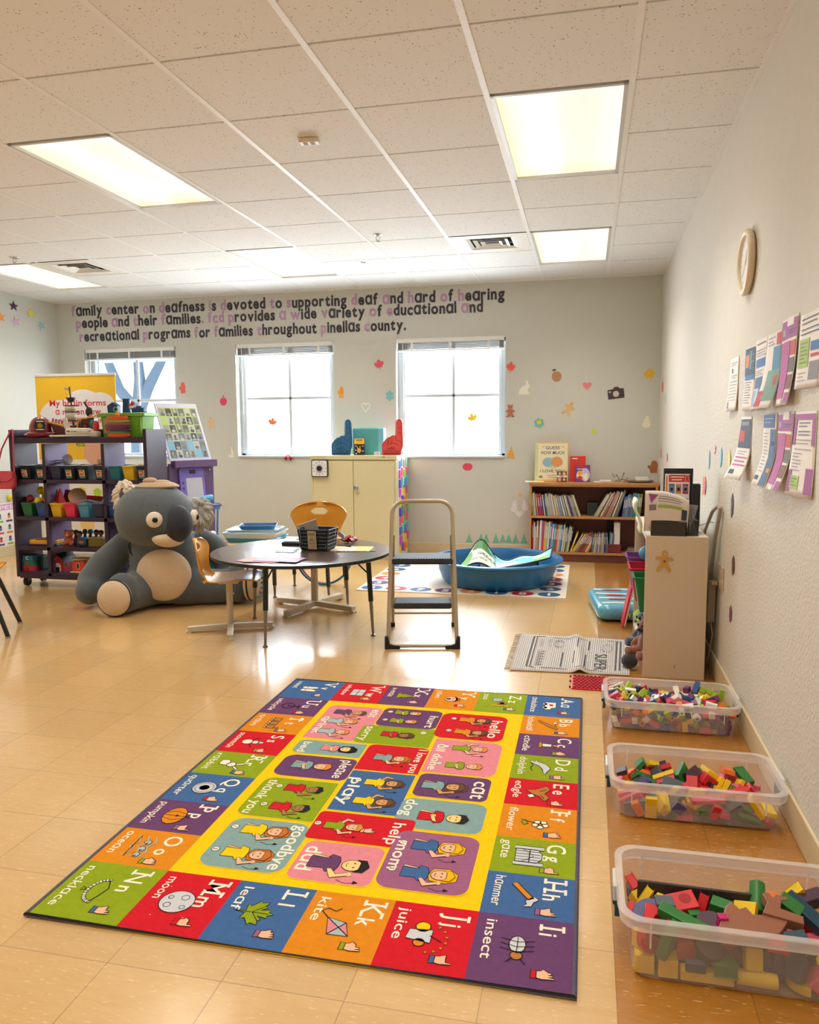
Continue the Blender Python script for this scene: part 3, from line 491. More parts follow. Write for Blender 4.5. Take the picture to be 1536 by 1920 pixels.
# shape, x, y, z in mm, rotation quaternion in hundredths
BRICKS = [
 (2,173,-109,12,70,9,-70,8), (2,105,-102,12,65,65,-28,-28), (0,212,-124,14,0,0,67,74), (2,-220,22,12,0,0,0,-100),
 (0,-124,-91,12,67,67,-23,-23), (2,-13,-120,12,3,3,-71,-71), (2,-204,-99,36,97,0,0,-26), (0,137,-125,14,0,0,10,-100),
 (2,-146,-115,12,86,0,0,51), (2,-234,-51,36,61,39,50,48), (2,-228,46,12,71,71,0,0), (2,-37,-122,12,3,-3,71,-71),
 (0,137,-103,27,57,-47,-42,-52), (2,-226,-5,12,49,-49,-51,51), (2,-96,-121,12,4,4,71,71), (2,-121,-128,29,3,-27,9,-96),
 (2,-234,101,37,74,67,-7,6), (0,-73,-128,31,4,-28,5,-96), (2,69,-100,36,10,-10,-70,70), (2,-224,-118,12,54,-54,46,-46),
 (0,32,-110,24,85,14,-27,43), (0,55,-128,27,75,7,66,6), (2,-233,-96,30,40,54,33,66), (1,-50,136,70,95,-9,29,-3),
 (0,172,-116,36,50,-50,-50,50), (2,244,-87,84,63,-8,77,-7), (0,-112,138,82,34,-42,-65,-54), (2,-234,-127,37,44,46,-55,54),
 (0,-38,-106,41,22,39,78,44), (1,-188,5,68,93,27,22,-14), (0,237,-97,49,46,44,54,-56), (2,110,136,75,77,57,18,-21),
 (2,82,-123,12,0,-100,0,0), (0,39,-110,58,3,10,30,-95), (2,-39,-93,12,28,28,-65,-65), (0,217,-129,37,0,0,-5,100),
 (0,-188,-129,36,10,-99,1,-8), (0,-222,127,35,2,9,-1,-100), (2,7,-126,35,30,-7,94,13), (2,42,-134,74,84,-54,-7,-6),
 (2,106,47,85,14,-12,-70,69), (0,133,112,77,79,40,-23,41), (2,99,-123,36,90,10,33,27), (0,-239,-45,58,61,39,50,48),
 (0,-105,-120,50,65,-28,-40,58), (0,12,-14,74,41,-10,-90,-5), (0,174,-133,61,74,-67,0,0), (2,-151,-129,36,48,52,42,57),
 (0,42,-91,74,70,-33,-34,-54), (0,158,-107,74,72,13,-67,7), (2,-233,71,28,59,-28,-39,-65), (2,-127,-114,62,41,-66,-62,-4),
 (0,-236,32,45,65,-34,54,-41), (2,-210,-16,60,0,-53,85,0), (0,-48,-31,75,68,48,8,55), (2,-148,79,85,0,-86,-51,0),
 (2,-16,-108,59,75,58,31,-3), (0,-6,60,70,63,74,0,26), (1,-68,51,68,89,43,10,-13), (0,-148,107,72,47,-53,-47,-53),
 (0,76,-12,77,10,20,-48,85), (0,-56,-116,54,44,-77,40,-21), (1,-180,-43,82,15,32,-69,64), (0,-241,96,72,77,-3,64,-4),
 (2,14,12,77,63,-64,-25,-36), (2,-238,-4,53,62,-21,-33,-68), (0,11,-83,76,0,-75,55,37), (0,-124,47,66,85,25,45,-13),
 (0,-76,27,77,94,-32,11,0), (2,-24,-56,71,18,45,-80,-36), (2,-84,-50,75,14,-29,68,66), (1,-192,-75,78,21,19,55,-79),
 (2,118,-130,52,10,-92,-11,37), (1,21,111,78,70,-3,-27,-67), (1,62,-68,87,88,-46,-9,-4), (0,-38,53,86,30,-81,34,-38),
 (2,-240,21,66,9,-67,-70,-22), (2,-75,-134,63,27,32,70,-58), (1,117,-8,80,69,34,-3,64), (2,-240,60,75,66,-51,32,46),
 (0,47,124,78,46,-52,34,-63), (2,190,26,70,76,-37,-47,26), (2,-116,-133,75,41,-67,-62,-3), (0,-92,0,73,11,-10,-25,96),
 (0,-105,-53,91,63,-19,-18,73), (2,-239,120,58,1,-9,9,99), (2,186,-105,60,52,47,53,-47), (2,-20,83,89,22,18,91,30),
 (0,155,32,88,82,-42,33,21), (2,-124,73,85,36,-61,-36,-61), (2,-217,66,54,12,-49,82,25), (2,-10,24,89,8,-53,-75,38),
 (1,-215,-111,68,2,-17,9,-98), (2,143,-15,73,26,60,-22,-72), (0,75,-120,60,53,-45,-63,35), (2,-137,-38,83,7,98,4,21),
 (0,182,-96,85,84,0,0,-54), (0,-133,-62,99,89,-2,-44,13), (2,-133,-6,74,0,12,-27,96), (0,242,138,84,79,-8,-60,6),
 (2,114,-63,85,69,-16,69,16), (2,-12,113,78,28,39,-71,52), (2,-215,132,61,44,-54,-55,46), (2,42,-38,72,9,43,-4,90),
 (2,-214,-133,56,39,47,-61,50), (0,168,-17,76,21,-62,68,33), (0,-40,-104,71,39,-74,46,-31), (2,-38,11,83,4,-86,-32,-41),
 (2,-162,49,85,17,17,66,71), (1,99,76,88,69,-70,11,-16), (0,142,-58,85,46,0,0,89), (2,143,92,93,72,45,-23,48),
 (2,-65,42,94,23,59,-23,-74), (0,-48,102,94,72,-16,8,67), (2,161,-138,85,48,52,52,-48), (0,131,-100,69,52,30,66,45),
 (0,65,-40,93,66,72,16,-11), (0,-150,-121,70,60,1,31,74), (2,-140,-14,100,7,-66,-31,68), (1,-221,-120,94,91,15,12,37),
 (2,-4,-106,82,48,9,22,84), (2,96,27,104,4,22,87,43), (2,-102,89,83,48,-4,71,52), (0,195,92,87,36,-74,-56,-10),
 (2,170,-50,85,56,-56,43,-43), (0,85,112,85,100,-5,-3,-4), (0,43,93,102,28,57,26,73), (2,-182,-12,84,56,-42,68,-21),
 (2,194,4,85,90,-43,8,4), (0,165,-57,109,99,0,0,16), (1,-171,115,101,36,-73,-57,10), (2,-58,7,96,1,-42,-81,40),
 (2,-184,-134,60,70,12,1,-71), (2,-179,-109,82,53,-9,17,-83), (2,-68,-28,90,14,80,51,30), (2,36,-82,102,65,14,-27,70),
 (0,-206,97,74,72,-33,-50,34), (0,119,-92,91,18,15,-82,-52), (2,-85,113,80,41,-67,-53,33), (2,123,139,96,77,57,17,-22),
 (0,64,51,85,100,-1,4,2), (0,180,60,77,86,20,-36,-29), (0,213,-136,74,31,-24,-61,-69), (2,145,51,72,87,-34,30,20),
 (0,38,-1,89,72,24,21,62), (1,-154,-115,103,34,17,19,90), (1,-116,38,97,49,-10,41,-76), (0,244,-125,88,13,66,69,-26),
 (2,-6,58,95,20,-36,-75,52), (0,-158,-36,110,39,20,80,-42), (2,242,4,76,62,-16,75,-14), (0,-218,66,91,68,-8,-30,66),
 (1,155,118,109,66,-27,6,-70), (0,-14,-2,100,29,-26,92,-8), (2,102,-133,70,5,-38,-17,91), (2,-24,-84,85,20,95,-19,-14),
 (1,174,-19,108,90,-36,-20,15), (2,-99,117,100,80,27,48,-23), (0,164,-94,112,99,1,8,-11), (2,-183,135,78,31,8,57,-76),
 (2,-132,-98,84,88,-46,9,-11), (2,-4,-129,58,87,-16,43,17), (2,166,55,96,89,15,-38,-18), (2,166,97,82,91,-35,23,4),
 (2,-238,-85,57,31,-67,-37,56), (2,-128,81,109,70,70,-7,-7), (0,89,110,110,82,-6,0,56), (0,218,-104,94,72,27,-46,-45),
 (0,63,-140,91,64,6,-77,-7), (2,-48,-30,107,74,-56,-8,-36), (2,20,41,92,88,28,24,-30), (2,-72,-72,89,80,-8,-6,-59),
 (0,-232,31,98,16,20,87,-43), (2,104,-37,95,71,25,5,-65), (1,-219,140,91,20,-2,98,-9), (2,-90,-112,77,28,90,-1,34),
 (2,-154,-66,110,7,-32,-9,-94), (0,83,3,95,7,25,-48,84), (2,-43,-55,90,81,-45,36,14), (0,242,-47,82,26,68,-68,3),
 (2,-214,-25,85,7,0,1,-100), (1,127,112,117,71,-40,-49,31), (0,49,-6,110,71,-18,27,-63), (0,26,-32,113,87,27,-41,-6),
 (2,-181,66,87,29,-2,-18,94), (0,8,-57,102,89,24,34,17), (2,-158,-9,76,18,1,-94,-30), (0,-162,39,108,3,-99,12,0),
 (2,-17,-137,77,46,4,-88,-8), (2,83,137,77,75,62,16,-20), (2,-194,28,86,39,38,-20,-81), (2,215,-105,61,70,6,7,70),
 (0,176,109,100,18,-76,38,-50), (2,-27,-112,95,25,19,-94,10), (0,-231,-1,97,61,73,-22,21), (0,-20,-37,106,11,48,-19,85),
 (2,214,135,77,15,62,-14,-76), (0,207,-55,91,82,-27,-25,43), (2,13,-137,84,76,-58,13,25), (2,-62,-101,84,21,-57,-78,18),
]
# shape, x, y, z in mm, rotation quaternion in hundredths
PLANKS = [
 (3,53,29,9,100,0,0,2), (4,-58,58,9,67,0,0,74), (5,22,-67,11,100,0,0,-8), (4,-118,48,9,24,0,0,-97),
 (4,-43,-72,19,8,8,-70,-70), (6,180,-48,9,100,0,0,0), (4,169,79,9,97,0,0,-23), (6,-177,-62,9,87,0,0,-50),
 (4,-174,-63,25,80,0,0,-60), (4,-29,-88,44,53,6,-6,84), (5,-48,-99,11,3,0,0,-100), (3,-115,16,19,58,40,58,-40),
 (4,-61,59,25,68,0,0,73), (4,184,104,22,69,-5,16,70), (5,66,-14,13,70,70,9,9), (3,199,-14,9,100,0,0,-1),
 (6,188,110,37,97,-16,5,-19), (4,72,64,17,96,-26,1,-3), (3,-20,34,17,3,-26,-1,-97), (4,4,-80,69,66,-64,-17,35),
 (4,169,13,18,70,-24,-22,64), (4,9,-39,22,94,-30,-1,-17), (3,-158,-10,9,100,0,0,-7), (4,-113,96,9,27,0,0,-96),
 (4,191,20,36,25,-78,-44,37), (4,172,130,52,0,8,13,99), (6,68,124,9,100,0,0,0), (3,-176,36,18,98,10,-17,-2),
 (6,9,-26,33,93,-30,-2,-21), (4,-3,34,26,1,97,2,-25), (5,-29,-82,80,17,67,29,-66), (3,-126,-102,19,93,-1,36,2),
 (3,117,107,50,81,24,-38,-38), (3,5,62,19,71,-71,-2,2), (6,71,132,34,0,0,45,-89), (4,-174,98,9,85,0,0,53),
 (4,-192,-116,29,9,-9,64,76), (4,58,-98,9,0,-48,88,0), (4,-56,-93,57,59,-15,-56,57), (4,212,37,37,4,-90,-1,44),
 (5,106,-109,11,67,0,0,-74), (4,-211,95,19,76,-20,-10,61), (6,-71,-110,54,8,-48,-24,84), (4,37,114,38,70,36,28,-55),
 (4,136,116,79,70,-2,16,69), (5,-4,102,11,95,0,0,-32), (3,232,19,56,72,-13,-33,60), (4,-205,-101,42,74,-62,-19,-20),
 (4,-209,-83,47,73,-67,-10,-9), (4,188,108,69,53,14,-10,83), (4,-99,-105,41,54,50,-18,-65), (4,231,-9,54,47,61,-53,36),
 (4,19,96,41,50,-84,19,-8), (4,-209,104,37,13,-46,86,-18), (5,-52,126,11,100,0,0,1), (4,111,-32,19,67,67,23,23),
 (4,-114,-108,47,64,47,-26,-56), (4,210,72,71,95,16,13,-24), (4,-6,88,46,85,42,-27,17), (4,-228,109,46,69,-21,-7,69),
 (4,-56,126,35,3,13,0,-99), (4,53,-87,28,20,-2,8,-98), (4,200,-37,52,99,0,14,2), (5,-234,44,27,0,77,0,-64),
 (4,159,-126,27,95,-29,13,7), (5,-44,87,56,29,-10,95,3), (3,-57,-140,47,74,-61,18,22), (3,-203,35,27,9,75,64,17),
 (4,-233,113,65,69,1,-14,-71), (5,18,-122,43,6,-69,-72,-8), (4,217,51,82,98,16,10,-2), (3,-89,74,39,1,-98,0,-20),
 (4,203,-104,22,19,-36,-84,34), (3,-225,-126,62,62,75,-18,15), (6,88,-91,42,71,8,-3,70), (4,-55,-8,37,31,53,-37,-70),
 (4,-71,-106,91,83,-17,-43,30), (4,13,-4,37,95,-30,6,4), (4,-209,112,82,44,-37,13,-81), (4,234,102,71,64,-41,-24,-60),
 (4,45,8,46,69,-18,24,66), (5,58,-137,43,46,-38,51,62), (4,200,127,103,6,-11,-60,-79), (4,-216,-104,82,1,-16,36,92),
 (4,-170,90,36,37,-20,24,-87), (4,237,28,88,70,18,-4,68), (6,-107,-70,82,61,-15,12,77), (6,-86,-16,16,50,-50,-50,50),
 (4,151,-105,37,36,71,-57,19), (4,82,-82,61,40,6,-6,91), (3,85,21,28,4,23,24,94), (5,-186,-134,30,32,40,-66,56),
 (3,-138,39,34,56,22,-16,78), (4,-106,-29,19,52,-52,-48,48), (5,211,88,105,49,-50,-36,62), (4,-66,-39,82,9,21,45,86),
 (4,-152,6,51,8,-15,32,93), (6,-24,12,83,10,16,-44,88), (4,-186,-12,33,30,-20,26,90), (4,-134,-36,19,45,45,-54,-54),
 (3,114,-65,19,71,2,71,-2), (5,118,-134,65,23,-26,36,86), (3,82,-15,42,69,-18,-11,-69), (4,23,52,48,100,-4,3,0),
 (4,88,62,86,66,-10,31,-68), (4,-26,61,80,52,-65,-53,20), (5,-36,-124,11,0,-2,100,0), (4,123,-130,92,44,-34,29,78),
 (5,-164,30,54,86,-39,-21,-23), (4,-109,-44,46,100,0,0,-4), (4,-211,0,52,45,-83,6,-33), (4,122,10,41,77,5,-50,-38),
 (4,9,-112,64,36,5,9,-93), (4,144,74,99,75,38,-20,51), (4,145,-82,50,59,-39,-32,-63), (4,-144,-138,39,44,55,-54,45),
 (4,-160,56,53,83,-44,7,34), (4,11,63,79,83,31,12,45), (4,169,55,100,30,78,18,52), (5,-76,-1,43,77,2,-2,64),
 (4,182,-134,72,87,10,48,4), (3,-140,-100,52,62,39,-36,-58), (4,220,143,102,79,-60,11,6), (3,-154,76,56,38,-28,35,81),
 (4,-83,38,53,88,-42,-20,-10), (4,93,-10,61,66,-28,0,-70), (4,32,22,95,48,3,13,86), (3,49,48,75,32,55,69,35),
 (5,242,126,72,17,-74,25,-60), (3,54,-92,55,32,-66,-20,-65), (5,88,37,41,94,-24,24,-2), (4,-21,-30,85,1,23,89,40),
 (4,-209,-25,54,37,-82,-10,-42), (3,143,-48,36,3,3,71,71), (4,-86,48,67,8,-19,43,88), (3,-143,102,58,87,-37,9,30),
 (4,-101,101,49,94,-24,-21,-14), (3,-154,-24,75,6,-20,31,93), (6,136,59,40,80,24,-38,-39), (5,103,86,31,38,-39,-23,81),
 (4,-217,44,69,48,-71,51,1), (4,156,57,39,86,-7,-45,22), (6,33,-124,78,14,-3,18,-98), (4,-131,113,73,50,-21,29,79),
 (4,234,-146,74,49,-41,49,59), (4,-164,116,78,61,-35,-23,67), (4,-74,115,72,6,66,-68,32), (6,239,-80,77,4,-68,71,18),
 (6,-124,-100,84,46,69,-40,-39), (4,42,-106,99,92,-12,-9,-36), (4,-187,-57,52,6,6,-70,-70), (4,91,83,46,40,-38,-24,80),
 (4,-210,-144,66,19,-16,62,75), (4,-192,118,88,68,22,32,62), (3,-89,133,75,68,-32,6,66), (4,69,80,62,62,13,27,73),
 (4,228,-92,45,7,-69,-72,8), (6,38,-46,96,69,-11,16,70), (4,-150,-98,88,47,62,-52,-35), (4,-171,-78,84,56,-6,-81,18),
 (4,204,-50,30,1,99,-10,-7), (4,-60,-11,68,28,-95,13,6), (4,-181,120,100,62,-32,22,-68), (4,73,112,71,73,-26,13,-62),
 (4,-2,-25,70,57,35,22,-71), (6,71,-33,89,65,-38,-21,62), (3,120,44,56,20,-68,49,-51), (5,-234,-61,27,0,77,0,-64),
 (3,134,-54,63,0,4,100,6), (6,-246,2,76,43,53,35,64), (3,152,-19,42,87,22,42,-14), (4,34,117,87,17,31,93,2),
 (6,128,-63,79,95,6,-1,30), (3,-110,72,70,33,-82,2,-47),
]
# shape, x, y, z in mm, rotation quaternion in hundredths
BLOCKS = [
 (7,-165,-67,13,100,0,0,1), (8,-36,-66,13,73,0,0,-68), (8,-32,72,13,11,0,0,99), (9,80,41,12,0,-34,94,0),
 (10,127,-85,12,73,0,0,68), (9,-129,51,12,82,0,0,-57), (11,20,64,23,63,0,0,-78), (11,178,-66,32,64,-23,25,-69),
 (11,-95,84,34,58,-21,-10,78), (9,-173,-43,37,69,-2,2,72), (8,-77,-72,33,61,-34,-35,63), (9,-137,31,46,49,49,-51,-51),
 (11,-120,-75,49,51,-49,-51,-49), (8,-161,36,53,49,49,-51,-51), (12,83,119,18,33,-62,33,-62), (11,174,-112,32,94,1,34,-3),
 (11,-32,54,49,48,48,52,52), (11,-178,-28,70,71,-2,2,70), (9,183,104,12,100,0,0,8), (10,-185,29,52,30,-65,-27,64),
 (7,-12,-52,46,3,-31,-1,-95), (12,-91,14,48,20,23,89,34), (9,8,3,46,2,71,-2,71), (13,229,-124,41,4,-38,4,-92),
 (9,34,96,55,9,70,70,-10), (9,-211,-8,39,37,62,-43,-54), (11,-166,-39,116,49,51,-46,53), (12,226,60,32,77,-56,-15,-26),
 (10,202,-86,56,94,4,34,4), (8,49,-49,33,75,17,26,58), (11,-212,82,60,33,-89,-31,-2), (13,154,127,38,31,28,-69,-59),
 (11,-164,-111,23,71,71,1,1), (8,93,-61,31,55,55,45,45), (13,-4,114,14,41,-14,-90,-6), (7,119,24,13,94,0,0,34),
 (8,113,89,43,8,-78,62,6), (9,159,-7,12,0,97,23,0), (7,148,-23,45,81,26,19,50), (13,90,20,39,6,90,-6,44),
 (13,-25,-125,41,29,-29,64,-64), (13,219,-30,16,68,68,19,19), (8,134,20,59,28,6,95,-13), (7,-76,-118,13,0,0,100,0),
 (13,68,65,38,43,-42,42,-67), (7,101,-17,73,10,-7,14,98), (12,-178,105,18,2,69,16,-71), (11,11,-48,73,53,-71,-29,-35),
 (10,-70,124,28,27,18,-67,67), (9,118,97,69,68,7,-7,73), (11,-48,-13,23,47,53,-47,53), (7,231,-24,63,69,9,20,69),
 (11,-217,-106,23,71,0,-71,0), (12,192,76,39,9,7,-78,62), (13,-230,116,38,47,46,-52,55), (7,-99,-34,62,46,-52,40,60),
 (9,-234,10,38,44,53,38,62), (9,202,-47,90,6,98,-10,14), (9,-189,31,12,0,-93,38,0), (12,35,-115,18,32,-61,35,-63),
]
# shape, x, y, z in mm, rotation quaternion in hundredths
TOPS = [
 (14,-152,92,77,53,-21,-30,-77), (15,64,-130,109,96,-23,14,6), (16,-211,-118,74,50,-71,-7,50), (17,-37,-18,72,70,-2,-71,-7),
 (18,-221,-86,69,63,-64,-31,32), (19,-229,106,78,1,-52,-82,-24), (20,-19,19,87,28,64,61,-39), (21,-163,-117,88,77,-14,-59,-20),
 (22,-68,-102,78,90,36,1,24), (23,-103,-128,38,0,-71,0,71), (24,20,-112,96,82,50,21,-17), (25,73,94,76,63,56,44,-30),
 (26,39,31,84,61,-36,14,-69), (27,118,9,99,95,-10,-4,30), (28,190,122,84,63,-76,-14,-3), (29,227,13,109,28,-63,41,-60),
 (30,57,-25,100,49,-39,51,-58), (31,119,-64,84,2,61,-25,75), (32,120,-108,53,74,25,-52,35), (33,28,-98,57,61,34,45,-56),
 (34,-69,46,49,41,-88,25,-1), (35,178,61,72,40,70,-50,-32), (36,144,133,104,7,88,8,46),
]
# ================================================================== CLEAR STORAGE BINS AND THEIR BLOCKS
CLR = seethrough('clear_plastic', 'f3eef0', .17, .25); RIM = seethrough('frosted_rim', 'f6f2f2', .34, .3); TAB = seethrough('milky_latch', 'f2f2f2', .6, .3)
TEAL = M('0f4a58', .4)
def bin_(cx, cy, h, label, W=.565, D=.345):
    t = thing('storage_bin', label, 'storage bin', (cx, cy, 0), 0, 'clear storage bins on the floor')
    def loop(w, d, z, r): return [Vector((x, y, z)) for x, y in rrp(-w / 2, -d / 2, w / 2, d / 2, r, 6)]
    th = .003; w0, d0, w1, d1 = W - .075, D - .06, W - .03, D - .03
    f = MB(); f.ring([loop(w0 - .03, d0 - .03, .001, .03), loop(w0, d0, .008, .04), loop((w0 * .3 + w1 * .7), (d0 * .3 + d1 * .7), h * .7, .05), loop(w1, d1, h - .012, .05), loop(w1 - 2 * th, d1 - 2 * th, h - .012, .05), loop(w0 * .3 + w1 * .7 - 2 * th, d0 * .3 + d1 * .7 - 2 * th, h * .7, .05), loop(w0 - 2 * th, d0 - 2 * th, .011, .04), loop(w0 - .036, d0 - .036, .004, .03)], CLR)
    f.build('body', t, smooth=50)
    f = MB(); f.ring([loop(w1 - .004, d1 - .004, h - .03, .05), loop(W - .012, D - .012, h - .03, .055), loop(W - .004, D - .004, h - .006, .058), loop(W, D, h - .002, .06), loop(W - .002, D - .002, h, .06), loop(w1 - .008, d1 - .008, h, .05), loop(w1 - .008, d1 - .008, h - .02, .05)], RIM, closed=True); f.build('rim', t, smooth=50)
    for sx in (-1, 1):
        for sy in (-1, 1): f = MB(); f.box((sx * (w1 / 2 - .06), sy * (d1 / 2 - .001), h - .045), (.004, .006, .055), TAB); f.build('rib', t)
    for s in (-1, 1):
        e = W / 2; f = MB(); f.box((s * (e + .002), 0, h - .018), (.01, .085, .04), TAB); lt = f.build('latch', t, bevel=.003)
        f = MB(); f.box((s * (e - .004), 0, h - .06), (.012, .07, .045), TEAL); f.cyl((s * (e - .001), -.036, h - .045), (s * (e - .001), .036, h - .045), .009, TEAL, 12); f.build('latch_hook', lt, smooth=40)
    return t
bin_(.214, -.022, .135, 'clear plastic bin full of tiny bricks, the one touching the white shelf')
bin_(.214, -.812, .135, 'clear plastic bin half full of flat planks, between the other two bins')
bin_(.214, -1.60, .165, 'clear plastic bin of chunky wooden blocks, nearest to the camera')
PAL = {'lime green': 'a5c12c', 'yellow': 'f0c91c', 'red': 'd0232c', 'white': 'f2ece4', 'blue': '27508f', 'purple': '6d3475', 'pink': 'e05a78', 'dark teal': '17435a', 'orange': 'ee7a33', 'green': '2f7a38', 'plum': '47263e', 'black': '2a2526', 'brown': '96614a', 'magenta': 'c4186e', 'violet blue': '4e4f88', 'slate': '4f5a66'}
BM = {}
def shape_mesh(kind, dm, col, hole=0):
    k = (kind, dm, col, hole)
    if k in BM: return BM[k]
    a, b, c = [q / 2 for q in dm]; m = M(PAL[col], .42, var=.05, sc=30); f = MB()
    if kind == 'tri': f.add([(x, y, z) for y in (-b, b) for x, z in ((-a, -c), (a, -c), (0, c))], [(0, 2, 1)[::-1], (3, 4, 5)[::-1], (0, 3, 4, 1)[::-1], (1, 4, 5, 2)[::-1], (2, 5, 3, 0)[::-1]], m)
    elif kind == 'cyl': f.cyl((0, 0, -c), (0, 0, c), a, m, 20)
    elif kind == 'half': f.prism([(a * math.cos(t * PI / 12), dm[1] * math.sin(t * PI / 12) - b) for t in range(13)], -c, c, m)
    elif kind == 'wedge': f.prism([(-a, -b), (-a * .2, -b * .98), (a * .55, -b * .6), (a, b * .25), (a * .8, b * .4), (a * .05, b * .35), (-a * .05, b * .75), (-a * .25, b * .6), (-a * .4, b), (-a * .6, b * .7), (-a, -b * .5)], -c, c, m)
    elif kind == 'key': f.prism([(-a, -b), (a, -b), (a, -b * .35), (-a * .1, -b * .2), (-a * .05, b * .5), (a * .3, b * .75), (a * .2, b), (-a * .3, b * .95), (-a * .45, b * .6), (-a * .7, b * .95), (-a, b * .7), (-a * .75, 0)], -c, c, m)
    elif kind == 'arch': f.prism([(-a, -b), (-a * .45, -b)] + [(a * .45 * -math.cos(t * PI / 8), -b + b * 1.1 * math.sin(t * PI / 8)) for t in range(1, 8)] + [(a * .45, -b), (a, -b), (a, b), (-a, b)], -c, c, m)
    else:
        f.box((0, 0, 0), dm, m)
        if hole: dk = M(PAL[{'white': 'slate'}.get(col, 'black')], .7); f.box((0, -b - .0002, 0), (a * .9, .0006, c * .9), dk); f.box((0, b + .0002, 0), (a * .9, .0006, c * .9), dk)  # flat dark squares paint the shade inside the brick's hollow
    o = f.build('m', smooth=40 if kind in ('cyl', 'half', 'wedge', 'key', 'arch') else None); me = o.data; bpy.data.objects.remove(o); BM[k] = me; return me
def dec(rows):
    for r in rows: yield BT[r[0]], Vector(r[1:4]) / 1000, Quaternion([q / 100 for q in r[4:]]).normalized()
USED = {}
def fill(data, cx, cy, z0, name, cat, noun, heap, group, cols, kinds, top, bevel, seed, hole=0):
    R = random.Random(seed); L = []
    for (kd, dm), p, q in data:
        col = R.choice(cols) if not isinstance(kinds.get((kd, dm)), str) else kinds[(kd, dm)]
        o = bpy.data.objects.new(name, shape_mesh(kd, dm, col, hole and R.random() < .35)); COL.objects.link(o); o.location = (cx + p.x, cy + p.y, z0 + p.z); o.rotation_mode = 'QUATERNION'; o.rotation_quaternion = q
        if bevel: b = o.modifiers.new('bevel', 'BEVEL'); b.width = bevel; b.segments = 2; b.limit_method = 'ANGLE'
        L.append((o, col, kd, dm, p))
    label_heap(L, noun, cat, heap, group, top)
def label_heap(L, noun, cat, heap, group, top):
    cand = []
    for o, col, kd, dm, p in L:
        ln = {'tri': 'triangular ', 'cyl': 'round ', 'half': 'half-round '}.get(kd, 'long ' if dm[0] > dm[1] * 2.6 else (''))
        zn = 'rug end' if p.x < -.13 else 'wall end' if p.x > .13 else 'centre'
        lv = 'atop' if p.z > top else ('low in' if p.z < top * .4 else 'inside')
        base = f'{col} {ln}{noun} {lv} {heap}, {zn}'; nb = sorted(((p - q[4]).length, q[1]) for q in L if q[0] is not o)
        cand.append((o, base, [nb[0][1], nb[1][1]]))
    cnt = {}
    for o, b, n in cand: cnt[b] = cnt.get(b, 0) + 1
    for o, b, n in cand:
        lab = b if cnt[b] == 1 else b + f', beside {n[0]}, {n[1]}'
        tag(o, lab, cat, group)
fill(dec(BRICKS), .214, -.022, .005, 'plastic_brick', 'toy brick', 'brick', 'the tiny brick heap', 'tiny bricks in the bin by the white shelf', ['lime green', 'lime green', 'yellow', 'yellow', 'red', 'white', 'white', 'blue', 'blue', 'purple', 'dark teal', 'pink', 'orange'], {}, .085, .0012, 3, 1)
fill((q for q in dec(PLANKS) if q[1].z < .082 and not (abs(q[1].x) > .205 and q[1].z > .05)), .214, -.812, .005, 'wooden_plank', 'toy plank', 'plank', 'the plank heap', 'flat planks in the middle bin', ['red', 'red', 'pink', 'pink', 'yellow', 'yellow', 'green', 'green', 'orange', 'violet blue', 'slate', 'plum', 'red'], {}, .07, .001, 4)
SP = {}
fill(dec(BLOCKS), .214, -1.60, .005, 'wooden_block', 'toy block', 'block', 'the chunky block heap', 'chunky wooden blocks in the nearest bin', ['red', 'red', 'yellow', 'green', 'green', 'pink', 'slate', 'plum', 'dark teal', 'violet blue', 'orange', 'yellow'], {}, .065, .0025, 5)
fill((q for q in dec(TOPS) if q[1].z < .095), .214, -1.60, .005, 'wooden_block', 'toy block', 'block', 'the chunky block pile', 'chunky wooden blocks in the nearest bin', ['red', 'green', 'yellow', 'magenta', 'violet blue', 'dark teal'], {('wedge', (.17, .11, .026)): 'brown', ('cyl', (.036, .036, .07)): 'green', ('cyl', (.035, .035, .1)): 'green', ('cyl', (.07, .07, .02)): 'black'}, .065, .0025, 6)
def hero(kd, dm, col, px, h, rot, label):
    p = onz(px[0], px[1], h); ey, ex = max(.02, .138 - dm[1] * .55), max(.02, .255 - dm[0] * .45); p.x = min(.214 + ex, max(.214 - ex, p.x)); p.y = min(-1.6 + ey + .01, max(-1.6 - ey, p.y)); o = bpy.data.objects.new('wooden_block', shape_mesh(kd, dm, col)); COL.objects.link(o); o.location = (p.x, p.y, h); o.rotation_euler = rot
    b = o.modifiers.new('bevel', 'BEVEL'); b.width = .002; b.segments = 2; b.limit_method = 'ANGLE'; return tag(o, label, 'toy block', 'chunky wooden blocks in the nearest bin')
hero('box', (.285, .012, .045), 'black', (1305, 1680), .125, (-.15, .02, .02), 'long thin black board standing along the back of the nearest bin')
wd_ = hero('wedge', (.175, .115, .026), 'brown', (1413, 1737), .130, (.16, .02, .12), 'big brown puzzle wedge with a small stamp on top of the blocks')
hero('key', (.09, .075, .028), 'brown', (1466, 1708), .142, (.2, .1, -.15), 'brown L-shaped puzzle block with a knob lying above the big wedge')
rh = hero('box', (.10, .052, .026), 'red', (1268, 1697), .122, (.28, -.18, .25), 'red block with a shallow round hole leaning on the black board')
f = MB(); f.lathe([(.001, .0135), (.014, .0135), (.015, .0133)], M('a01a24', .6), c=(.024, .004, 0), n=20); f.build('round_recess', rh)
hero('box', (.118, .032, .026), 'green', (1281, 1727), .125, (.1, .18, -.42), 'long green block slanting down in front of the round-holed red block')
hero('half', (.095, .045, .022), 'violet blue', (1211, 1706), .118, (.5, -.3, .5), 'violet half-round block near the rug-side corner of the nearest bin')
hero('cyl', (.037, .037, .075), 'green', (1420, 1683), .135, (-.9, .35, .1), 'green cylinder standing tilted behind the big brown wedge')
hero('box', (.05, .036, .034), 'green', (1353, 1703), .122, (.1, .05, -.35), 'short green block halfway along the black board')
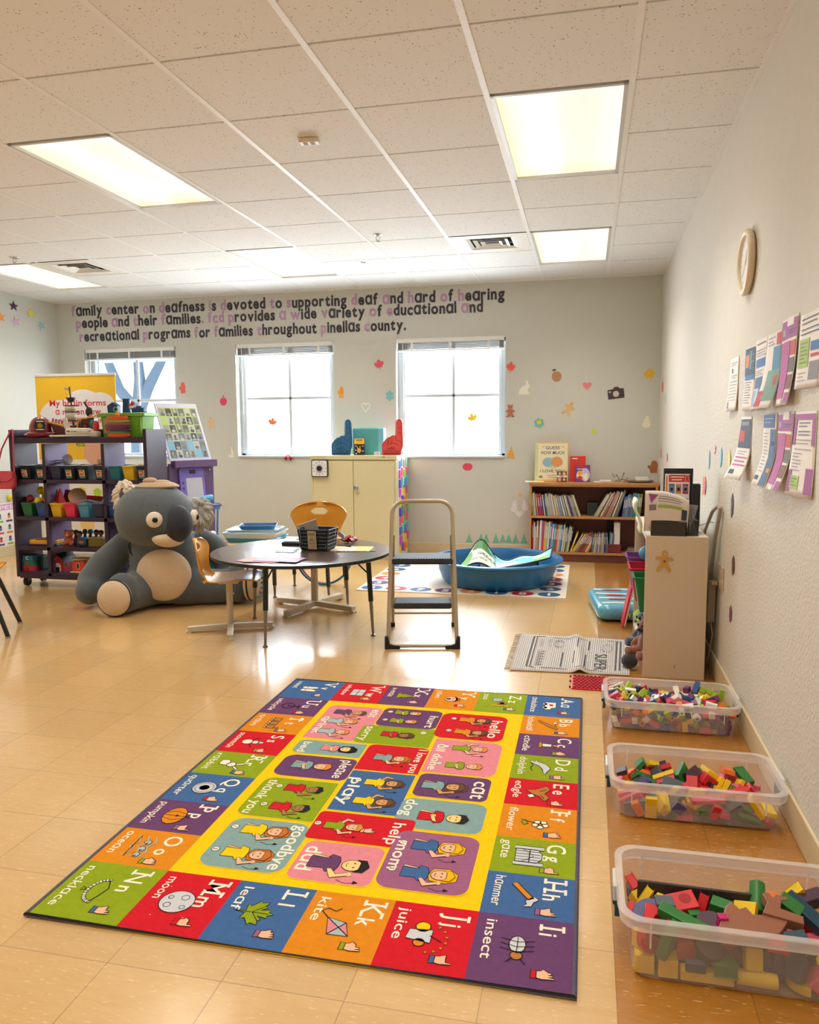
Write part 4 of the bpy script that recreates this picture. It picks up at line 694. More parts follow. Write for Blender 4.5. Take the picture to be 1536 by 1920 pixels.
hero('tri', (.04, .022, .058), 'red', (1318, 1697), .125, (.1, .1, 1.1), 'red pointed block standing beside the round-holed red block')
hero('tri', (.04, .02, .055), 'yellow', (1212, 1682), .13, (.3, .2, .9), 'yellow pointed block at the end of the black board')
hero('box', (.042, .03, .022), 'yellow', (1245, 1692), .12, (.5, .3, .1), 'small yellow block behind the violet half-round block')
hero('arch', (.08, .05, .026), 'red', (1240, 1722), .118, (.2, .1, -.1), 'red arch block in front of the violet half-round block')
hero('cyl', (.07, .07, .02), 'plum', (1333, 1736), .112, (.35, -.1, 0), 'dark round disc between the long green block and the brown wedge')
hero('box', (.022, .02, .045), 'magenta', (1354, 1732), .128, (.1, .05, .2), 'small magenta block standing between disc and brown wedge')
hero('box', (.055, .034, .018), 'yellow', (1398, 1705), .125, (.6, -.3, -.5), 'yellow block poking out beside the brown L-shaped block')
hero('box', (.10, .036, .03), 'plum', (1508, 1690), .135, (.1, -.2, .35), 'dark plum block near the wall end of the nearest bin')
hero('box', (.14, .036, .026), 'dark teal', (1522, 1722), .125, (.15, .35, -.75), 'long teal block sloping down at the wall end of the bin')
hero('box', (.055, .036, .03), 'green', (1481, 1700), .14, (.3, .4, -.5), 'green block wedged above the L-shaped brown block')
hero('box', (.05, .042, .032), 'dark teal', (1494, 1768), .118, (.2, -.2, .1), 'teal block against the near rim of the nearest bin')
hero('box', (.05, .045, .024), 'red', (1458, 1766), .115, (.3, .1, .05), 'red block tucked under the point of the big brown wedge')
hero('tri', (.06, .03, .04), 'yellow', (1498, 1672), .145, (.2, .1, .2), 'yellow roof-shaped block at the back near the wall')
# ================================================================== WHITE SHELF UNIT BY THE RIGHT WALL
LAM = M('d9c8ad', .4, var=.02); LAMW = M('e8e2d6', .4, var=.02)
sh = thing('shelf_unit', 'low cream laminate shelf unit by the right wall, gingerbread sticker on its end', 'shelf', (.30, 1.06, 0))
X0, X1, Y0, Y1, HT = -.155, .15, -.46, .46, .745
for nm, lo, hi in (('side_panel', (X0, Y0, 0), (X1, Y0 + .018, HT)), ('side_panel', (X0, Y1 - .018, 0), (X1, Y1, HT)), ('top_panel', (X0, Y0 + .018, HT - .018), (X1, Y1 - .018, HT)), ('back_panel', (X1 - .008, Y0 + .018, .05), (X1, Y1 - .018, HT - .018)), ('shelf_board', (X0 + .004, Y0 + .018, .05), (X1 - .008, Y1 - .018, .066)), ('shelf_board', (X0 + .004, Y0 + .018, .31), (X1 - .008, Y1 - .018, .326)), ('kick_board', (X0 + .03, Y0 + .018, 0), (X0 + .045, Y1 - .018, .05))):
    f = MB(); f.b2(lo, hi, LAM if nm == 'side_panel' else LAMW); f.build(nm, sh, bevel=.0015)
f = MB(); f.tube([(0, Y0 - .0006, .055), (.006, Y0 - .0006, .075)], .0015, M('6b4a2a', .7), 5); f.build('scuff_mark', sh)
# brochure rack on its top
DK = M('3a3531', .45); rk = thing('brochure_rack', 'dark brown tilted brochure rack stuffed with flyers on top of the cream shelf', 'rack', (.285, .77, .745))
f = MB(); f.b2((-.10, -.135, 0), (.12, .0, .006), DK); f.b2((-.115, -.15, .0), (.06, -.145, .105), DK); f.b2((.055, -.15, 0), (.06, .02, .09), DK); f.b2((.09, -.06, 0), (.13, .1, .07), DK); f.build('tray', rk)
f = MB(); f.prism([(-.13, .06), (.085, .03), (.13, -.13), (-.11, -.12)], 0, .004, DK); fo = f.build('folder', rk); fo.location = (-.0, -.07, .10); fo.rotation_euler = (PI / 2 - .25, 0, 0)
GLS = seethrough('smoked_acrylic', '8a8484', .5, .1)
f = MB(); f.sheet(lambda u, v: (.075 + .05 * math.sin(u * PI) * (.4 + .6 * v), -.12 + .14 * u, .02 + .13 * v), 10, 6, GLS); f.build('acrylic_holder', rk, solid=.002)
PAPER = M('f1ebe6', .7, var=.02); PURP = M('a8539b', .7, var=.02); LIMEP = M('a9c65a', .7); PBLUE = M('3f74b8', .7); PRED = M('d23a34', .7); PGREY = M('8d8a90', .7); PTXT = M('77727c', .7); PDK = M('3c4a66', .7); PORG = M('e88a4a', .7); PSKY = M('8fb7d8', .7); PLIL = M('b5a3cf', .7)
def flyer_on_rack():
    t = thing('flyer', 'white flyer with a purple corner and green band slumping over the rack front', 'flyer', (.29, .60, .745))
    f = MB(); C = lambda u, v: (-.155 + .215 * u + .02 * (1 - v) * 0, -.006 + .055 * (1 - v) - .02 * math.sin(v * 3), .02 + .215 * v - .05 * u * v * v + .02 * math.sin(u * 3) * v)
    f.sheet(lambda u, v: C(u, v), 12, 12, PAPER); f.build('sheet', t, smooth=60, solid=.002)
    f = MB(); D_ = lambda u, v: (C(u, v)[0], C(u, v)[1] - .0025, C(u, v)[2])
    def q(u0, v0, u1, v1, m): f.sheet(lambda a, b: D_(u0 + (u1 - u0) * a, v0 + (v1 - v0) * b), 4, 4, m)
    f.add([D_(.08, .93), D_(.3, .9), D_(.14, .7)], [(0, 2, 1)], PURP); q(.3, .58, .85, .66, LIMEP); q(.32, .86, .8, .875, PTXT); q(.3, .8, .85, .82, PTXT); q(.3, .74, .8, .755, PURP); q(.1, .52, .26, .66, PGREY); q(.84, .3, .96, .6, PDK); q(.8, .06, .96, .28, PGREY)
    f.build('print', t)
    return t
flyer_on_rack()
f = MB(); f.sheet(lambda u, v: (.155 - .03 + .02 * math.sin(v * 5) - .035 * v * (1 - v) * 4 * .6, .62 + u * .2, .755 + .17 * v), 6, 14, M('dfe0c4', .7)); tag(f.build('curled_booklet', smooth=60, solid=.012), 'pale curled booklet bulging out beside the flyer in the rack', 'booklet')
t = thing('framed_notice', 'black framed notice with a red header and small pictures behind the rack', 'notice', (.335, .98, .745)); f = MB(); f.box((0, 0, .165), (.155, .014, .33), BLACK); f.build('frame', t, bevel=.003)
f = MB(frame((-.07, -.0078, .01), (1, 0, 0), (0, 0, 1))); f.rect(0, 0, .13, .29, PAPER); f.rect(.02, .245, .13, .285, PRED, .0005); f.rect(.005, .0, .015, .28, PORG, .0005); f.text('', 0, 0, .01, PAPER); f.rect(.03, .27, .1, .275, PAPER, .001); f.rect(.035, .255, .09, .26, PAPER, .001); f.outl([(.105, .25), (.128, .25), (.12, .283), (.108, .278)], PRED, PAPER, .001)
for k, c in enumerate((PBLUE, PORG, M('a8245e', .7))):
    f.rect(.022 + k * .036, .18, .052 + k * .036, .235, c, .0005); f.rect(.025 + k * .036, .19, .049 + k * .036, .225, PGREY, .001); f.oval(.037 + k * .036, .205, .008, .01, INK, .0015)
f.rect(.094, .10, .124, .155, PBLUE, .0005); f.rect(.097, .108, .121, .15, PAPER, .001); f.oval(.109, .13, .006, .012, PDK, .0015); f.build('notice_sheet', t)
f = MB(); f.box((0, 0, .12), (.045, .016, .24), BLACK); o = f.build('tablet', bevel=.008); o.location = (.425, .93, .755); tag(o, 'thin black upright tablet at the wall corner of the cream shelf', 'tablet')
f = MB(); f.sheet(lambda u, v: (-.03 + .07 * u, .05 * v + .01 * math.sin(u * 4), .002 + .01 * u * v), 5, 5, PAPER); o = f.build('paper_scrap', solid=.001); o.location = (.40, .70, .745); tag(o, 'white paper scrap at the wall corner of the cream shelf top', 'paper')
# plastic baskets and soft toys in the shelf
def basket(x, y, z, w, d, h, m, label, ry=0.):
    t = thing('storage_basket', label, 'basket', (x, y, z), 0, 'coloured plastic baskets')
    f = MB(); L = lambda a, b, zz: [Vector((p, q, zz)) for p, q in rrp(-a / 2, -b / 2, a / 2, b / 2, .012, 3)]
    f.ring([L(w * .8, d * .8, 0), L(w, d, h), L(w - .006, d - .006, h), L(w * .8 - .006, d * .8 - .006, .004)], m); f.build('tub', t, smooth=40)
    f = MB(); f.ring([L(w, d, h - .012), L(w + .016, d + .016, h - .01), L(w + .016, d + .016, h), L(w, d, h)], m, closed=True); f.build('rim', t); return t
GREEN = M('0f7a3d', .4); REDP = M('b51233', .4)
basket(.247, .74, .327, .30, .17, .19, GREEN, 'deep green plastic basket sticking out of the cream shelf')
basket(.25, 1.04, .327, .32, .24, .19, REDP, 'dark red plastic basket behind the green one in the cream shelf')
basket(.245, 1.36, .327, .31, .2, .2, M('7a3f8f', .4), 'purple plastic basket at the far end of the cream shelf')
f = MB(); f.ball((0, 0, 0), (.05, .05, .045), M('4f93c4', .6)); o = f.build('fabric_ball', smooth=80); o.location = (.20, 1.22, .56); tag(o, 'blue ball showing above the purple basket', 'ball')
t = thing('book', 'red book with white pages leaning against the cream shelf by the floor', 'book', (.085, 1.66, .02), 0, rot=(0, .2, 0)); f = MB(); f.box((0, 0, .17), (.012, .2, .34), M('d23548', .5)); f.build('cover', t); f = MB(); f.box((.01, 0, .165), (.01, .19, .32), PAPER); f.build('pages', t)
LIMEF = M('a8cc62', .9, sheen=.4, bump=.4); SLF = M('47516b', .9, sheen=.4, bump=.4); BRF = M('8a5238', .9, sheen=.4, bump=.4); DKF = M('2e2a30', .9, sheen=.4, bump=.4); EYE = M('101012', .2)
def plush(loc, rz, label, c1, c2, k):
    t = thing('plush_toy', label, 'soft toy', loc, rz, 'soft toys on the lower shelf'); f = MB()
    f.ball((0, 0, .07), (.055, .05, .07), c1); f.ball((0, -.01, .165), (.05, .048, .045), c1)
    for s in (-1, 1): f.tube([(s * .04, 0, .1), (s * .075, -.02, .07), (s * .085, -.04, .04)], [.02, .022, .018], c1, 8); f.tube([(s * .03, -.01, .03), (s * .05, -.07, .025), (s * .05, -.1, .03)], [.028, .026, .028], c1, 8); f.ball((s * .038, 0, .205), .017, c1, 10)
    f.build('body', t, remesh=.008, sm=3); f = MB(); f.ball((0, -.045, .155), (.025, .02, .018), c2, 10); f.build('muzzle', t, smooth=80)
    for s in (-1, 1): f = MB(); f.ball((s * .018, -.053, .178), .0065, EYE, 8); f.build('eye', t, smooth=80)
    f = MB(); f.ball((0, -.066, .158), (.008, .006, .006), EYE, 8); f.build('nose', t, smooth=80); return t
plush((.185, .92, .067), -1.2, 'lime green and navy soft toy peeking out of the cream shelf', SLF, LIMEF, 0)
plush((.18, .745, .067), -1.0, 'brown soft toy with dark paws lowest in the cream shelf', BRF, DKF, 0)
f = MB(); f.ball((0, 0, 0), (.05, .04, .045), LIMEF); o = f.build('soft_ball', smooth=80); o.location = (.16, .95, .24); tag(o, 'lime green plush ball above the navy soft toy', 'soft toy')
f = MB(); f.ball((0, 0, 0), (.045, .045, .042), DKF); o = f.build('soft_ball', smooth=80); o.location = (.085, .73, .045); tag(o, 'black plush ball by the brown soft toy', 'soft toy')
# ================================================================== WOODEN BOOKCASE AND ITS BOOKS
LIGHTWOOD = M('c08a55', .5, var=.18, sc=22, name='light_wood_edge'); DARKWOOD = M('6e3f33', .5, var=.2, sc=16, name='dark_wood_veneer')
bc = thing('bookcase', 'low brown wooden bookcase full of picture books in the corner', 'bookcase', (-.10, 4.1, 0)); w_ = .60; D_ = .27
for nm, lo, hi, m in (('side_panel', (-w_, 0, 0), (-w_ + .02, D_, .75), LIGHTWOOD), ('side_panel', (w_ - .02, 0, 0), (w_, D_, .75), LIGHTWOOD), ('top_board', (-w_ - .005, -.006, .75), (w_ + .004, D_, .773), LIGHTWOOD), ('shelf_board', (-w_ + .02, .004, .425), (w_ - .02, D_, .446), LIGHTWOOD), ('shelf_board', (-w_ + .02, .004, .075), (w_ - .02, D_, .095), LIGHTWOOD), ('plinth', (-w_ + .02, .012, 0), (w_ - .02, .03, .075), DARKWOOD), ('back_panel', (-w_ + .02, D_ - .008, .095), (w_ - .02, D_, .75), DARKWOOD)):
    f = MB(); f.b2(lo, hi, m); f.build(nm, bc, bevel=.0015)
f = MB(); f.b2((-w_ + .02, 0, .735), (w_ - .02, .02, .75), LIGHTWOOD); f.b2((-w_ + .02, 0, .425), (w_ - .02, .0039, .447), LIGHTWOOD); f.b2((-w_ + .02, 0, .075), (w_ - .02, .0039, .0955), LIGHTWOOD); f.build('edge_band', bc)
BKC = {'pale green': 'a8b48a', 'cream': 'd8cfa8', 'red': 'c8303c', 'hot pink': 'e02860', 'violet': '6a62a8', 'white': 'dfe2e8', 'grey blue': '6a7c96', 'tan': 'b89a78', 'dusty pink': 'c89a98', 'sky blue': '78aed2', 'blue': '2f64a6', 'teal': '3d8c8c', 'green': '5e8a3a', 'orange': 'd07a34', 'yellow': 'e6b62c', 'brown': '7c4a38', 'navy': '2b3a5c', 'magenta': 'b5427f', 'olive': '8a8448', 'pale grey': 'b6b8b6'}
BK = {}
def book(x, z, t, h, d, a, col, label, group, y=4.115, col2=None):
    k = (round(t, 3), round(h, 3), round(d, 2), col, col2)
    if k not in BK:
        m = M(BKC[col], .5, var=.1, sc=40); pg = M('e6e0d2', .8); f = MB()
        f.b2((0, 0, 0), (t, .004, h), m); f.b2((0, .004, 0), (.002, d, h), m); f.b2((t - .002, .004, 0), (t, d, h), m); f.b2((.002, .004, .003), (t - .002, d - .004, h - .003), pg)
        if t > .009:
            c = M(BKC[col2 or 'white'], .6)
            f.b2((t * .25, -.0006, h * .45), (t * .75, 0, h * .85), c) if not col2 else f.b2((.0005, -.0006, 0), (t - .0005, 0, h * .3), c)
        o = f.build('book'); BK[k] = o.data; bpy.data.objects.remove(o)
    o = bpy.data.objects.new('book', BK[k]); COL.objects.link(o); o.location = (x, y, z); o.rotation_euler = (0, a, 0); return tag(o, label, 'book', group)
R = random.Random(11)
def row(seq, x, z, group, where, start=0):
    """seq: (thickness, height, lean, colour[, second colour]); x advances by the width each book takes on the board"""
    for n, q in enumerate(seq):
        t, h, a, c = q[:4]; zz = z
        px = x if a <= 0 else x
        if a > 0: book(px, zz + t * math.sin(a) + .0005, t, h, .19, a, c, '', group, 4.115 + R.uniform(0, .012), q[4] if len(q) > 4 else None)
        else: book(px, zz + .0005, t, h, .19, a, c, '', group, 4.115 + R.uniform(0, .012), q[4] if len(q) > 4 else None)
        o = COL.objects[-1]; o['label'] = f'{c} book, {nth(n + start)} from the window end {where}'
        x += t / math.cos(a) + .0008
        if n + 1 < len(seq):
            d_ = math.sin(a) - math.sin(seq[n + 1][2]); x += max(0, d_) * min(h, seq[n + 1][1])
    return x
def leansets(cols, t0, h0, h1, a0, a1):
    n = len(cols); return [(t0[i % len(t0)], h0 + (h1 - h0) * i / (n - 1) + R.uniform(-.012, .012), math.radians(a0 + (a1 - a0) * i / (n - 1)), c) for i, c in enumerate(cols)]
c1 = 'tan,pale green,cream,grey blue,orange,hot pink,red,violet,red,navy,white,navy,grey blue,white,pale green,cream,pale grey,dusty pink,white,tan,cream,pale green,dusty pink,sky blue,tan,grey blue,white,grey blue,pale grey,green,cream,dusty pink,navy,violet,pale grey,tan,grey blue,pale green,cream'.split(',')
row(leansets(c1, (.0095, .008, .0115, .009), .215, .205, -4, -19), -.672, .446, 'picture books leaning on the upper shelf', 'in the first leaning row, upper shelf')
c2 = 'pale green,white,tan,brown,cream,pale grey,olive,red,pale grey,dusty pink,tan,brown,white,green,tan,blue'.split(',')
row(leansets(c2, (.0105, .008), .25, .262, 29, 17), -.085, .446, 'picture books leaning towards the wall on the upper shelf', 'in the second leaning row, upper shelf')
c3 = 'violet,grey blue,sky blue,violet,teal,grey blue,teal,teal,sky blue,green,olive'.split(',')
row(leansets(c3, (.012, .016), .20, .235, 7, 5), .175, .446, 'teal and blue books at the wall end of the upper shelf', 'in the teal and blue row, upper shelf')
c4 = [('red', .012, .30), ('white', .012, .285), ('pale grey', .01, .24), ('tan', .02, .30), ('brown', .006, .25), ('white', .02, .305), ('magenta', .022, .30), ('yellow', .012, .295), ('cream', .01, .285), ('pale green', .012, .29), ('white', .012, .295), ('violet', .016, .29), ('sky blue', .022, .27), ('teal', .016, .27), ('red', .01, .262), ('orange', .012, .265), ('cream', .012, .262), ('sky blue', .014, .265), ('blue', .012, .258), ('white', .008, .268), ('pale green', .012, .235), ('cream', .009, .24), ('brown', .01, .22), ('sky blue', .014, .25), ('cream', .012, .245), ('navy', .012, .245)]
x = row([(t, h, math.radians(.5 + 8.5 * i / 25), c) + (('hot pink',) if c == 'magenta' else ()) for i, (c, t, h) in enumerate(c4)], -.672, .095, 'picture books on the lower shelf', 'in the upright row, lower shelf')
c5 = [('yellow', .015, .2, 19), ('cream', .008, .2, 30), ('yellow', .013, .205, 33), ('tan', .01, .205, 33), ('grey blue', .012, .205, 32), ('red', .014, .22, 31), ('brown', .012, .22, 31), ('olive', .01, .2, 30), ('red', .012, .205, 30), ('cream', .016, .19, 29), ('orange', .014, .19, 29)]
x = row([(t, h, math.radians(a), c) for c, t, h, a in c5], x + .004, .095, 'picture books leaning on the lower shelf', 'in the slanting row, lower shelf')
c6 = 'navy,grey blue,pale green,cream,pale grey,violet,white,grey blue,tan,pale grey,dusty pink,navy,grey blue,violet'.split(',')
row(leansets(c6, (.008, .010), .17, .185, 8, -2), -.115, .095, 'thin books at the wall end of the lower shelf', 'in the thin-book row, lower shelf')
t = thing('magazine_holder', 'dark red magazine holder with booklets at the wall end of the lower shelf', 'magazine holder', (.108, 4.13, .095)); MR = M('7c2c2e', .6); MK = M('2c2b30', .7)
f = MB(); f.b2((-.07, 0, 0), (.07, .004, .085), MR); f.b2((-.07, .0, 0), (-.066, .2, .085), MR); f.b2((.066, 0, 0), (.07, .2, .085), MR); f.b2((-.07, 0, 0), (.07, .2, .004), MR); f.build('box', t)
f = MB(); f.b2((-.066, .19, .004), (.0, .194, .29), MK); f.build('back_flap', t)
for k, c in enumerate(('teal', 'sky blue', 'white', 'grey blue', 'teal')): book(.055 + k * .010, .101, .007, .19 - k * .004, .15, .06, c, f'thin {c} booklet, {nth(k)} of the five in the red magazine holder', 'booklets in the red magazine holder', 4.14)
t = thing('paper_block', 'tall white paper block standing in the red magazine holder', 'papers', (.135, 4.14, .10)); f = MB(); f.box((0, .07, .145), (.055, .14, .29), M('e4e2e6', .7)); f.build('sheets', t)
for k in range(5): f = MB(); f.box((0, 0, 0), (.16 - k * .004, .2, .007), M(['8a6a60', '6a6460', 'a59a90', '7a5248', '9a9088'][k], .7)); o = f.build('magazine'); o.location = (.30 + .003 * k, 4.24, .099 + k * .0075); tag(o, f'{["brown", "grey", "pale", "rust", "beige"][k]} magazine lying flat, {nth(k)} up in the stack on the lower shelf', 'magazine', 'magazines lying flat on the lower shelf')
f = MB(); f.box((0, 0, .065), (.10, .12, .13), M('2e3a3c', .6)); o = f.build('card_box', bevel=.003); o.location = (-.10, 4.27, .446); tag(o, 'small dark teal box between the two leaning rows on the upper shelf', 'box')
# on top of the bookcase
def cover(name, label, cat, loc, w, h, d, m, rz=0., lean=.12, group=None):
    t = thing(name, label, cat, loc, 0, group, rot=(-lean, 0, rz)); f = MB(); f.b2((-w / 2, 0, 0), (w / 2, d, h), m); f.build('cover', t, bevel=.0015)
    return t, MB(frame((-w / 2, -.0006, 0), (1, 0, 0), (0, 0, 1)))
CREAM = M('ece0bd', .5); GOLD = M('e9bf7a', .5)
t, f = cover('picture_book', 'large cream picture book titled Guess How Much I Love You, standing on the bookcase', 'book', (-.50, 4.235, .775), .325, .385, .014, GOLD, 0, .13)
f.rect(.03, .02, .315, .372, CREAM); f.rect(0, 0, .028, .385, M('c9d6a4', .5), .0004)
f.text('GUESS', .172, .318, .042, PDK, .0005, .012, fit=.135, ax=.5); f.text('HOW MUCH', .172, .268, .045, PDK, .0005, .012, fit=.225, ax=.5); f.text('I LOVE YOU', .172, .09, .04, PDK, .0005, .012, fit=.235, ax=.5)
for s in (0, 1): f.line([(.07 + s * .185, .335 + .012 * s), (.085 + s * .185, .345), (.10 + s * .185, .335 + .012 * (1 - s))], .004, PTXT, .0006)
f.oval(.175, .185, .10, .055, M('c6d3b0', .6), .0005); f.oval(.125, .19, .05, .045, M('8fb9c6', .6), .001); f.oval(.215, .195, .055, .05, M('dd9a5c', .6), .0014); f.line([(.12, .06), (.22, .06)], .004, PTXT, .0006); f.line([(.13, .04), (.21, .04)], .003, PTXT, .0006); f.oval(.06, .045, .02, .014, PGREY, .0006)
f.build('printed_cover', t)
t, f = cover('picture_book', 'bright red picture book standing between the cream book and the purple one', 'book', (-.245, 4.25, .775), .15, .25, .012, M('dd3528', .5), 0, .1); f.line([(.02, .225), (.07, .225)], .01, PAPER, .0005); f.line([(.03, .205), (.08, .2)], .006, PTXT, .0005); f.build('printed_cover', t)
t, f = cover('picture_book', 'purple picture book with a yellow figure, in front of the red book', 'book', (-.20, 4.19, .775), .145, .165, .01, M('7a3f8e', .5), 0, .08)
f.line([(.02, .148), (.10, .15)], .012, PRED, .0005); f.line([(.02, .125), (.09, .128)], .007, PAPER, .0005); f.oval(.10, .07, .042, .065, M('c9c3e0', .6), .0005); f.oval(.05, .065, .034, .045, PAPER, .0008); f.oval(.05, .085, .026, .022, M('efb41f', .6), .0012); f.oval(.05, .04, .024, .02, PRED, .0012); f.oval(.105, .05, .02, .035, PAPER, .0012); f.build('printed_cover', t)
t, f = cover('board_book', 'small board book with four coloured squares and a white band, before the cream book', 'book', (-.395, 4.16, .775), .095, .105, .012, M('7c2a33', .5), 0, .06)
for k, c in enumerate(('3f6d5c', 'd65a3c', 'c8702e', '50304a')): f.rect(.006 + .044 * (k % 2), .004 + .06 * (1 - k // 2), .045 + .044 * (k % 2), .044 + .056 * (1 - k // 2), M(c, .6), .0004); f.oval(.026 + .044 * (k % 2), .024 + .058 * (1 - k // 2), .012, .013, SK[1 if k % 2 else 0], .0008)
f.rect(0, .045, .095, .064, PAPER, .0012); f.line([(.03, .055), (.065, .055)], .007, PTXT, .0015); f.build('printed_cover', t)
def flat(name, label, cat, x, y, z, w, d, h, m, rz=0., group=None):
    f = MB(); f.box((0, 0, h / 2), (w, d, h), m); o = f.build(name, bevel=min(.002, h * .3)); o.location = (x, y, z); o.rotation_euler = (0, 0, rz); return tag(o, label, cat, group)
flat('paper_sheet', 'yellowish paper sheet overhanging the window end of the bookcase top', 'paper', -.66, 4.2, .774, .18, .15, .003, M('e8e2ae', .7), .1)
flat('card_stack', 'small white stack of cards on the bookcase beside the purple book', 'cards', -.06, 4.16, .774, .07, .05, .012, PAPER, .1); flat('card_stack', 'longer white stack of cards in the middle of the bookcase top', 'cards', .02, 4.26, .774, .11, .07, .018, PAPER, -.1)
PLT = M('8a7766', .5); t = thing('tray_stack', 'stack of thin brown trays at the wall end of the bookcase top', 'trays', (.34, 4.23, .774), 0)
for k in range(2): f = MB(); f.lathe([(.09, 0), (.13, .010), (.128, .013), (.088, .004)], PLT, c=(0, 0, k * .007), n=24, sy=.7); f.build('tray', t, smooth=40)
flat('notepad', 'thick pale notepad resting on the stack of thin trays', 'notepad', .36, 4.23, .794, .12, .09, .016, PAPER, .05); flat('notepad', 'thinner white notepad topping the thick pale notepad', 'notepad', .355, 4.235, .811, .115, .085, .014, M('e9dfcf', .6), -.04)
f = MB(); tw = M('7b6a58', .6)
for a, b, c in (((-.06, 0, .004), (-.02, .01, .03), (-.05, 0, .07)), ((-.03, 0, .004), (0, 0, .03), (.02, 0, .085)), ((.02, 0, .004), (.04, 0, .02), (.06, .01, .05)), ((-.02, .01, .02), (.02, 0, .03), (.06, 0, .006)), ((-.06, 0, .05), (-.075, 0, .06), (-.09, 0, .085))): f.tube([a, b, c], .004, tw, 6)
f.ball((.02, 0, .085), .008, tw, 8); f.ball((-.05, 0, .07), .007, tw, 8)
o = f.build('wire_sculpture', smooth=60); o.location = (.17, 4.22, .774); tag(o, 'thin twisted brown wire piece on the bookcase between cards and trays', 'ornament')
# ================================================================== RIGHT WALL: CLOCK, POSTERS, SOCKETS
t = thing('wall_clock', 'round white wall clock high on the right-hand textured wall'.replace('right-hand ', ''), 'clock', (XR - .001, .165, 2.008)); FR = frame((0, 0, 0), (0, -1, 0), (0, 0, 1)); IV = M('e6d9c0', .45)
f = MB(FR); f.lathe([(.125, 0), (.138, .008), (.142, .018), (.136, .03), (.122, .033), (.113, .028), (.111, .018), (.111, 0)], IV, n=40); f.build('bezel', t, smooth=60)
f = MB(FR); f.lathe([(.1105, 0), (.1105, .018)], M('eeebe4', .5), n=36); f.build('dial', t)
f = MB(FR)
for k in range(12): a = k * PI / 6; f.line([(.085 * math.sin(a), .085 * math.cos(a)), (.098 * math.sin(a), .098 * math.cos(a))], .004, INK, .0185)
f.build('hour_mark', t); f = MB(FR); f.line([(0, -.01), (.03, .05)], .006, INK, .0195); f.build('hour_hand', t); f = MB(FR); f.line([(.01, .01), (-.06, -.05)], .004, INK, .02); f.build('minute_hand', t)
f = MB(FR); f.lathe([(.112, .026), (.06, .029), (.001, .03)], seethrough('clock_glass', 'f4f6f8', .12, .05), n=36, caps=False); f.build('glass', t, smooth=60)
def poster(label, yc, zc, w, h, curl, tilt=0., group='flyers taped to the textured wall'):
    t = thing('flyer', label, 'flyer', (XR - .0015, yc, zc), 0, group, rot=(tilt, 0, 0))
    P = lambda u, v, e=0.: (-.001 - e - curl[0] * max(0, .5 - v) ** 1.5 * 2.2 - curl[1] * (1 - abs(2 * u - 1)) * (1 - v) ** .6 * .5 - curl[2] * (u if curl[3] else 1 - u) * (1 - v), w / 2 - w * u, -h / 2 + h * v)
    f = MB(); f.sheet(lambda u, v: P(u, v), 8, 10, PAPER); f.build('sheet', t, smooth=60, solid=.0006)
    f = MB()
    def q(u0, v0, u1, v1, m, e=.0014): f.sheet(lambda a, b: P(u0 + (u1 - u0) * a, v0 + (v1 - v0) * b, e), 3, 4, m)
    return t, q, f
def lines(q, u0, u1, vs, m=PTXT, th=.008):
    for k, v in enumerate(vs): q(u0, v, u1 - (.12 if k % 3 == 1 else 0), v + th, m, .002)
rg = lambda a, b, n: [a + (b - a) * i / (n - 1) for i in range(n)]
t, q, f = poster('plain white text flyer, first of the upper row from the corner', .435, 1.50, .215, .25, (.01, .005, .01, 0)); lines(q, .15, .85, (.9, .86)); q(.3, .72, .42, .8, PDK); lines(q, .3, .9, (.66, .62), PDK); lines(q, .1, .9, rg(.2, .55, 7)); q(.1, .06, .25, .18, PGREY); f.build('print', t)
t, q, f = poster('dark blue flyer with an orange drink picture, second in the upper row', .065, 1.505, .215, .27, (.012, .01, .0, 0), .02); q(.02, .55, .95, .98, PDK); q(.1, .68, .42, .88, PORG); q(.5, .65, .9, .93, M('5b9a9c', .7)); q(.05, .48, .95, .56, PBLUE); lines(q, .08, .75, rg(.12, .44, 9), PTXT, .01); f.build('print', t)
t, q, f = poster('white flyer with blue panels, third in the upper row', -.155, 1.51, .215, .28, (.02, .012, .01, 1)); lines(q, .1, .9, (.93,), PDK, .012); lines(q, .1, .95, (.84, .8, .76), PDK); q(.1, .6, .9, .72, PBLUE); lines(q, .1, .8, (.55, .52, .49)); q(.1, .3, .8, .46, M('4c6f94', .7)); q(.65, .2, .92, .32, PBLUE); q(.05, .05, .95, .28, PSKY, .001); f.build('print', t)
t, q, f = poster('green and blue curling picture flyer, fourth in the upper row', -.375, 1.51, .215, .28, (.04, .01, .02, 0)); lines(q, .1, .6, (.93, .88, .84), PDK); q(.7, .82, .95, .97, PRED); q(.55, .5, .98, .8, M('4f93b8', .7)); q(.3, .1, .98, .5, M('7fa89c', .7)); q(.02, .03, .4, .24, M('cc4a52', .7)); q(.75, .3, .9, .42, PRED, .002); f.build('print', t)
def purple_flyer(label, y, z, tilt, crv, h=.3):
    t, q, f = poster(label, y, z, .22, h, crv, tilt); q(.02, .76, .98, .97, PURP); q(.35, .9, .75, 1., PAPER, .0018); q(.1, .8, .25, .88, PLIL, .0018); lines(q, .5, .92, (.84, .81), PDK); q(.02, .08, .62, .73, M('c0569f', .7)); lines(q, .08, .55, rg(.14, .68, 12), PURP, .006)
    for k, c in enumerate(('c8503c', '6d6a60', '8a5a48')): q(.66, .56 - k * .19, .96, .72 - k * .19, M(c, .7))
    q(.7, .02, .98, .14, PURP); q(.3, .02, .6, .07, PAPER, .002); f.build('print', t)
purple_flyer('purple event flyer, fifth in the upper row', -.60, 1.525, 0, (.02, .01, .012, 1))
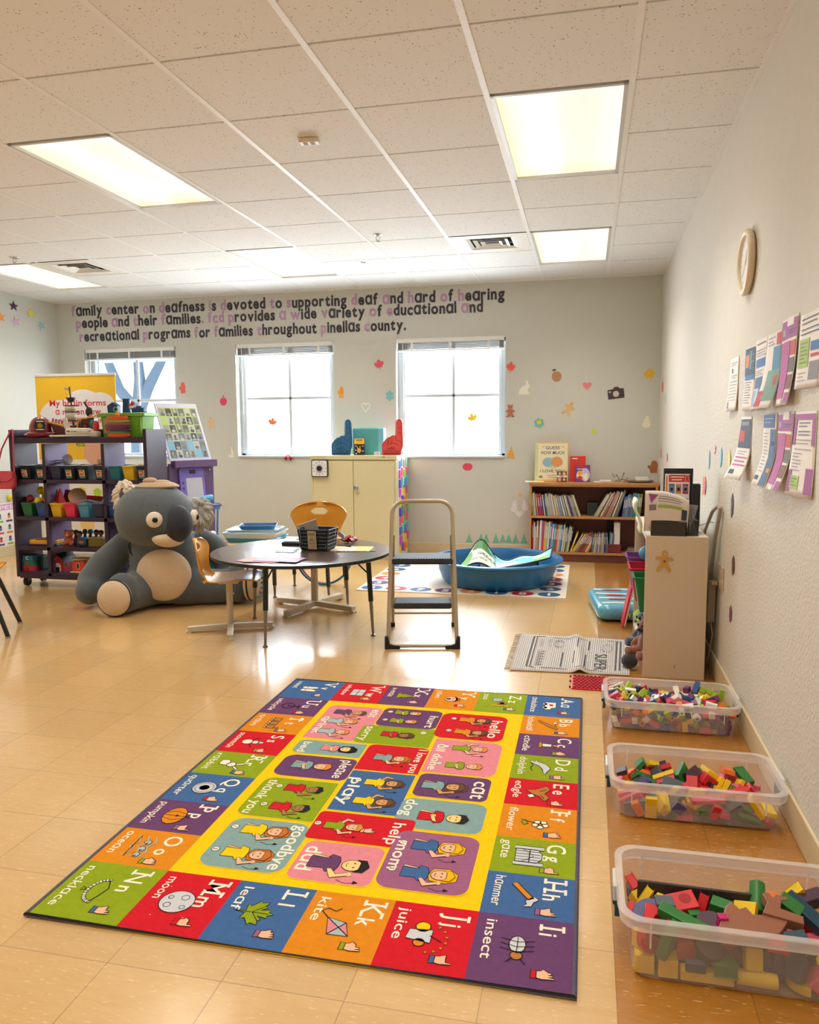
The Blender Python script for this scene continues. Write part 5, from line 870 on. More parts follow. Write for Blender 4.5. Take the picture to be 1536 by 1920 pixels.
t, q, f = poster('white flyer with a lime green box, last of the upper row, nearest the camera', -.86, 1.54, .25, .235, (.005, .006, .008, 0), .01); lines(q, .1, .9, (.92, .86, .78, .72), PDK, .014); q(.06, .28, .52, .66, LIMEP); lines(q, .12, .46, rg(.34, .6, 6), PDK, .008); q(.58, .48, .95, .6, PBLUE); q(.6, .4, .9, .44, PRED); q(.58, .1, .95, .34, PGREY); lines(q, .1, .5, (.2, .15, .1)); f.build('print', t)
t, q, f = poster('narrow-looking curled flyer with a dark photo, alone at the start of the lower row', .095, 1.21, .215, .27, (.05, 0, .03, 0), 0); q(.04, .5, .96, .96, PDK); q(.1, .6, .5, .78, PRED, .002); q(.1, .86, .8, .92, PGREY, .002); lines(q, .1, .8, (.44, .4), PTXT); lines(q, .1, .9, (.34, .28, .22), M('c0569f', .7), .02); q(.1, .08, .4, .15, PDK); f.build('print', t)
t, q, f = poster('blue-headed flyer with a blue photo strip, second in the lower row', -.355, 1.215, .22, .275, (.05, .01, .0, 0), 0); q(.03, .8, .85, .98, PBLUE); lines(q, .12, .75, (.92, .87), PAPER); lines(q, .1, .5, rg(.2, .72, 12), PTXT); q(.6, .02, .97, .78, M('4d6f95', .7)); q(.7, .5, .9, .62, M('30427c', .7), .002); q(.75, .2, .95, .32, PORG, .002); q(.05, .08, .4, .14, PDK); f.build('print', t)
purple_flyer('purple event flyer, third in the lower row', -.595, 1.215, 0, (.045, .01, .012, 1), .275)
t, q, f = poster('white and purple framed flyer, last of the lower row, nearest the camera', -.85, 1.215, .24, .27, (.008, .006, .02, 0)); q(.02, .9, .98, .97, PURP); q(.02, .6, .14, .92, PURP); q(.84, .6, .98, .92, PURP); q(.02, .04, .16, .3, PURP); q(.72, .04, .98, .34, PURP); lines(q, .25, .75, (.86, .82, .76, .72), PDK, .01); lines(q, .15, .85, (.66, .62, .55), PTXT); lines(q, .1, .5, rg(.3, .5, 6)); q(.15, .08, .5, .24, LIMEP); lines(q, .2, .45, (.2, .16, .12), PDK, .006); f.build('print', t)
SOK = M('c9bba0', .4)
for n, (y, z) in enumerate(((.655, .545), (.56, .545))):
    t = thing('power_outlet', ['beige wall socket with plugs, nearer the cream shelf', 'beige wall socket without a strip, nearer the camera'][n], 'outlet', (XR - .004, y, z), 0, 'wall sockets by the cream shelf'); f = MB(); f.box((0, 0, 0), (.006, .072, .118), SOK); f.build('plate', t, bevel=.002)
    for s in (-1, 1): f = MB(); f.box((-.004, 0, s * .022), (.003, .03, .028), SOK); f.build('receptacle', t, bevel=.002)
WPL = M('ab9c86', .45); t = thing('power_strip', 'beige power strip hanging behind the cream shelf from the socket', 'power strip', (.49, .73, .30)); f = MB(); f.box((0, 0, .09), (.04, .05, .22), WPL, rot=(.12, 0, 0)); f.build('housing', t, bevel=.006)
f = MB(); f.box((.0, -.05, .2), (.03, .1, .02), WPL, rot=(-.1, 0, 0)); f.build('plug', t, bevel=.004); f = MB(); f.tube([(0, -.01, -.02), (.01, -.02, -.08), (0, 0, -.2), (-.01, .05, -.28)], .004, WPL, 8); f.build('cord', t)
f = MB()
f.tube([(.485, .80, .40), (.49, .74, .56), (.495, .70, .72), (.50, .62, .86), (.50, .60, .89), (.498, .66, .90), (.49, .78, .86), (.48, .95, .74), (.475, 1.0, .60)], .009, WPL, 8); tag(f.build('extension_lead', smooth=60), 'thick beige cord looping up the wall behind the cream shelf', 'cord')
f = MB(); f.tube([(.46, 1.02, .755), (.50, .9, .79), (.51, .87, .79)], .002, INK, 6); tag(f.build('thin_cable'), 'thin black cable from the wall to the cream shelf top', 'cable')
# ================================================================== TOY CART
DPU = M('35223a', .5, var=.12, name='dark_plum_laminate'); LPU = M('6d5484', .55, var=.05, name='purple_laminate'); STEEL = M('55525a', .35, .6)
cart = thing('toy_cart', 'tall dark plum toy cart on castors loaded with toys and small bins', 'toy cart', (-4.1975, 2.03, 0)); W2, D2 = .6325, .30
for x in (-W2, W2 - .03): f = MB(); f.b2((x, 0, .085), (x + .03, D2, 1.315), DPU); f.build('side_panel', cart, bevel=.003)
for x in (-.325, .222): f = MB(); f.b2((x, 0, .10), (x + .03, .03, 1.2), DPU); f.b2((x + .004, .03, .10), (x + .022, D2, 1.2), LPU); f.build('divider', cart)
for z, t in ((.075, .05), (.315, .03), (.565, .03), (.875, .03), (1.205, .045)): f = MB(); f.b2((-W2 + .03, 0, z), (W2 - .03, D2, z + t), DPU); f.build('shelf_board', cart, bevel=.002)
f = MB(); f.b2((-W2 + .03, D2 - .01, 1.25), (W2 - .03, D2, 1.315), DPU); f.build('back_lip', cart)
for x in (-W2 + .06, W2 - .06):
    for y in (.05, D2 - .05):
        f = MB(); f.tube([(x - .012, y, .04), (x + .012, y, .04)], .038, BLACK, 18); c = f.build('castor', cart, smooth=40); f = MB(); f.b2((x - .018, y - .02, .04), (x - .013, y + .03, .08), STEEL); f.b2((x + .013, y - .02, .04), (x + .018, y + .03, .08), STEEL); f.b2((x - .022, y - .03, .074), (x + .022, y + .03, .08), STEEL); f.build('fork', c)
def cubby(x, z, m, label, w=.104, h=.115, photo=0):
    t = thing('cubby_bin', label, 'small bin', (x, 2.045, z), 0, 'small bins on the toy cart'); L = lambda a, b, zz, o=0: [Vector((p, q + o, zz)) for p, q in rrp(-a / 2, 0, a / 2, b, .006, 2)]
    f = MB(); f.ring([L(w * .78, .20, 0, .02), L(w, .245, h), L(w - .006, .239, h, .003), L(w * .78 - .006, .194, .004, .023)], m); f.build('tub', t)
    f = MB(); f.box((0, .0, h - .006), (w * .9, .012, .012), m); f.build('front_lip', t, bevel=.003)
    if photo:
        f = MB(frame((-.026, .010, .012), (1, 0, 0), (0, -.19, 1))); f.rect(0, 0, .052, .07, M('c9bfa4', .6)); f.rect(0, 0, .052, .018, M('4f8d8a', .6), .0006); f.oval(.02, .035, .014, .01, PRED, .0008); f.oval(.034, .045, .012, .012, PORG, .0012); f.rect(.004, .058, .04, .064, PDK, .0008)
        f.build('photo_label', t)
BN = {k: M(v, .4) for k, v in {'black': '182128', 'navy': '252b4e', 'teal': '167286', 'yellow': 'e2b51c', 'green': '1f6a40', 'blue': '1d4f94', 'hot pink': 'e8305c', 'light blue': '4f96b4'}.items()}
for n, (px, c, ph) in enumerate(((46, 'black', 1), (75, 'black', 1), (103, 'navy', 0), (129, 'black', 1), (154, 'black', 1), (186, 'black', 1), (214, 'teal', 0), (240, 'yellow', 0), (266, 'black', 1))):
    cubby(ony(px, 885, 2.05).x, .906, BN[c], f'{c} cubby bin{" with photo" if ph else ""}, {nth(n)} from the pink bag in the upper row', photo=ph)
for n, (px, c) in enumerate(((50, 'green'), (77, 'blue'), (104, 'yellow'), (130, 'hot pink'), (156, 'light blue'), (183, 'navy'), (211, 'blue'))):
    cubby(ony(px, 955, 2.05).x, .596, BN[c], f'{c} cubby bin, {nth(n)} from the green one along the lower bin row' if n else 'green cubby bin with a red ball, starting the lower bin row')
def place(o, u, v, y, z): p = ony(u, v, y); o.location = (p.x, y, z); return o
def simple(name, label, cat, mb, loc, rz=0., smooth=None, bevel=0., group=None, rot=None, **k):
    o = mb.build(name, smooth=smooth, bevel=bevel, **k); o.location = loc; o.rotation_euler = rot or (0, 0, rz); return tag(o, label, cat, group)
for n, (u, y, z, r, c, l) in enumerate(((57, 2.17, .735, .033, 'd04a52', 'red ball in the green cubby bin'), (78, 2.22, .80, .036, 'eccb1c', 'yellow ball on top of the others over the blue cubby bin'), (72, 2.12, .72, .036, 'e6c41a', 'yellow ball at the front of the blue cubby bin'), (89, 2.16, .72, .034, 'dcb816', 'yellow ball beside the yellow cubby bin'), (86, 2.25, .745, .034, 'e2be18', 'yellow ball behind its neighbours over the blue cubby bin'))):
    f = MB(); f.ball((0, 0, 0), r, M(c, .5), 14); simple('toy_ball', l, 'ball', f, (ony(u, 930, y).x, y, z), smooth=80, group='balls in the cart')
f = MB(); f.prism([(-.05, 0), (.04, 0), (.035, .13), (-.045, .12)], -.006, .006, M('d6b416', .5)); simple('toy_paddle', 'yellow flat toy sticking up from the yellow cubby bin', 'toy', f, (ony(100, 930, 2.15).x, 2.15, .69), rot=(PI / 2 - .2, 0, 0))
f = MB(); f.lathe([(.055, 0), (.03, .07), (.004, .145)], M('d23c48', .5), n=4); simple('toy_cone', 'red four-sided cone in the yellow and pink cubby bins', 'toy', f, (ony(113, 935, 2.16).x, 2.16, .68), .4)
f = MB(); f.prism([(-.06, 0), (.06, 0), (.04, .11), (-.03, .12)], -.005, .005, M('8c1f30', .5)); simple('toy_fan', 'dark red fan-shaped toy behind the red cone', 'toy', f, (ony(128, 930, 2.24).x, 2.24, .69), rot=(PI / 2 - .1, 0, 0))
f = MB(); f.lathe([(.001, .004), (.055, .004), (.068, .0), (.07, -.012), (.066, -.014)], M('b99a86', .5), n=28); o = simple('toy_drum', 'tan and yellow round drum tilted over the light blue bin', 'toy', f, (ony(145, 930, 2.14).x, 2.14, .765), rot=(1.15, .3, .5), smooth=40); f = MB(); f.lathe([(.0705, .0), (.0705, -.02), (.062, -.022)], M('e0b21e', .5), n=28); f.build('hoop', o)
f = MB(); f.tube([(-.1, 0, 0), (0, -.02, .012), (.09, 0, -.01)], .006, M('8b8fa3', .4), 8); simple('toy_rod', 'grey toy rod lying across the navy cubby bin', 'toy', f, (ony(170, 940, 2.1).x, 2.1, .725))
f = MB(); f.prism([(-.11, 0), (.1, 0), (.13, .09), (-.06, .1)], -.004, .004, M('c02444', .5)); simple('toy_board', 'red board leaning inside the light blue cubby bin', 'toy', f, (ony(168, 935, 2.3).x, 2.29, .66), rot=(PI / 2 - .25, 0, 0))
for n, (u, dy) in enumerate(((136, 0), (142, .03))): f = MB(); f.ball((0, 0, 0), .03, M('b0a28c', .5), 12); simple('tan_cymbal', ['tan round cymbal resting over the black bins', 'tan round cymbal behind the first one over the black bins'][n], 'toy', f, (ony(189 + n * 9, 860, 2.12).x, 2.12 + dy, 1.045), rot=(.2, .4, 0), smooth=80).scale = (1.25, .5, .8)
f = MB(); R = random.Random(2)
for k in range(10): f.tube([(R.uniform(-.09, .09), R.uniform(-.03, .03), R.uniform(0, .02)), (R.uniform(-.1, .1), R.uniform(-.03, .03), R.uniform(.0, .05)), (R.uniform(-.12, .12), 0, R.uniform(0, .04))], .003, M('5c5866', .4), 5)
simple('wire_tangle', 'tangle of grey wires over the navy cubby bin', 'wires', f, (ony(103, 865, 2.15).x, 2.15, 1.02))
f = MB(); f.lathe([(.045, 0), (.045, .012)], seethrough('smoky_disc', '77757e', .45), n=20); simple('clear_disc', 'smoky round lid standing over the black cubby bins', 'lid', f, (ony(127, 860, 2.18).x, 2.18, 1.065), rot=(1.3, 0, .2), smooth=40)
# third shelf
t = thing('toy_turntable', 'yellow edged flat toy tray on the third shelf of the cart', 'toy', (ony(88, 1016, 2.15).x, 2.16, .346), .08)
f = MB(); f.b2((-.14, -.08, 0), (.13, .08, .012), M('2f2440', .5)); f.build('base', t, bevel=.005); f = MB(); f.prism(rrp(-.13, -.075, .12, .075, .03), .012, .045, M('f0a51c', .45)); f.build('rim', t, bevel=.005); f = MB(); f.b2((-.08, -.05, .045), (.09, .05, .052), M('7a1f24', .5)); f.b2((-.02, .0, .052), (.07, .05, .06), M('2a2730', .4)); f.build('panel', t)
t = thing('toy_bear', 'small orange-brown toy bear sitting on the third cart shelf', 'toy', (ony(131, 1022, 2.12).x, 2.12, .346), .2); OB = M('b3562a', .5)
f = MB(); f.ball((0, 0, .045), (.035, .03, .045), OB, 12); f.ball((0, -.01, .10), (.038, .034, .033), OB, 12); f.ball((-.03, 0, .128), .012, OB, 8); f.ball((.03, 0, .128), .012, OB, 8); f.ball((-.03, -.03, .02), (.018, .03, .018), OB, 8); f.ball((.03, -.03, .02), (.018, .03, .018), OB, 8); f.build('body', t, remesh=.006, sm=2)
f = MB(); f.ball((0, -.04, .093), (.016, .012, .012), M('d98c56', .5), 8); f.build('muzzle', t, smooth=80); f = MB(); f.ball((-.013, -.042, .108), .004, EYE, 6); f.ball((.013, -.042, .108), .004, EYE, 6); f.build('eye', t)
for n, (u, v, y, c1, c2, l) in enumerate(((143, 1008, 2.2, '7c3b2f', '3a2a26', 'brown haired toy figure behind the bear'), (150, 1012, 2.14, '3b5f6e', '1d1a20', 'dark haired toy figure beside the bear'), (160, 1004, 2.26, '2f8f86', '2c8fb0', 'turquoise toy figure standing behind the blue toy bus'), (170, 1004, 2.26, '20406a', '2f8fc0', 'blue capped toy figure behind the blue toy bus'), (181, 1006, 2.24, '4a2a2a', '3a1f22', 'dark plum toy figure over the olive box'), (190, 1012, 2.22, '5a3a34', '2a2226', 'dark brown toy figure at the end of the olive box'))):
    t = thing('toy_figure', l, 'toy figure', (ony(u, v, y).x, y, .346), 0, 'little figures on the third cart shelf'); f = MB(); f.lathe([(.022, 0), (.024, .04), (.014, .075), (.008, .08)], M('' + c1, .5), n=12); f.build('body', t, smooth=50); f = MB(); f.ball((0, 0, .098), .022, M('9a6a4c', .5), 10); f.build('head', t, smooth=80); f = MB(); f.ball((0, .004, .107), (.024, .024, .02), M(c2, .6), 10); f.build('hair', t, smooth=80)
t = thing('toy_bus', 'small dark blue toy bus with coral windows on the third shelf', 'toy', (ony(157, 1022, 2.11).x, 2.11, .346)); f = MB(); f.b2((-.045, -.03, .01), (.045, .04, .075), M('244a5e', .45)); f.build('body', t, bevel=.006); f = MB(); f.b2((-.02, -.032, .03), (.02, -.0305, .05), M('c25a50', .5)); f.build('panel', t)
for s in (-.03, .03): f = MB(); f.cyl((s, -.034, .012), (s, -.024, .012), .012, BLACK, 12); f.build('wheel', t)
f = MB(); f.b2((-.06, -.04, 0), (.07, .05, .075), M('7c6a28', .5)); simple('olive_box', 'olive yellow open box of figures on the third shelf', 'box', f, (ony(183, 1020, 2.14).x, 2.14, .346), .12, bevel=.004)
# bottom shelf
t = thing('alphabet_blocks', 'stack of blue, green and red toy blocks lettered C, B and A', 'blocks', (ony(54, 1075, 2.08).x, 2.10, .126))
for k, (c, ch, lc) in enumerate((('b3243c', 'A', '2c1c22'), ('1f6a48', 'B', 'b3303f'), ('1f6f9a', 'C', 'e8e4b8'))): f = MB(); f.b2((-.055, -.03, k * .045), (.055, .08, k * .045 + .044), M(c, .5)); b = f.build('block', t, bevel=.002); f = MB(frame((0, -.0308, k * .045), (1, 0, 0), (0, 0, 1))); f.text(ch, 0, .009, .038, M(lc, .6), 0, .02, ax=.5); f.build('letter', b)
f = MB(); f.b2((-.035, 0, 0), (.035, .1, .12), M('12463e', .5)); simple('green_tin', 'dark green box between the lettered blocks and the barn', 'box', f, (ony(74, 1075, 2.15).x, 2.15, .126), bevel=.01)
t = thing('toy_barn', 'red toy barn numbered 1 with a black roof on the bottom shelf', 'toy', (ony(105, 1075, 2.09).x, 2.10, .126), .0); RB = M('b01f30', .5)
gp = [(-.07, 0), (.07, 0), (.07, .075), (.05, .115), (0, .145), (-.05, .115), (-.07, .075)]
f = MB(frame((0, 0, 0), (1, 0, 0), (0, 0, 1))); f.prism(gp, -.17, 0, RB); f.build('walls', t)
f = MB(frame((0, 0, 0), (1, 0, 0), (0, 0, 1))); f.prism([(.074, .073), (.054, .119), (0, .151), (0, .145), (.05, .115), (.07, .073)], -.176, .004, M('26262a', .6)); f.prism([(-.074, .073), (-.07, .073), (-.05, .115), (0, .145), (0, .151), (-.054, .119)], -.176, .004, RB); f.build('roof', t)
f = MB(frame((0, -.0015, 0), (1, 0, 0), (0, 0, 1))); f.poly([(-.045, 0), (.045, 0), (.045, .055), (.025, .075), (-.025, .075), (-.045, .055)], M('e6dfd0', .6), 0); f.poly([(-.03, 0), (.03, 0), (.03, .04), (-.03, .04)], M('23202a', .7), .0006); f.text('1', 0, .095, .035, M('e6dfd0', .6), 0, .02, ax=.5); f.build('door', t)
f = MB(frame((.0712, .04, 0), (0, 1, 0), (0, 0, 1))); f.oval(.02, .05, .013, .014, M('e2c9c0', .6)); f.oval(.02, .05, .009, .01, BLACK, .0005); f.oval(.065, .05, .013, .014, M('e2c9c0', .6)); f.oval(.065, .05, .009, .01, BLACK, .0005); f.build('window', t)
t = thing('toy_house', 'orange-red round toy house with a cream roof tray, beside the koala arm', 'toy', (ony(150, 1075, 2.1).x, 2.12, .126)); f = MB(); f.b2((-.055, -.04, .012), (.055, .06, .10), M('d8452c', .5)); f.build('walls', t, bevel=.004); CRM = M('d9bd94', .5)
f = MB(); f.box((0, .01, .006), (.14, .13, .012), CRM); f.build('base', t, bevel=.004); f = MB(); f.lathe([(.055, .0), (.08, .012), (.082, .018), (.05, .022)], CRM, c=(0, .01, .10), n=24, sy=.8); f.build('roof', t, smooth=40); f = MB(frame((-.014, -.041, .03), (1, 0, 0), (0, 0, 1))); f.rrect(0, 0, .028, .055, .004, CRM); f.rrect(.005, .005, .023, .05, .003, BLACK, .0006); f.build('window', t)
# top of the cart
t = thing('fire_helmet', 'dark red toy fire helmet with a crest badge on the cart top', 'helmet', (-4.62, 2.16, 1.252), .62); RD = M('7e1424', .3, coat=.4)
f = MB(); f.lathe([(.105, .0), (.125, .012), (.135, .02), (.125, .03), (.095, .045), (.092, .06), (.086, .10), (.068, .14), (.04, .165), (.001, .173)], RD, n=32, sy=1.2); f.build('shell', t, smooth=50)
f = MB(); f.tube([(0, -.112, .055), (0, -.1, .11), (0, -.06, .158), (0, 0, .178), (0, .06, .158), (0, .1, .11)], .007, RD, 8); f.build('ridge', t, smooth=60)
f = MB(); f.box((0, 0, 0), (.19, .012, .03), RD); o = f.build('front_band', t, bevel=.004); o.location = (0, -.145, .022)
f = MB(frame((0, -.118, .055), (1, 0, 0), (0, .22, 1))); f.poly([(-.035, 0), (.035, 0), (.042, .05), (.03, .088), (-.03, .088), (-.042, .05)], INK); f.rect(-.028, .004, .028, .014, M('d6cfb0', .5), .0008); f.rect(-.026, .072, .026, .082, M('d6cfb0', .5), .0008); f.oval(0, .042, .02, .02, M('a8842c', .4, .5), .0008); f.build('badge', t, solid=-.003)
t = thing('pirate_ship', 'brown toy pirate ship with yellow rails and a tall mast', 'toy ship', (-4.36, 2.24, 1.25), .25); BS = M('5f2f24', .5); YR = M('eda622', .45); PBk = M('2b2428', .5); SAIL = M('cfcab8', .7); t.scale = (1.1, 1.1, 1.05)
f = MB(frame((0, 0, 0), (1, 0, 0), (0, 0, 1))); hp = [(-.17, .12), (-.13, .03), (-.08, 0), (.14, 0), (.165, .05), (.17, .16), (.08, .145), (.04, .10), (-.06, .085)]; f.prism(hp, -.05, .05, BS); f.build('hull', t, bevel=.01)
f = MB()
for s in (-.052, .052): f.tube([(-.17, s, .125), (-.06, s, .092), (-.02, s, .09), (-.01, s, .06), (.04, s, .06), (.05, s, .10), (.06, s, .145), (.12, s, .15), (.15, s, .175), (.175, s, .155)], .006, YR, 8)
f.build('rail', t, smooth=60); f = MB(); f.tube([(.0, 0, .06), (-.02, 0, .40)], [.009, .005], PBk, 8); f.build('mast', t)
f = MB(); f.lathe([(.022, 0), (.035, .03), (.035, .035), (.03, .035), (.018, .004)], PBk, c=(-.012, 0, .28), n=14); f.build('crows_nest', t, smooth=40)
for k, z in enumerate((.25, .20, .13)): f = MB(); f.tube([(-.06, 0, z), (.045, 0, z)], .005, PBk, 6); f.build('yard', t)
for z0, z1 in ((.205, .245), (.135, .195)): f = MB(); f.sheet(lambda u, v: (-.052 + .07 * u, -.008 - .02 * math.sin(v * PI), z0 + (z1 - z0) * v), 4, 6, SAIL); f.build('sail', t, smooth=60, solid=.002)
for k in range(4): f = MB(); f.cyl((-.155 + k * .022, 0, .11 - k * .004), (-.155 + k * .022, 0, .155 - k * .008), .004, PBk, 6); f.build('railing_post', t)
f = MB(); f.b2((.075, -.052, .05), (.13, -.0515, .11), M('3a1c2c', .6)); f.b2((.095, -.0535, .08), (.11, -.0518, .10), M('d02020', .5)); f.build('stern_window', t); f = MB(); f.ball((.12, 0, .20), (.03, .02, .04), M('3a2a24', .5), 10); f.tube([(.12, 0, .22), (.09, 0, .27), (.085, 0, .28)], .008, PBk, 6); f.build('figurehead', t, smooth=70)
f = MB(); f.add([(-.02, 0, .385), (-.06, 0, .395), (-.055, 0, .375), (-.02, 0, .37)], [(0, 1, 2, 3)], SAIL); f.build('flag', t, solid=.002)
t = thing('toy_shuttle', 'white toy space shuttle with a black underside on the cart top', 'toy shuttle', (-4.235, 2.12, 1.251), .06); WS = M('dcd7cc', .4); BSH = M('23252a', .5)
f = MB(); f.tube([(-.10, 0, .045), (-.08, 0, .045), (.10, 0, .042), (.15, 0, .035), (.185, 0, .025)], [.03, .034, .033, .024, .006], WS, 16); f.build('fuselage', t, smooth=60)
f = MB(); f.prism([(-.2, -.1), (-.06, -.11), (.0, -.05), (.17, -.02), (.17, .02), (0, .05), (-.06, .11), (-.11, .1), (-.11, -.03)], .006, .02, WS); f.build('wing', t, bevel=.004); f = MB(); f.prism([(-.2, -.099), (-.06, -.108), (.0, -.048), (.17, -.018), (.17, .018), (0, .048), (-.06, .108), (-.11, .098), (-.11, -.03)], 0, .006, BSH); f.build('underside', t)
f = MB(frame((0, 0, 0), (1, 0, 0), (0, 0, 1))); f.prism([(-.12, .07), (-.07, .065), (-.10, .16), (-.13, .16)], -.005, .005, WS); f.build('tail_fin', t, bevel=.002)
f = MB(); f.box((-.07, -.034, .05), (.03, .002, .008), BSH); f.box((-.02, -.0345, .048), (.05, .002, .004), BSH); f.box((.12, -.028, .05), (.02, .004, .006), BSH); f.build('marking', t)
t = thing('candy_toy', 'small teal and red toy on a white base, left of the green box'.replace('left of', 'next to'), 'toy', (-4.065, 2.10, 1.251)); f = MB(); f.box((0, 0, .025), (.075, .06, .05), M('cfc6bd', .5)); f.build('base', t, bevel=.012); f = MB(); f.ball((.01, 0, .09), (.026, .026, .045), M('d2343a', .5), 12); f.build('red_head', t, smooth=80); f = MB(); f.ball((-.03, .01, .11), (.02, .02, .03), M('2c7e8c', .5), 12); f.build('teal_head', t, smooth=80)
t = thing('storage_box', 'lime green toy box with a picture label on the cart top', 'box', (-3.84, 2.22, 1.251)); GB = M('76b535', .45)
f = MB(); f.ring([[Vector((x, y, z)) for x, y in rrp(-w, -d, w, d, .015, 3)] for w, d, z in ((.175, .09, 0), (.19, .10, .17))], GB); f.build('tub', t, smooth=40); f = MB(); f.prism(rrp(-.215, -.115, .215, .115, .02), .165, .195, GB); f.build('lid', t, bevel=.006)
f = MB(frame((-.15, -.1045, .03), (1, 0, 0), (0, -.06, 1))); f.rect(0, 0, .21, .12, M('b9a07c', .6)); f.oval(.03, .05, .025, .03, M('b94a3c', .6), .0006); f.oval(.06, .06, .02, .04, M('e2d9c9', .6), .0009); f.oval(.17, .06, .03, .025, M('4e6c5a', .6), .0006); f.build('picture_label', t)
for s in (.155, .175): f = MB(); f.b2((s, -.104, .02), (s + .006, -.096, .16), GB); f.build('rib', t)
RGC = ['e8671f', 'd65a30', 'e8822c', '8aa83c', '7a7c3c', '8a4a5c', '6f2f4c', '4c2f5c', '8aa83c', 'd65a24']
zc = 0
for k, (c, w, h, dx, l) in enumerate((('cc4f28', .105, .03, 0, 'orange-red'), ('6a9a3c', .10, .012, 0, 'green'), ('4a2f58', .10, .022, .01, 'dark violet'), ('6c2c48', .105, .024, -.01, 'plum'), ('8a4a50', .105, .022, 0, 'dusty red'), ('86a044', .10, .02, 0, 'olive green'), ('de5a2c', .098, .03, -.01, 'bright orange'))):
    f = MB(); f.lathe([(.02, .002), (w * .9, 0), (w, h * .5), (w * .9, h), (.02, h * .9)], M(c, .85, sheen=.3), n=22, sy=.45); simple('fabric_ring', f'{l} soft stacking piece, {nth(k)} up in the pile before the green box', 'stacking ring', f, (-3.83 + dx, 2.075, 1.251 + zc), 0, smooth=60, group='soft stacking pieces on the cart'); zc += h + .001
f = MB(); f.ball((0, 0, .012), (.022, .018, .02), M('f09a1c', .7), 10); simple('fabric_pompom', 'yellow-orange pompom topping the pile of soft stacking pieces', 'pompom', f, (-3.84, 2.075, 1.252 + zc), smooth=80)
BLUE = M('1d4478', .45); t = thing('toy_house', 'dark blue toy birdhouse on the lid of the green box', 'toy', (-3.965, 2.2, 1.447)); f = MB(frame((0, 0, 0), (1, 0, 0), (0, 0, 1))); f.prism([(-.045, 0), (.04, 0), (.045, .06), (.0, .09), (-.05, .06)], -.06, 0, BLUE); f.build('walls', t, bevel=.004); f = MB(frame((.03, -.001, .03), (1, 0, 0), (0, 0, 1))); f.oval(0, 0, .022, .022, M('c9b98c', .5)); f.oval(0, 0, .015, .015, BLUE, .0006); f.build('round_window', t)
f = MB(); f.lathe([(.036, 0), (.03, .1), (.034, .115), (.028, .115), (.024, .01)], BLUE, n=20); simple('blue_cup', 'dark blue cup standing in the middle of the green box lid', 'cup', f, (-3.845, 2.22, 1.447), smooth=40)
f = MB(); [f.ball((.02 * math.cos(k), .01 * math.sin(k * 2), .02 + .011 * k), .018, M('c43a44' if k % 2 else 'e6ddd6', .6), 8) for k in range(6)]; simple('striped_toy', 'red and white striped toy on the green box lid', 'toy', f, (-3.765, 2.18, 1.447), smooth=80)
f = MB(); f.box((0, 0, .02), (.11, .06, .035), BLUE); f.box((.01, -.01, .045), (.05, .04, .02), M('2c5fa0', .45)); simple('toy_car', 'flat blue toy car at the easel end of the green box lid', 'toy', f, (-3.70, 2.17, 1.447), bevel=.006)
# pink bag on the cart corner
PK = M('c8455a', .45, coat=.2); t = thing('shoulder_bag', 'small pink shoulder bag hanging by its strap from the cart corner', 'bag', (-4.845, 1.985, .83)); t.scale = (1.18, 1, 1); f = MB()
f.ring([[Vector((x, y, z)) for x, y in rrp(-w, -.028, w, .028, .02, 3)] for w, z in ((.055, 0), (.078, .02), (.083, .08), (.075, .14))], PK); f.build('pouch', t, smooth=60, bevel=.004)
f = MB(frame((0, -.0295, .0), (1, 0, 0), (0, 0, 1))); f.prism([(-.08, .15), (.08, .15), (.078, .09), (.04, .065), (-.04, .062), (-.08, .085)], 0, .006, PK); f.build('flap', t, bevel=.002); f = MB(frame((-.045, -.037, .075), (1, 0, 0), (0, 0, 1))); f.oval(0, 0, .028, .028, M('3a1c26', .5)); f.oval(0, 0, .016, .018, M('8c3040', .5), .001); f.build('clasp', t, solid=-.003)
f = MB(); f.tube([(-.07, 0, .145), (-.03, .02, .33), (.035, .05, .486), (.05, .045, .488), (.06, .035, .47), (.07, .01, .30), (.075, 0, .14)], .006, PK, 6); f.build('strap', t, smooth=60)
# purple display stand at the cart end
th = math.atan2(.4, .2); st = thing('display_stand', 'purple laminate display stand angled behind the koala with ledges', 'stand', (-3.60, 2.42, 0), th)
f = MB(); f.b2((0, 0, 0), (.45, .02, 1.02), LPU); f.build('panel', st, bevel=.002); f = MB(); f.b2((0, .02, 0), (.02, .30, 1.0), LPU); f.b2((.43, .02, 0), (.45, .30, 1.0), LPU); f.build('side', st); f = MB(); f.b2((.03, -.05, .985), (.46, .02, 1.045), LPU); f.build('easel_ledge', st, bevel=.003)
f = MB(); f.b2((.0, -.12, .635), (.44, -.001, .65), LPU); f.build('shelf_ledge', st); f = MB(); f.b2((.0, -.14, .28), (.44, -.001, .295), LPU); f.build('shelf_ledge', st)
f = MB(); f.cyl((.41, -.004, .955), (.41, -.002, .955), .008, CHROME, 10); f.build('screw', st)
t = thing('photo_board', 'white framed collage board of small grey photos leaning on the stand', 'photo board', (-3.60 + .03, 2.42 - .03, 1.046), th, rot=(-.40, 0, th)); f = MB(); f.b2((0, 0, 0), (.42, .012, .53), M('cfcfe6', .4)); f.build('frame', t, bevel=.003)
f = MB(frame((.02, -.0008, .02), (1, 0, 0), (0, 0, 1))); f.rect(0, 0, .38, .47, M('7fb6d8', .5)); f.rect(0, .23, .38, .47, M('b6d27a', .5), .0003); R = random.Random(8); GP = [M(c, .6, var=.35, sc=160) for c in ('6c6e70', '8e908c', '4c4e52', 'a7a79f', '7a7d76', 'c2c2ba')]
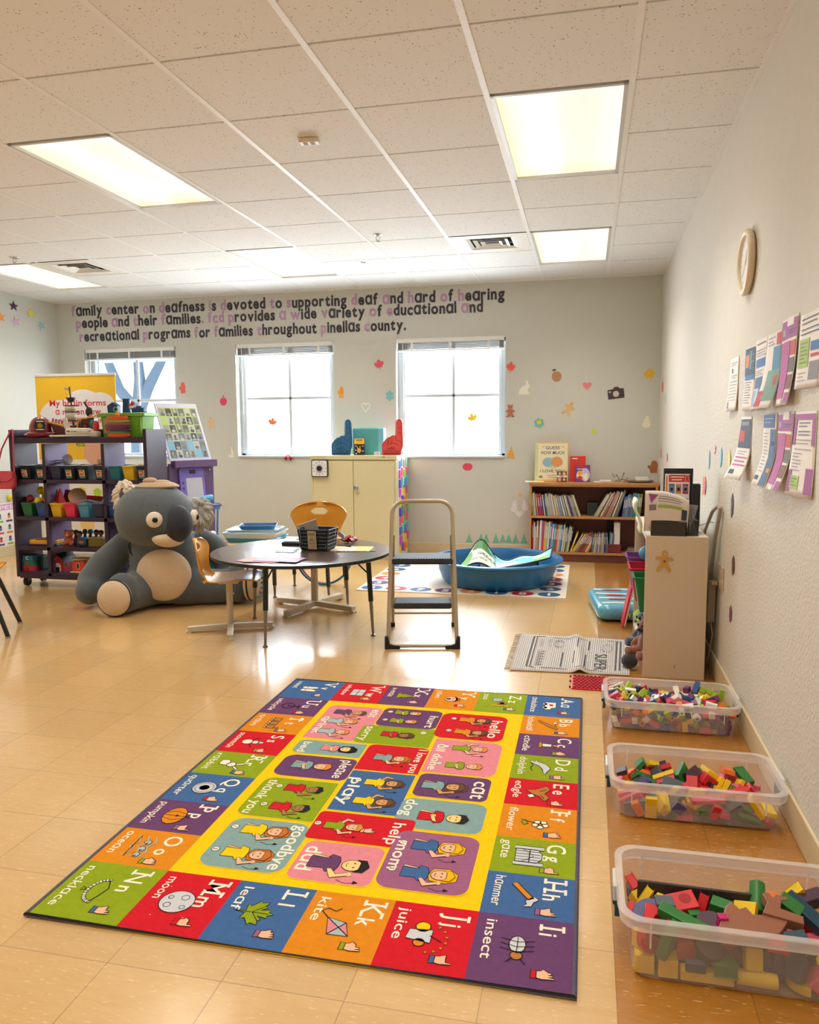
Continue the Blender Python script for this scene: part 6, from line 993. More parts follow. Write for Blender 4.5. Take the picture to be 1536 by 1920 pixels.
for i in range(6):
    for j in range(6):
        x, y = .003 + i * .063, .004 + j * .077
        if (i, j) in ((0, 4), (0, 1), (4, 0), (3, 1)): continue
        f.rect(x + R.uniform(0, .004), y, x + .058, y + .071, GP[(i * 5 + j * 3) % 6], .0006 + R.random() * .0003); f.oval(x + .03 + R.uniform(-.008, .008), y + .043, .011, .014, GP[(i + j * 2 + 3) % 6], .0014); f.oval(x + .03, y + .016, .02, .014, GP[(i + j + 1) % 6], .0013)
f.line([(.155, .25), (.155, .47)], .008, M('dfe37a', .5), .001); f.line([(.0, .16), (.38, .17)], .004, M('e8e6c8', .5), .0015); f.build('photo_collage', t)
t = thing('drawing_pad', 'purple framed magnetic drawing pad leaning on the stand', 'drawing pad', (-3.62 + .085, 2.42 + .065, .652), 0, rot=(-.12, 0, th)); VP_ = M('7c6cc8', .45); f = MB(frame((0, 0, 0), (1, 0, 0), (0, 0, 1))); f.prism(rrp(0, 0, .25, .33, .03), 0, .02, VP_); f.build('frame', t, bevel=.005)
f = MB(frame((0, -.0206, 0), (1, 0, 0), (0, 0, 1))); f.rrect(.06, .03, .225, .24, .012, M('c6c8d6', .4)); f.build('screen', t); f = MB(frame((0, -.0206, 0), (1, 0, 0), (0, 0, 1))); f.rrect(.10, .275, .165, .31, .006, M('2a2438', .6)); f.build('handle_slot', t); f = MB(frame((0, -.0206, 0), (1, 0, 0), (0, 0, 1))); [f.oval(.03, .1 + k * .05, .009, .012, M('3c3478', .5)) for k in range(3)]; f.build('stamp', t)
def roll(name, label, p, q, r, m, cat='roll'):
    f = MB(); p, q = Vector(p), Vector(q); f.tube([p, p + (q - p) * .02, p + (q - p) * .98, q], [r * .8, r, r, r * .8], m, 18); tag(f.build(name, smooth=50), label, cat)
roll('paper_roll', 'light blue cylindrical roll lying on the stand ledge by the koala ear', ony(318, 945, 2.44), ony(398, 933, 2.74), .03, M('4fa5de', .4)); roll('paper_roll', 'pale yellow cylindrical roll lying lower, behind the koala nose', ony(325, 1020, 2.2), ony(402, 1002, 2.62), .034, M('e6e46c', .4))
f = MB(); f.b2((0, 0, 0), (.34, .16, .16), M('dca672', .6)); simple('cardboard_box', 'tan open cardboard box behind the orange chair', 'box', f, (-3.465, 2.345, .211), th)
f = MB(); f.b2((0, 0, 0), (.30, .26, .21), M('a49ab0', .6)); simple('lilac_box', 'lilac grey box under the tan cardboard box', 'box', f, (-3.375, 2.30, 0.0), th)
t = thing('storage_tub', 'teal plastic tub behind the koala\'s far arm', 'tub', (-3.02, 2.28, 0), .25); f = MB(); f.ring([[Vector((x, y, z)) for x, y in rrp(-w, -w * .8, w, w * .8, .03, 4)] for w, z in ((.11, 0), (.145, .27), (.14, .27), (.105, .01))], M('1f7f80', .45)); f.build('tub', t, smooth=40)
t = thing('matching_board', 'mint game board with rows of dark round pictures behind the orange chair back', 'game board', (-2.86, 1.99, .0), .25, rot=(-.08, 0, .25)); f = MB(); f.b2((0, 0, 0), (.28, .02, .30), M('a9dcd6', .5)); f.build('board', t, bevel=.004)
f = MB(frame((0, -.001, 0), (1, 0, 0), (0, 0, 1))); [(f.oval(.04 + i * .066, .05 + j * .08, .022, .027, M('1f4f52' if (i + j) % 3 else 'c46aa0', .5)), f.oval(.04 + i * .066, .05 + j * .08, .012, .015, M('d8d2c8', .5), .0006)) for i in range(4) for j in range(3)]; f.rect(.02, .275, .26, .29, M('2b6d72', .5)); f.build('picture_dot', t)
t = thing('folding_easel', 'blue edged white clip frame standing behind the koala\'s far ear', 'clip frame', (ony(365, 990, 2.95).x, 2.95, 0), .6, rot=(-.06, 0, .6)); f = MB(); f.b2((0, 0, .2), (.2, .012, .62), M('e4e6ea', .4)); f.build('board', t); f = MB(); f.tube([(.0, .03, 0), (.0, .0, .3)], .006, M('3a86c4', .4), 8); f.build('blue_leg', t); f = MB(); f.tube([(.19, -.01, 0), (.22, -.01, .62)], .008, M('3a86c4', .4), 8); f.build('blue_rail', t); f = MB(); f.b2((.14, -.02, .57), (.24, .0, .63), M('4a8fcc', .4)); f.build('clip', t, bevel=.004)
# pull-up banner
bn = thing('pull_up_banner', 'yellow pull-up banner with red words on a white cloud, behind the toy cart', 'banner', (-5.11, 3.32, 0), .03); YB2 = M('f2c32a', .5); RL = M('d8303c', .5)
f = MB(); f.b2((-.45, -.08, 0), (.45, .08, .07), CHROME); f.build('base', bn, bevel=.01); f = MB(); f.b2((-.445, -.008, 1.84), (.445, .008, 1.865), M('d9dadc', .3)); f.build('top_bar', bn, bevel=.003); f = MB(); f.cyl((0, .02, .05), (0, .02, 1.85), .009, CHROME, 10); f.build('pole', bn)
f = MB(); f.b2((-.44, -.002, .07), (.44, .002, 1.84), M('f1efe9', .5)); f.build('panel', bn)
f = MB(frame((-.44, -.0028, .07), (1, 0, 0), (0, 0, 1))); f.rect(0, .95, .88, 1.77, YB2)
for x, y, a, b in ((.45, 1.42, .38, .13), (.25, 1.37, .22, .17), (.52, 1.54, .17, .10), (.70, 1.50, .16, .11), (.45, 1.25, .30, .12), (.72, 1.34, .15, .15)): f.oval(x, y, a, b, M('eceaf2', .5), .0005 + x * .0002, 28)
for k, s in enumerate(('My brain forms', 'a million new', 'connections every', 'second')): f.text(s, .46, 1.48 - k * .085, .085, RL, .0012, .02, fit=(.62, .50, .60, .28)[k], ax=.5)
f.text('es', .42, 1.08, .09, M('5c9a3c', .5), .0006, .02, fit=.1); f.oval(.66, 1.02, .16, .14, M('e2ac92', .6), .0006, 24)
for x, y, r, c in ((.45, .62, .05, 'f2d21c'), (.63, .62, .045, 'b6dc3c'), (.42, .52, .07, 'f5a030'), (.5, .3, .08, 'f2d68a'), (.6, .8, .035, '9aa0a8'), (.7, .8, .035, '9aa0a8')): f.oval(x, y, r, r, M(c, .5), .0006)
f.line([(.3, .48), (.8, .48)], .006, M('e8a8a0', .5), .0009); f.line([(.35, .42), (.75, .41)], .006, M('e8a8a0', .5), .0009); f.line([(.5, .88), (.8, .89)], .01, M('e8b0b8', .5), .0009); f.build('printed_message', bn)
# left wall: poster, yellow dots, stars
t = thing('wall_poster', 'pink and white picture poster low on the far side wall, words SHAPES', 'poster', (XL + .001, 3.42, .10)); FL = frame((0, 0, 0), (0, 1, 0), (0, 0, 1)); f = MB(FL); f.b2((-.42, 0, 0), (.13, .46, .003), M('f0eef0', .6)); f.build('sheet', t)
f = MB(FL); f.rect(-.42, .385, .13, .45, M('d79ad0', .6), .0035); f.text('SHAPES', -.36, .395, .055, M('f4f0f4', .6), .0042, .015, fit=.46)
for i in range(4):
    for j in range(3): x, y = -.36 + i * .13, .04 + j * .12; f.oval(x, y + .055, .018, .018, M('6a3a30', .6), .0036, 10); f.oval(x, y + .03, .022, .016, M(('4f9aa0', 'e8803c', 'd84a58', '4f78b0')[(i + j) % 4], .6), .004, 10); f.rect(x - .045, y - .02, x + .045, y, M(('4a3f6a', 'd84a58', '8ab83c', 'e8803c')[(i * 2 + j) % 4], .6), .0038)
f.build('print', t)
YD = M('d8c624', .6)
for n, (y, z) in enumerate(((3.47, .61), (3.53, .10))): f = MB(FL); f.lathe([(.033, 0), (.036, .01), (.02, .02), (.001, .022)], YD, n=20); simple('yellow_disc', ['yellow round disc on the side wall above the picture poster', 'yellow round disc at the lower corner of the picture poster'][n], 'disc', f, (XL + .002, y, z), smooth=40)
flat('red_strip', 'small red strip lying on the floor by the side wall', 'toy', -5.55, 3.1, .0005, .1, .03, .02, M('9a3a34', .5), .2)
# ================================================================== GIANT KOALA
KG = M('565f66', .95, var=.12, sc=26, bump=.9, bsc=160, sheen=.35, name='grey_plush'); KC = M('d9c3a8', .95, var=.06, sc=30, bump=.6, bsc=150, sheen=.3, name='cream_plush'); KD = M('262a36', .8, bump=.3, sheen=.2, name='dark_nose_plush')
ko = thing('giant_koala', 'giant grey plush koala with a cream belly sitting on the floor', 'plush koala', (0, 0, 0))
HC = Vector((-3.245, 1.58, .685)); TC = Vector((-3.25, 1.72, .33))
f = MB(); f.ball(TC, (.265, .25, .33), KG, 28); f.ball(TC + Vector((.0, 0, -.14)), (.31, .29, .19), KG, 24); f.ball(HC, (.295, .255, .235), KG, 28); f.ball(HC + Vector((.12, -.05, -.05)), (.18, .17, .15), KG, 20); f.ball(HC + Vector((-.13, .0, -.06)), (.16, .17, .16), KG, 20)
f.tube([(-3.43, 1.68, .50), (-3.55, 1.66, .45), (-3.69, 1.60, .30), (-3.745, 1.52, .18), (-3.72, 1.44, .125)], [.09, .10, .118, .118, .10], KG, 18); f.ball((-3.72, 1.44, .13), .105, KG, 16)
f.tube([(-3.08, 1.85, .50), (-2.98, 1.93, .42), (-2.86, 1.97, .26), (-2.80, 1.93, .14)], [.085, .095, .10, .09], KG, 16); f.ball((-2.80, 1.92, .13), .095, KG, 14)
f.tube([(-3.32, 1.62, .15), (-3.36, 1.45, .145), (-3.375, 1.31, .14)], [.15, .14, .128], KG, 20); f.ball((-3.375, 1.33, .15), (.13, .10, .15), KG, 18)
f.tube([(-3.15, 1.66, .14), (-2.98, 1.75, .135), (-2.80, 1.80, .13), (-2.68, 1.82, .14)], [.14, .135, .125, .12], KG, 20); f.ball((-2.70, 1.82, .17), (.10, .13, .17), KG, 18)
f.build('body', ko, remesh=.016, sm=5)
def shell(name, c, r, dir_, up, ax, ay, k, m, bulge=.0, flatten=None):
    """a rounded patch lying on an ellipsoid, around direction dir_"""
    d = Vector(dir_).normalized(); s = d.cross(Vector(up)).normalized(); u = s.cross(d); f = MB(); n = 9; rings = []
    for i in range(n + 1):
        rr = i / n; ring_ = []
        for j in range(36):
            a = j * 2 * PI / 36; v = (d + s * math.tan(ax * rr) * math.cos(a) + u * math.tan(ay * rr) * math.sin(a)).normalized()
            kk = k + bulge * (1 - rr ** 2) - (.06 * max(0, rr - .85) / .15); L_ = 1 / math.sqrt(sum((v[q] / r[q]) ** 2 for q in range(3))); ring_.append(Vector(c) + v * L_ * kk)
        rings.append(ring_)
    f.ring(rings[::-1], m, caps=False); f.build(name, ko, smooth=80)
shell('belly_patch', TC + Vector((.01, 0, -.07)), (.30, .28, .36), (.36, -.93, -.02), (0, 0, 1), .78, .70, 1.03, KC, .05)
def sole(name, c, n_, r, m, sy=1.08):
    n_ = Vector(n_).normalized(); fr = frame(c, n_.cross(Vector((0, 0, 1))) * -1, (0, 0, 1)); f = MB(fr); f.lathe([(r, -.03), (r * 1.0, .0), (r * .93, .02), (r * .75, .036), (r * .4, .048), (.002, .05)], m, n=28, sy=sy, caps=False); f.build(name, ko, smooth=80)
    f = MB(fr); f.tube([(r * 1.01 * math.cos(t * .2244), r * sy * 1.01 * math.sin(t * .2244), -.004) for t in range(28)], .007, KD, 6, closed=True); f.build('sole_seam', ko, smooth=80)
sole('foot_sole', (-3.375, 1.222, .135), (.22, -1, .08), .118, KC); sole('foot_sole', (-2.605, 1.83, .17), (1, .08, .12), .12, KC, 1.2)
FD = Vector((.88, -.48, -.06)).normalized(); HR3 = (.295, .255, .235)
shell('nose', HC + Vector((.02, -.02, -.03)), HR3, (.92, -.44, -.08), (0, 0, 1), .34, .52, 1.10, KD, .12)
shell('muzzle', HC + Vector((.02, -.02, -.03)), HR3, (.80, -.62, -.58), (0, 0, 1), .46, .22, 1.05, KC, .12)
EW = M('e6dcd0', .6)
def eye(d):
    v = Vector(d).normalized(); L_ = 1 / math.sqrt(sum((v[q] / HR3[q]) ** 2 for q in range(3))); p = HC + v * L_ * 1.0; fr = frame(p, Vector((0, 0, 1)).cross(v), (0, 0, 1))
    f = MB(fr); f.lathe([(.056, -.02), (.056, .012), (.048, .02), (.002, .026)], EW, n=24, caps=False); e = f.build('eye', ko, smooth=60); f = MB(fr); f.ball((.004, .0, .026), (.02, .02, .012), EYE, 14); f.build('pupil', e, smooth=80)
eye((.50, -.86, -.02)); eye((1, .14, -.05))
def ear(c, d, r, m1, m2, n, seed):
    R = random.Random(seed); d = Vector(d).normalized(); f = MB(); f.ball(c, (r * .72, r * .4, r), m1, 16, rot=(0, math.atan2(d.x, d.z), 0)); f.build('ear', ko, smooth=80)
    f = MB()
    for k in range(n):
        a = R.uniform(0, 2 * PI); b = (Vector((math.cos(a) * .75, -abs(R.gauss(.15, .35)), math.sin(a))) + d * .55).normalized(); o_ = Vector(c) + Vector((b.x * r * .62, b.y * r * .4, b.z * r * .75)); e = o_ + b * r * R.uniform(.3, .62) + Vector((0, 0, -R.uniform(.01, .05)))
        f.tube([o_, (o_ + e) / 2 + Vector((0, 0, .006)), e], [.024, .018, .001], m2, 5)
    f.build('ear_fur', ko, smooth=80)
KE = M('e4d8c6', .95, sheen=.4, name='fluffy_cream_fur'); KE2 = M('b9bab6', .95, sheen=.4, name='fluffy_grey_fur')
ear(HC + Vector((-.22, .0, .15)), (-.8, 0, .5), .10, KG, KE, 260, 1); ear(HC + Vector((.28, .17, .02)), (.9, 0, .3), .10, KE2, KE2, 200, 2)
f = MB(); f.tube([(-3.43 + .0, 1.565, .505), (-3.46, 1.56, .46), (-3.44, 1.55, .41), (-3.40, 1.53, .38)], .008, KD, 6); f.build('arm_seam', ko, smooth=60)
f = MB(); f.box((-2.70, 1.69, .10), (.03, .004, .014), M('a9a9ae', .5)); f.build('care_tag', ko)
t = thing('knitted_cap', 'small tan knitted cap lying on the koala head', 'cap', HC + Vector((.03, -.0, .225)), .3); TN = M('b99c7c', .95, bump=1, bsc=70, sheen=.3)
f = MB(); f.lathe([(.12, -.012), (.155, -.02), (.16, -.01), (.12, .012), (.09, .02)], TN, n=28, sy=.7, caps=False); f.build('brim', t, smooth=60, solid=.006); f = MB(); f.ball((-.05, 0, .025), (.055, .045, .028), TN, 14); f.ball((.03, 0, .015), (.07, .05, .02), TN, 14); f.build('crown', t, smooth=80)
# ================================================================== ROUND TABLE, CHAIRS
TT = M('55453f', .28, var=.2, sc=8, coat=.3, name='dark_table_laminate'); LEGB = M('1d2024', .4); LEGC = M('8f8a84', .3, .85)
def post(f1, f2, top, foot, m1=None, m2=None, k=.55, r=.016):
    a, b = Vector(top), Vector(foot); c = a + (b - a) * k
    f1.tube([a, c], r, m1 or LEGB, 12); f2.tube([c, b + (a - b).normalized() * .012], [r * .75, r * .5], m2 or LEGC, 10); f2.lathe([(.016, 0), (.016, .006), (.008, .012)], m2 or LEGC, c=tuple(b), n=12)
tb = thing('round_table', 'low round dark-topped table with black and chrome legs in the middle of the room', 'table', (-1.97, 1.22, 0))
f = MB(); f.lathe([(.58, .494), (.585, .497), (.585, .515)], LEGB, n=72); f.build('table_edge', tb, smooth=40); f = MB(); f.lathe([(.001, .5155), (.578, .5155), (.583, .515), (.584, .51), (.57, .505)], TT, n=72, caps=False); f.build('tabletop', tb, smooth=40)
for fx, fy in ((-2.03, .73), (-1.46, 1.107), (-1.83, 1.76), (-2.39, 1.38)):
    dx, dy = fx + 1.97, fy - 1.22; l = math.hypot(dx, dy); ux, uy = dx / l, dy / l; f1, f2 = MB(), MB(); post(f1, f2, (ux * (l - .03), uy * (l - .03), .495), (dx, dy, 0)); lg = f1.build('leg', tb, smooth=50); f2.build('leg_insert', lg, smooth=50)
    f = MB(); f.tube([(ux * (l - .035), uy * (l - .035), .40), (ux * (l - .15), uy * (l - .15), .492)], .005, LEGB, 6); f.build('leg_brace', tb)
SHL = M('dd9a2a', .32, var=.04, coat=.25, name='yellow_chair_shell'); PED = M('cfc4b0', .4, name='cream_pedestal')
def shell_chair(name, label, loc, rz, sc=1., base_rot=0.):
    t = thing(name, label, 'chair', loc, rz, 'yellow shell chairs on cream cross bases'); t.scale = (sc,) * 3
    prof = [(.20, .325), (.17, .338), (.10, .342), (.0, .33), (-.09, .33), (-.15, .35), (-.185, .40), (-.195, .46), (-.20, .54), (-.225, .61)]; wid = [.15, .17, .18, .18, .17, .13, .11, .14, .175, .17]
    def C(v):
        n_ = len(prof); x = v * (n_ - 1); i = min(n_ - 2, int(x)); q = x - i; P_ = [(*prof[min(n_ - 1, max(0, i + k))], wid[min(n_ - 1, max(0, i + k))]) for k in (-1, 0, 1, 2)]
        return [.5 * (2 * b + (c - a) * q + (2 * a - 5 * b + 4 * c - d) * q * q + (3 * b - a - 3 * c + d) * q ** 3) for a, b, c, d in zip(*P_)]
    f = MB(); nu, nv = 84, 132; vs = []
    for j in range(nv + 1):
        v = j / nv; x, z, w_ = C(v); e = math.sqrt(max(.02, 1 - ((v - .86) / .14) ** 2 * .97)) if v > .86 else (1 - max(0, (.07 - v) / .07) ** 2 * .35)
        for i in range(nu + 1):
            u = 2 * i / nu - 1; dish = u * u; vs.append((x + (dish * .035 if v > .55 else 0), u * w_ * e, z + (dish * .018 if v < .5 else 0) ))
    fs = []
    for j in range(nv):
        for i in range(nu):
            u, v = 2 * (i + .5) / nu - 1, (j + .5) / nv
            if (u / .30) ** 2 + ((v - .905) / .030) ** 2 < 1: continue
            fs.append((j * (nu + 1) + i, (j + 1) * (nu + 1) + i, (j + 1) * (nu + 1) + i + 1, j * (nu + 1) + i + 1))
    f.add(vs, fs, SHL); f.build('seat_shell', t, smooth=60, solid=.009)
    f = MB(); f.cyl((0, 0, .03), (0, 0, .325), .021, PED, 18); f.box((0, 0, .322), (.12, .10, .012), PED); f.build('pedestal', t, smooth=50)
    for k in range(4): a = base_rot + k * PI / 2; f = MB(); f.box((.135, 0, .032), (.27, .04, .03), PED); f.box((.265, 0, .012), (.03, .04, .022), PED); o = f.build('base_arm', t, bevel=.003); o.rotation_euler = (0, .03, a)
    return t
shell_chair('shell_chair', 'low yellow shell chair seen from the side at the koala side of the table', (-2.415, 1.06, 0), .28, 1.0, .16)
shell_chair('shell_chair', 'taller yellow shell chair with an oval slot, behind the table before the cabinet', (-2.085, 1.765, 0), -1.42, 1.25, .35 + PI / 4)
t = thing('student_chair', 'yellow seat with black tube legs, mostly cut off at the picture edge by the cart', 'chair', (-4.06, .62, 0), .3)
f = MB(); f.sheet(lambda u, v: (-.2 + .4 * u, -.19 + .38 * v, .41 + .03 * (2 * v - 1) ** 2), 6, 8, SHL); f.build('seat', t, smooth=60, solid=.01)
f = MB(); f.sheet(lambda u, v: (-.23 - .05 * v + .03 * (2 * u - 1) ** 2, -.17 + .34 * u, .52 + .2 * v), 8, 6, SHL); f.build('backrest', t, smooth=60, solid=.01)
for q in (-1, 1): f = MB(); f.tube([(-.17, q * .12, .40), (-.23, q * .12, .46), (-.262, q * .12, .66)], .012, LEGB, 10); f.build('back_post', t, smooth=50)
for a, b in ((.24, .25), (.32, -.13), (-.24, .2), (-.22, -.2)): f = MB(); f.tube([(a * .55, b * .6, .405), (a, b, .012)], .014, LEGB, 10); lg = f.build('leg', t, smooth=50); f = MB(); f.cyl((a, b, 0), (a, b, .014), .016, CHROME, 12); f.build('foot_cap', lg)
# things on the table
TZ = .5165; BW = M('17242c', .4); f0 = onz(590, 1030, TZ)
t = thing('wire_basket', 'black basket of leaflets holding a handwritten FREE sign on the table', 'basket', (-1.875, 1.27, TZ), -.10)
f = MB(); f.ring([[Vector((x, y, z)) for x, y in rrp(-w, -d, w, d, .008, 2)] for w, d, z in ((.092, .065, 0), (.094, .067, .012), (.0915, .0645, .012), (.09, .063, .004))], BW); f.build('base_tray', t)
f = MB()
for k in range(6): w_, d_ = .094 + .003 * k, .067 + .003 * k; f.tube([(x, y, .02 + k * .024) for x, y in rrp(-w_, -d_, w_, d_, .01, 2)], .003 if k < 5 else .0045, BW, 5, closed=True)
f.build('rail', t); 
for sx in (-1, 1):
    for sy in (-1, 1): f = MB(); f.tube([(sx * .09, sy * .063, .01), (sx * .106, sy * .079, .142)], .005, BW, 6); f.build('corner_post', t)
f = MB(); f.ring([[Vector((x, y, z)) for x, y in rrp(-w, -w * .72, w, w * .72, .01, 2)] for w, z in ((.088, .012), (.101, .138))], M('1a2a36', .5), caps=False); f.build('liner', t, solid=.002)
f = MB(); f.box((0, 0, .06), (.06, .003, .12), M('c9b494', .7)); sg = f.build('sign_card', t); sg.location = (-.005, -.0735, .012); sg.rotation_euler = (.10, 0, 0)
f = MB(frame((0, -.0022, 0), (1, 0, 0), (0, 0, 1)))
for s, y, q, w_ in (('FREE', .092, .024, .048), ('to', .077, .012, .012), ('HELP', .055, .019, .038), ('Yourself', .034, .015, .046), ('THIS & THAT', .012, .011, .044)): f.text(s, 0, y, q, INK if s[0] != 'T' else PRED, 0, .0, fit=w_, ax=.5)
f.build('handwriting', sg)
t2 = thing('leaflet', 'grey and red leaflet sticking up out of the black basket', 'leaflet', (-1.91, 1.27, TZ + .05), -.15, rot=(-.15, -.32, -.10)); f = MB(); f.b2((-.085, 0, .0), (.06, .002, .14), M('8d8379', .6)); f.b2((-.085, -.0002, .136), (.06, .0022, .14), PAPER); f.build('sheet', t2)
f = MB(frame((0, -.0006, 0), (1, 0, 0), (0, 0, 1))); f.rect(-.08, .05, -.02, .075, PRED); f.rect(-.08, .08, -.035, .095, PRED); f.line([(-.075, .063), (-.03, .063)], .006, PAPER, .0006); f.oval(.03, .06, .02, .012, INK, .0003); f.build('print', t2)
t2 = thing('magazine_photo', 'white and coral printed card tucked at the wall side of the black basket', 'card', (-1.815, 1.245, TZ + .02), -.10); f = MB(); f.b2((-.03, -.045, .0), (.03, -.043, .11), M('d9ab94', .6)); f.build('sheet', t2); f = MB(frame((0, -.0456, 0), (1, 0, 0), (0, 0, 1))); f.oval(0, .07, .024, .03, PAPER); f.oval(0, .03, .024, .012, PAPER, .0004); f.line([(-.02, .055), (.02, .045)], .004, PDK, .0006); f.build('print', t2)
def sheet(name, label, x, y, w, d, m, rz, k=0, cat='paper', z=TZ):
    f = MB(); f.box((0, 0, .0012 + k * .0), (w, d, .0022), m); o = f.build(name); o.location = (x, y, z + k * .0026); o.rotation_euler = (0, 0, rz); return tag(o, label, cat)
o = sheet('craft_paper', 'pink paper lowest in the pile at the front of the table', -2.07, .80, .26, .15, M('dd9fae', .7), -.15); o = sheet('craft_paper', 'coral paper in the middle of the pile at the front of the table', -2.05, .79, .22, .14, M('e5a8a4', .7), .1, 1); o = sheet('craft_paper', 'lilac printed paper on top of the pile at the front of the table', -1.96, .82, .28, .16, M('b59cc8', .6), -.05, 2)
f = MB(frame((0, 0, .0026), (1, 0, 0), (0, 1, 0))); f.outl([(-.08, -.02), (.02, -.05), (.08, 0), (.0, .05)], M('e3a2b4', .6), M('c77f9c', .6)); f.build('print', o)
o = sheet('yellow_flyer', 'yellow and white printed flyers fanned on the table', -1.66, 1.33, .26, .2, M('eac84a', .6), .12); f = MB(frame((0, 0, .0026), (1, 0, 0), (0, 1, 0))); f.rect(-.125, -.09, .03, .06, M('e9e6e0', .6)); [f.line([(-.1, -.04 + k * .025), (.02, -.038 + k * .025)], .004, M('7c6f5c', .6), .0004) for k in range(3)]; f.build('print', o)
o = sheet('yellow_flyer', 'dark edged yellow flyer under the fanned yellow flyers', -1.63, 1.315, .25, .19, M('4a3a2a', .6), .3, -0.1); o.location.z = TZ - .0005 + .0002
sheet('name_card', 'pale blue card on the table beside the basket', -2.07, 1.22, .13, .08, M('a9cfe0', .6), -.1); sheet('name_card', 'dark blue card under the pale blue one by the basket', -2.05, 1.14, .13, .07, M('20384a', .5), -.08)
f = MB(); f.prism(rrp(-.07, -.045, .07, .045, .01), 0, .02, M('1c2b36', .4)); o = f.build('pen_tray', bevel=.003); o.location = (-2.12, 1.45, TZ); tag(o, 'small dark tray behind the blue cards on the table', 'tray'); f = MB(); f.box((0, 0, 0), (.11, .05, .004), M('bcd8e2', .5)); o = f.build('folded_card'); o.location = (-2.13, 1.45, TZ + .024); tag(o, 'pale blue cover on the small dark tray', 'cover')
RBW = M('a31530', .35, coat=.3); t = thing('ribbon_bow', 'glossy red ribbon bow at the back of the round table', 'bow', (-1.77, 1.62, TZ)); 
for k in range(7): a = k * .9; f = MB(); f.tube([(0, 0, .01), (.035 * math.cos(a), .03 * math.sin(a), .03 + .006 * (k % 3)), (.065 * math.cos(a), .055 * math.sin(a), .022), (.04 * math.cos(a + .3), .035 * math.sin(a + .3), .008), (0, 0, .012)], [.006, .014, .012, .012, .006], RBW, 6, flat=.3); f.build('loop', t, smooth=60)
f = MB(); f.tube([(0, 0, .005), (.05, -.02, .006), (.09, -.03, .004)], .004, M('26436c', .4), 6); f.tube([(.09, -.03, .005), (.11, -.05, .004)], .006, INK, 6); o = f.build('pen', smooth=50); o.location = (-1.80, 1.44, TZ + .002); tag(o, 'dark blue pen lying behind the basket towards the bow', 'pen')
# low tan table behind, clear trays, hoops
t = thing('low_table', 'low tan-topped table with dark legs behind the round table', 'table', (-2.55, 2.28, 0)); f = MB(); f.b2((-.42, -.27, .39), (.50, .27, .41), M('d8a878', .5)); f.build('tabletop', t, bevel=.003)
for x, y in ((.033, -.23), (.47, -.21), (.018, .23), (.46, .24), (-.38, -.22), (-.38, .23)): f1, f2 = MB(), MB(); post(f1, f2, (x * .97, y, .39), (x, y, 0), M('3b3d40', .4), k=.75); lg = f1.build('leg', t, smooth=50); f2.build('leg_foot', lg, smooth=50)
def tray(label, x, y, z, w, d, h, m, rz): f = MB(); f.ring([[Vector((a, b, c)) for a, b in rrp(-w * k, -d * k, w * k, d * k, .03, 3)] for k, c in ((.45, 0), (.5, h), (.48, h), (.44, .006))], m); o = f.build('plastic_tray', smooth=40, bevel=.002); o.location = (x, y, z); o.rotation_euler = (0, 0, rz); return tag(o, label, 'tray', 'stacked plastic trays on the low table')
tray('turquoise lid lowest in the tray stack on the low table', -2.76, 2.30, .411, .44, .34, .03, M('35a5c8', .35), .1); tray('milky white lid in the middle of the tray stack on the low table', -2.77, 2.29, .443, .46, .34, .045, seethrough('milky_lid', 'd9ecf2', .8, .2), .05); tray('white lid above the milky one in the tray stack', -2.77, 2.29, .49, .42, .30, .02, M('cfe2ea', .3), .12); tray('deep blue tray on top of the stack on the low table', -2.74, 2.28, .512, .30, .22, .03, M('1a6aa8', .3), .3)
for n, (r, c, y, l) in enumerate(((.235, '2f7f9c', 2.50, 'blue hoop standing behind the round table legs'), (.222, 'd0545a', 2.53, 'coral red hoop standing just behind the blue one'))):
    f = MB(); f.tube([(r * math.cos(k * .1309), .02 * math.sin(k * .1309), r + r * math.sin(k * .1309)) for k in range(48)], .010, M(c, .35), 8, closed=True); o = f.build('hoop', smooth=60); o.location = (-2.30, y + .09, .011); o.rotation_euler = (-.06, 0, .1); tag(o, l, 'hoop', 'hoops leaning behind the table')
# ================================================================== METAL CABINET
CB = M('e0d8ae', .45, var=.02, name='putty_metal'); cb = thing('metal_cabinet', 'pale yellow two-door metal cabinet between two windows', 'cabinet', (-2.43, 3.9, 0)); a = .445
f = MB(); f.b2((-a, .018, .0), (a, .455, 1.015), CB); f.b2((-a - .004, -.003, 1.0), (a + .004, .46, 1.04), CB); f.b2((-a, 0, 0), (-a + .02, .02, 1.0), CB); f.b2((a - .02, 0, 0), (a, .02, 1.0), CB); f.build('body', cb, bevel=.003)
for s in (-1, 1): f = MB(); f.b2((.003 * s if s > 0 else -a + .022, 0, .06), (a - .022 if s > 0 else -.003, .017, .985), CB); d = f.build('door', cb, bevel=.002)
f = MB(); f.lathe([(.022, 0), (.022, .006), (.012, .012), (.010, .03), (.02, .034)], CHROME, n=18); o = f.build('lock', cb, smooth=40); o.location = (.028, -.0, .72); o.rotation_euler = (PI / 2, 0, 0); f = MB(); f.tube([(.028, -.03, .72), (.07, -.03, .66)], .005, CHROME, 6); f.build('handle_key', cb)
f = MB(); f.b2((.30, -.0045, 1.022), (.33, -.003, 1.028), INK); f.build('maker_plate', cb)
t = thing('desk_timer', 'square black-edged white dial timer stuck on the cabinet door', 'timer', (-2.775, 3.898, .912)); f = MB(frame((0, 0, 0), (1, 0, 0), (0, 0, 1))); f.prism(rrp(-.088, -.088, .088, .088, .02), 0, .025, M('35373c', .4)); f.build('case', t, bevel=.004)
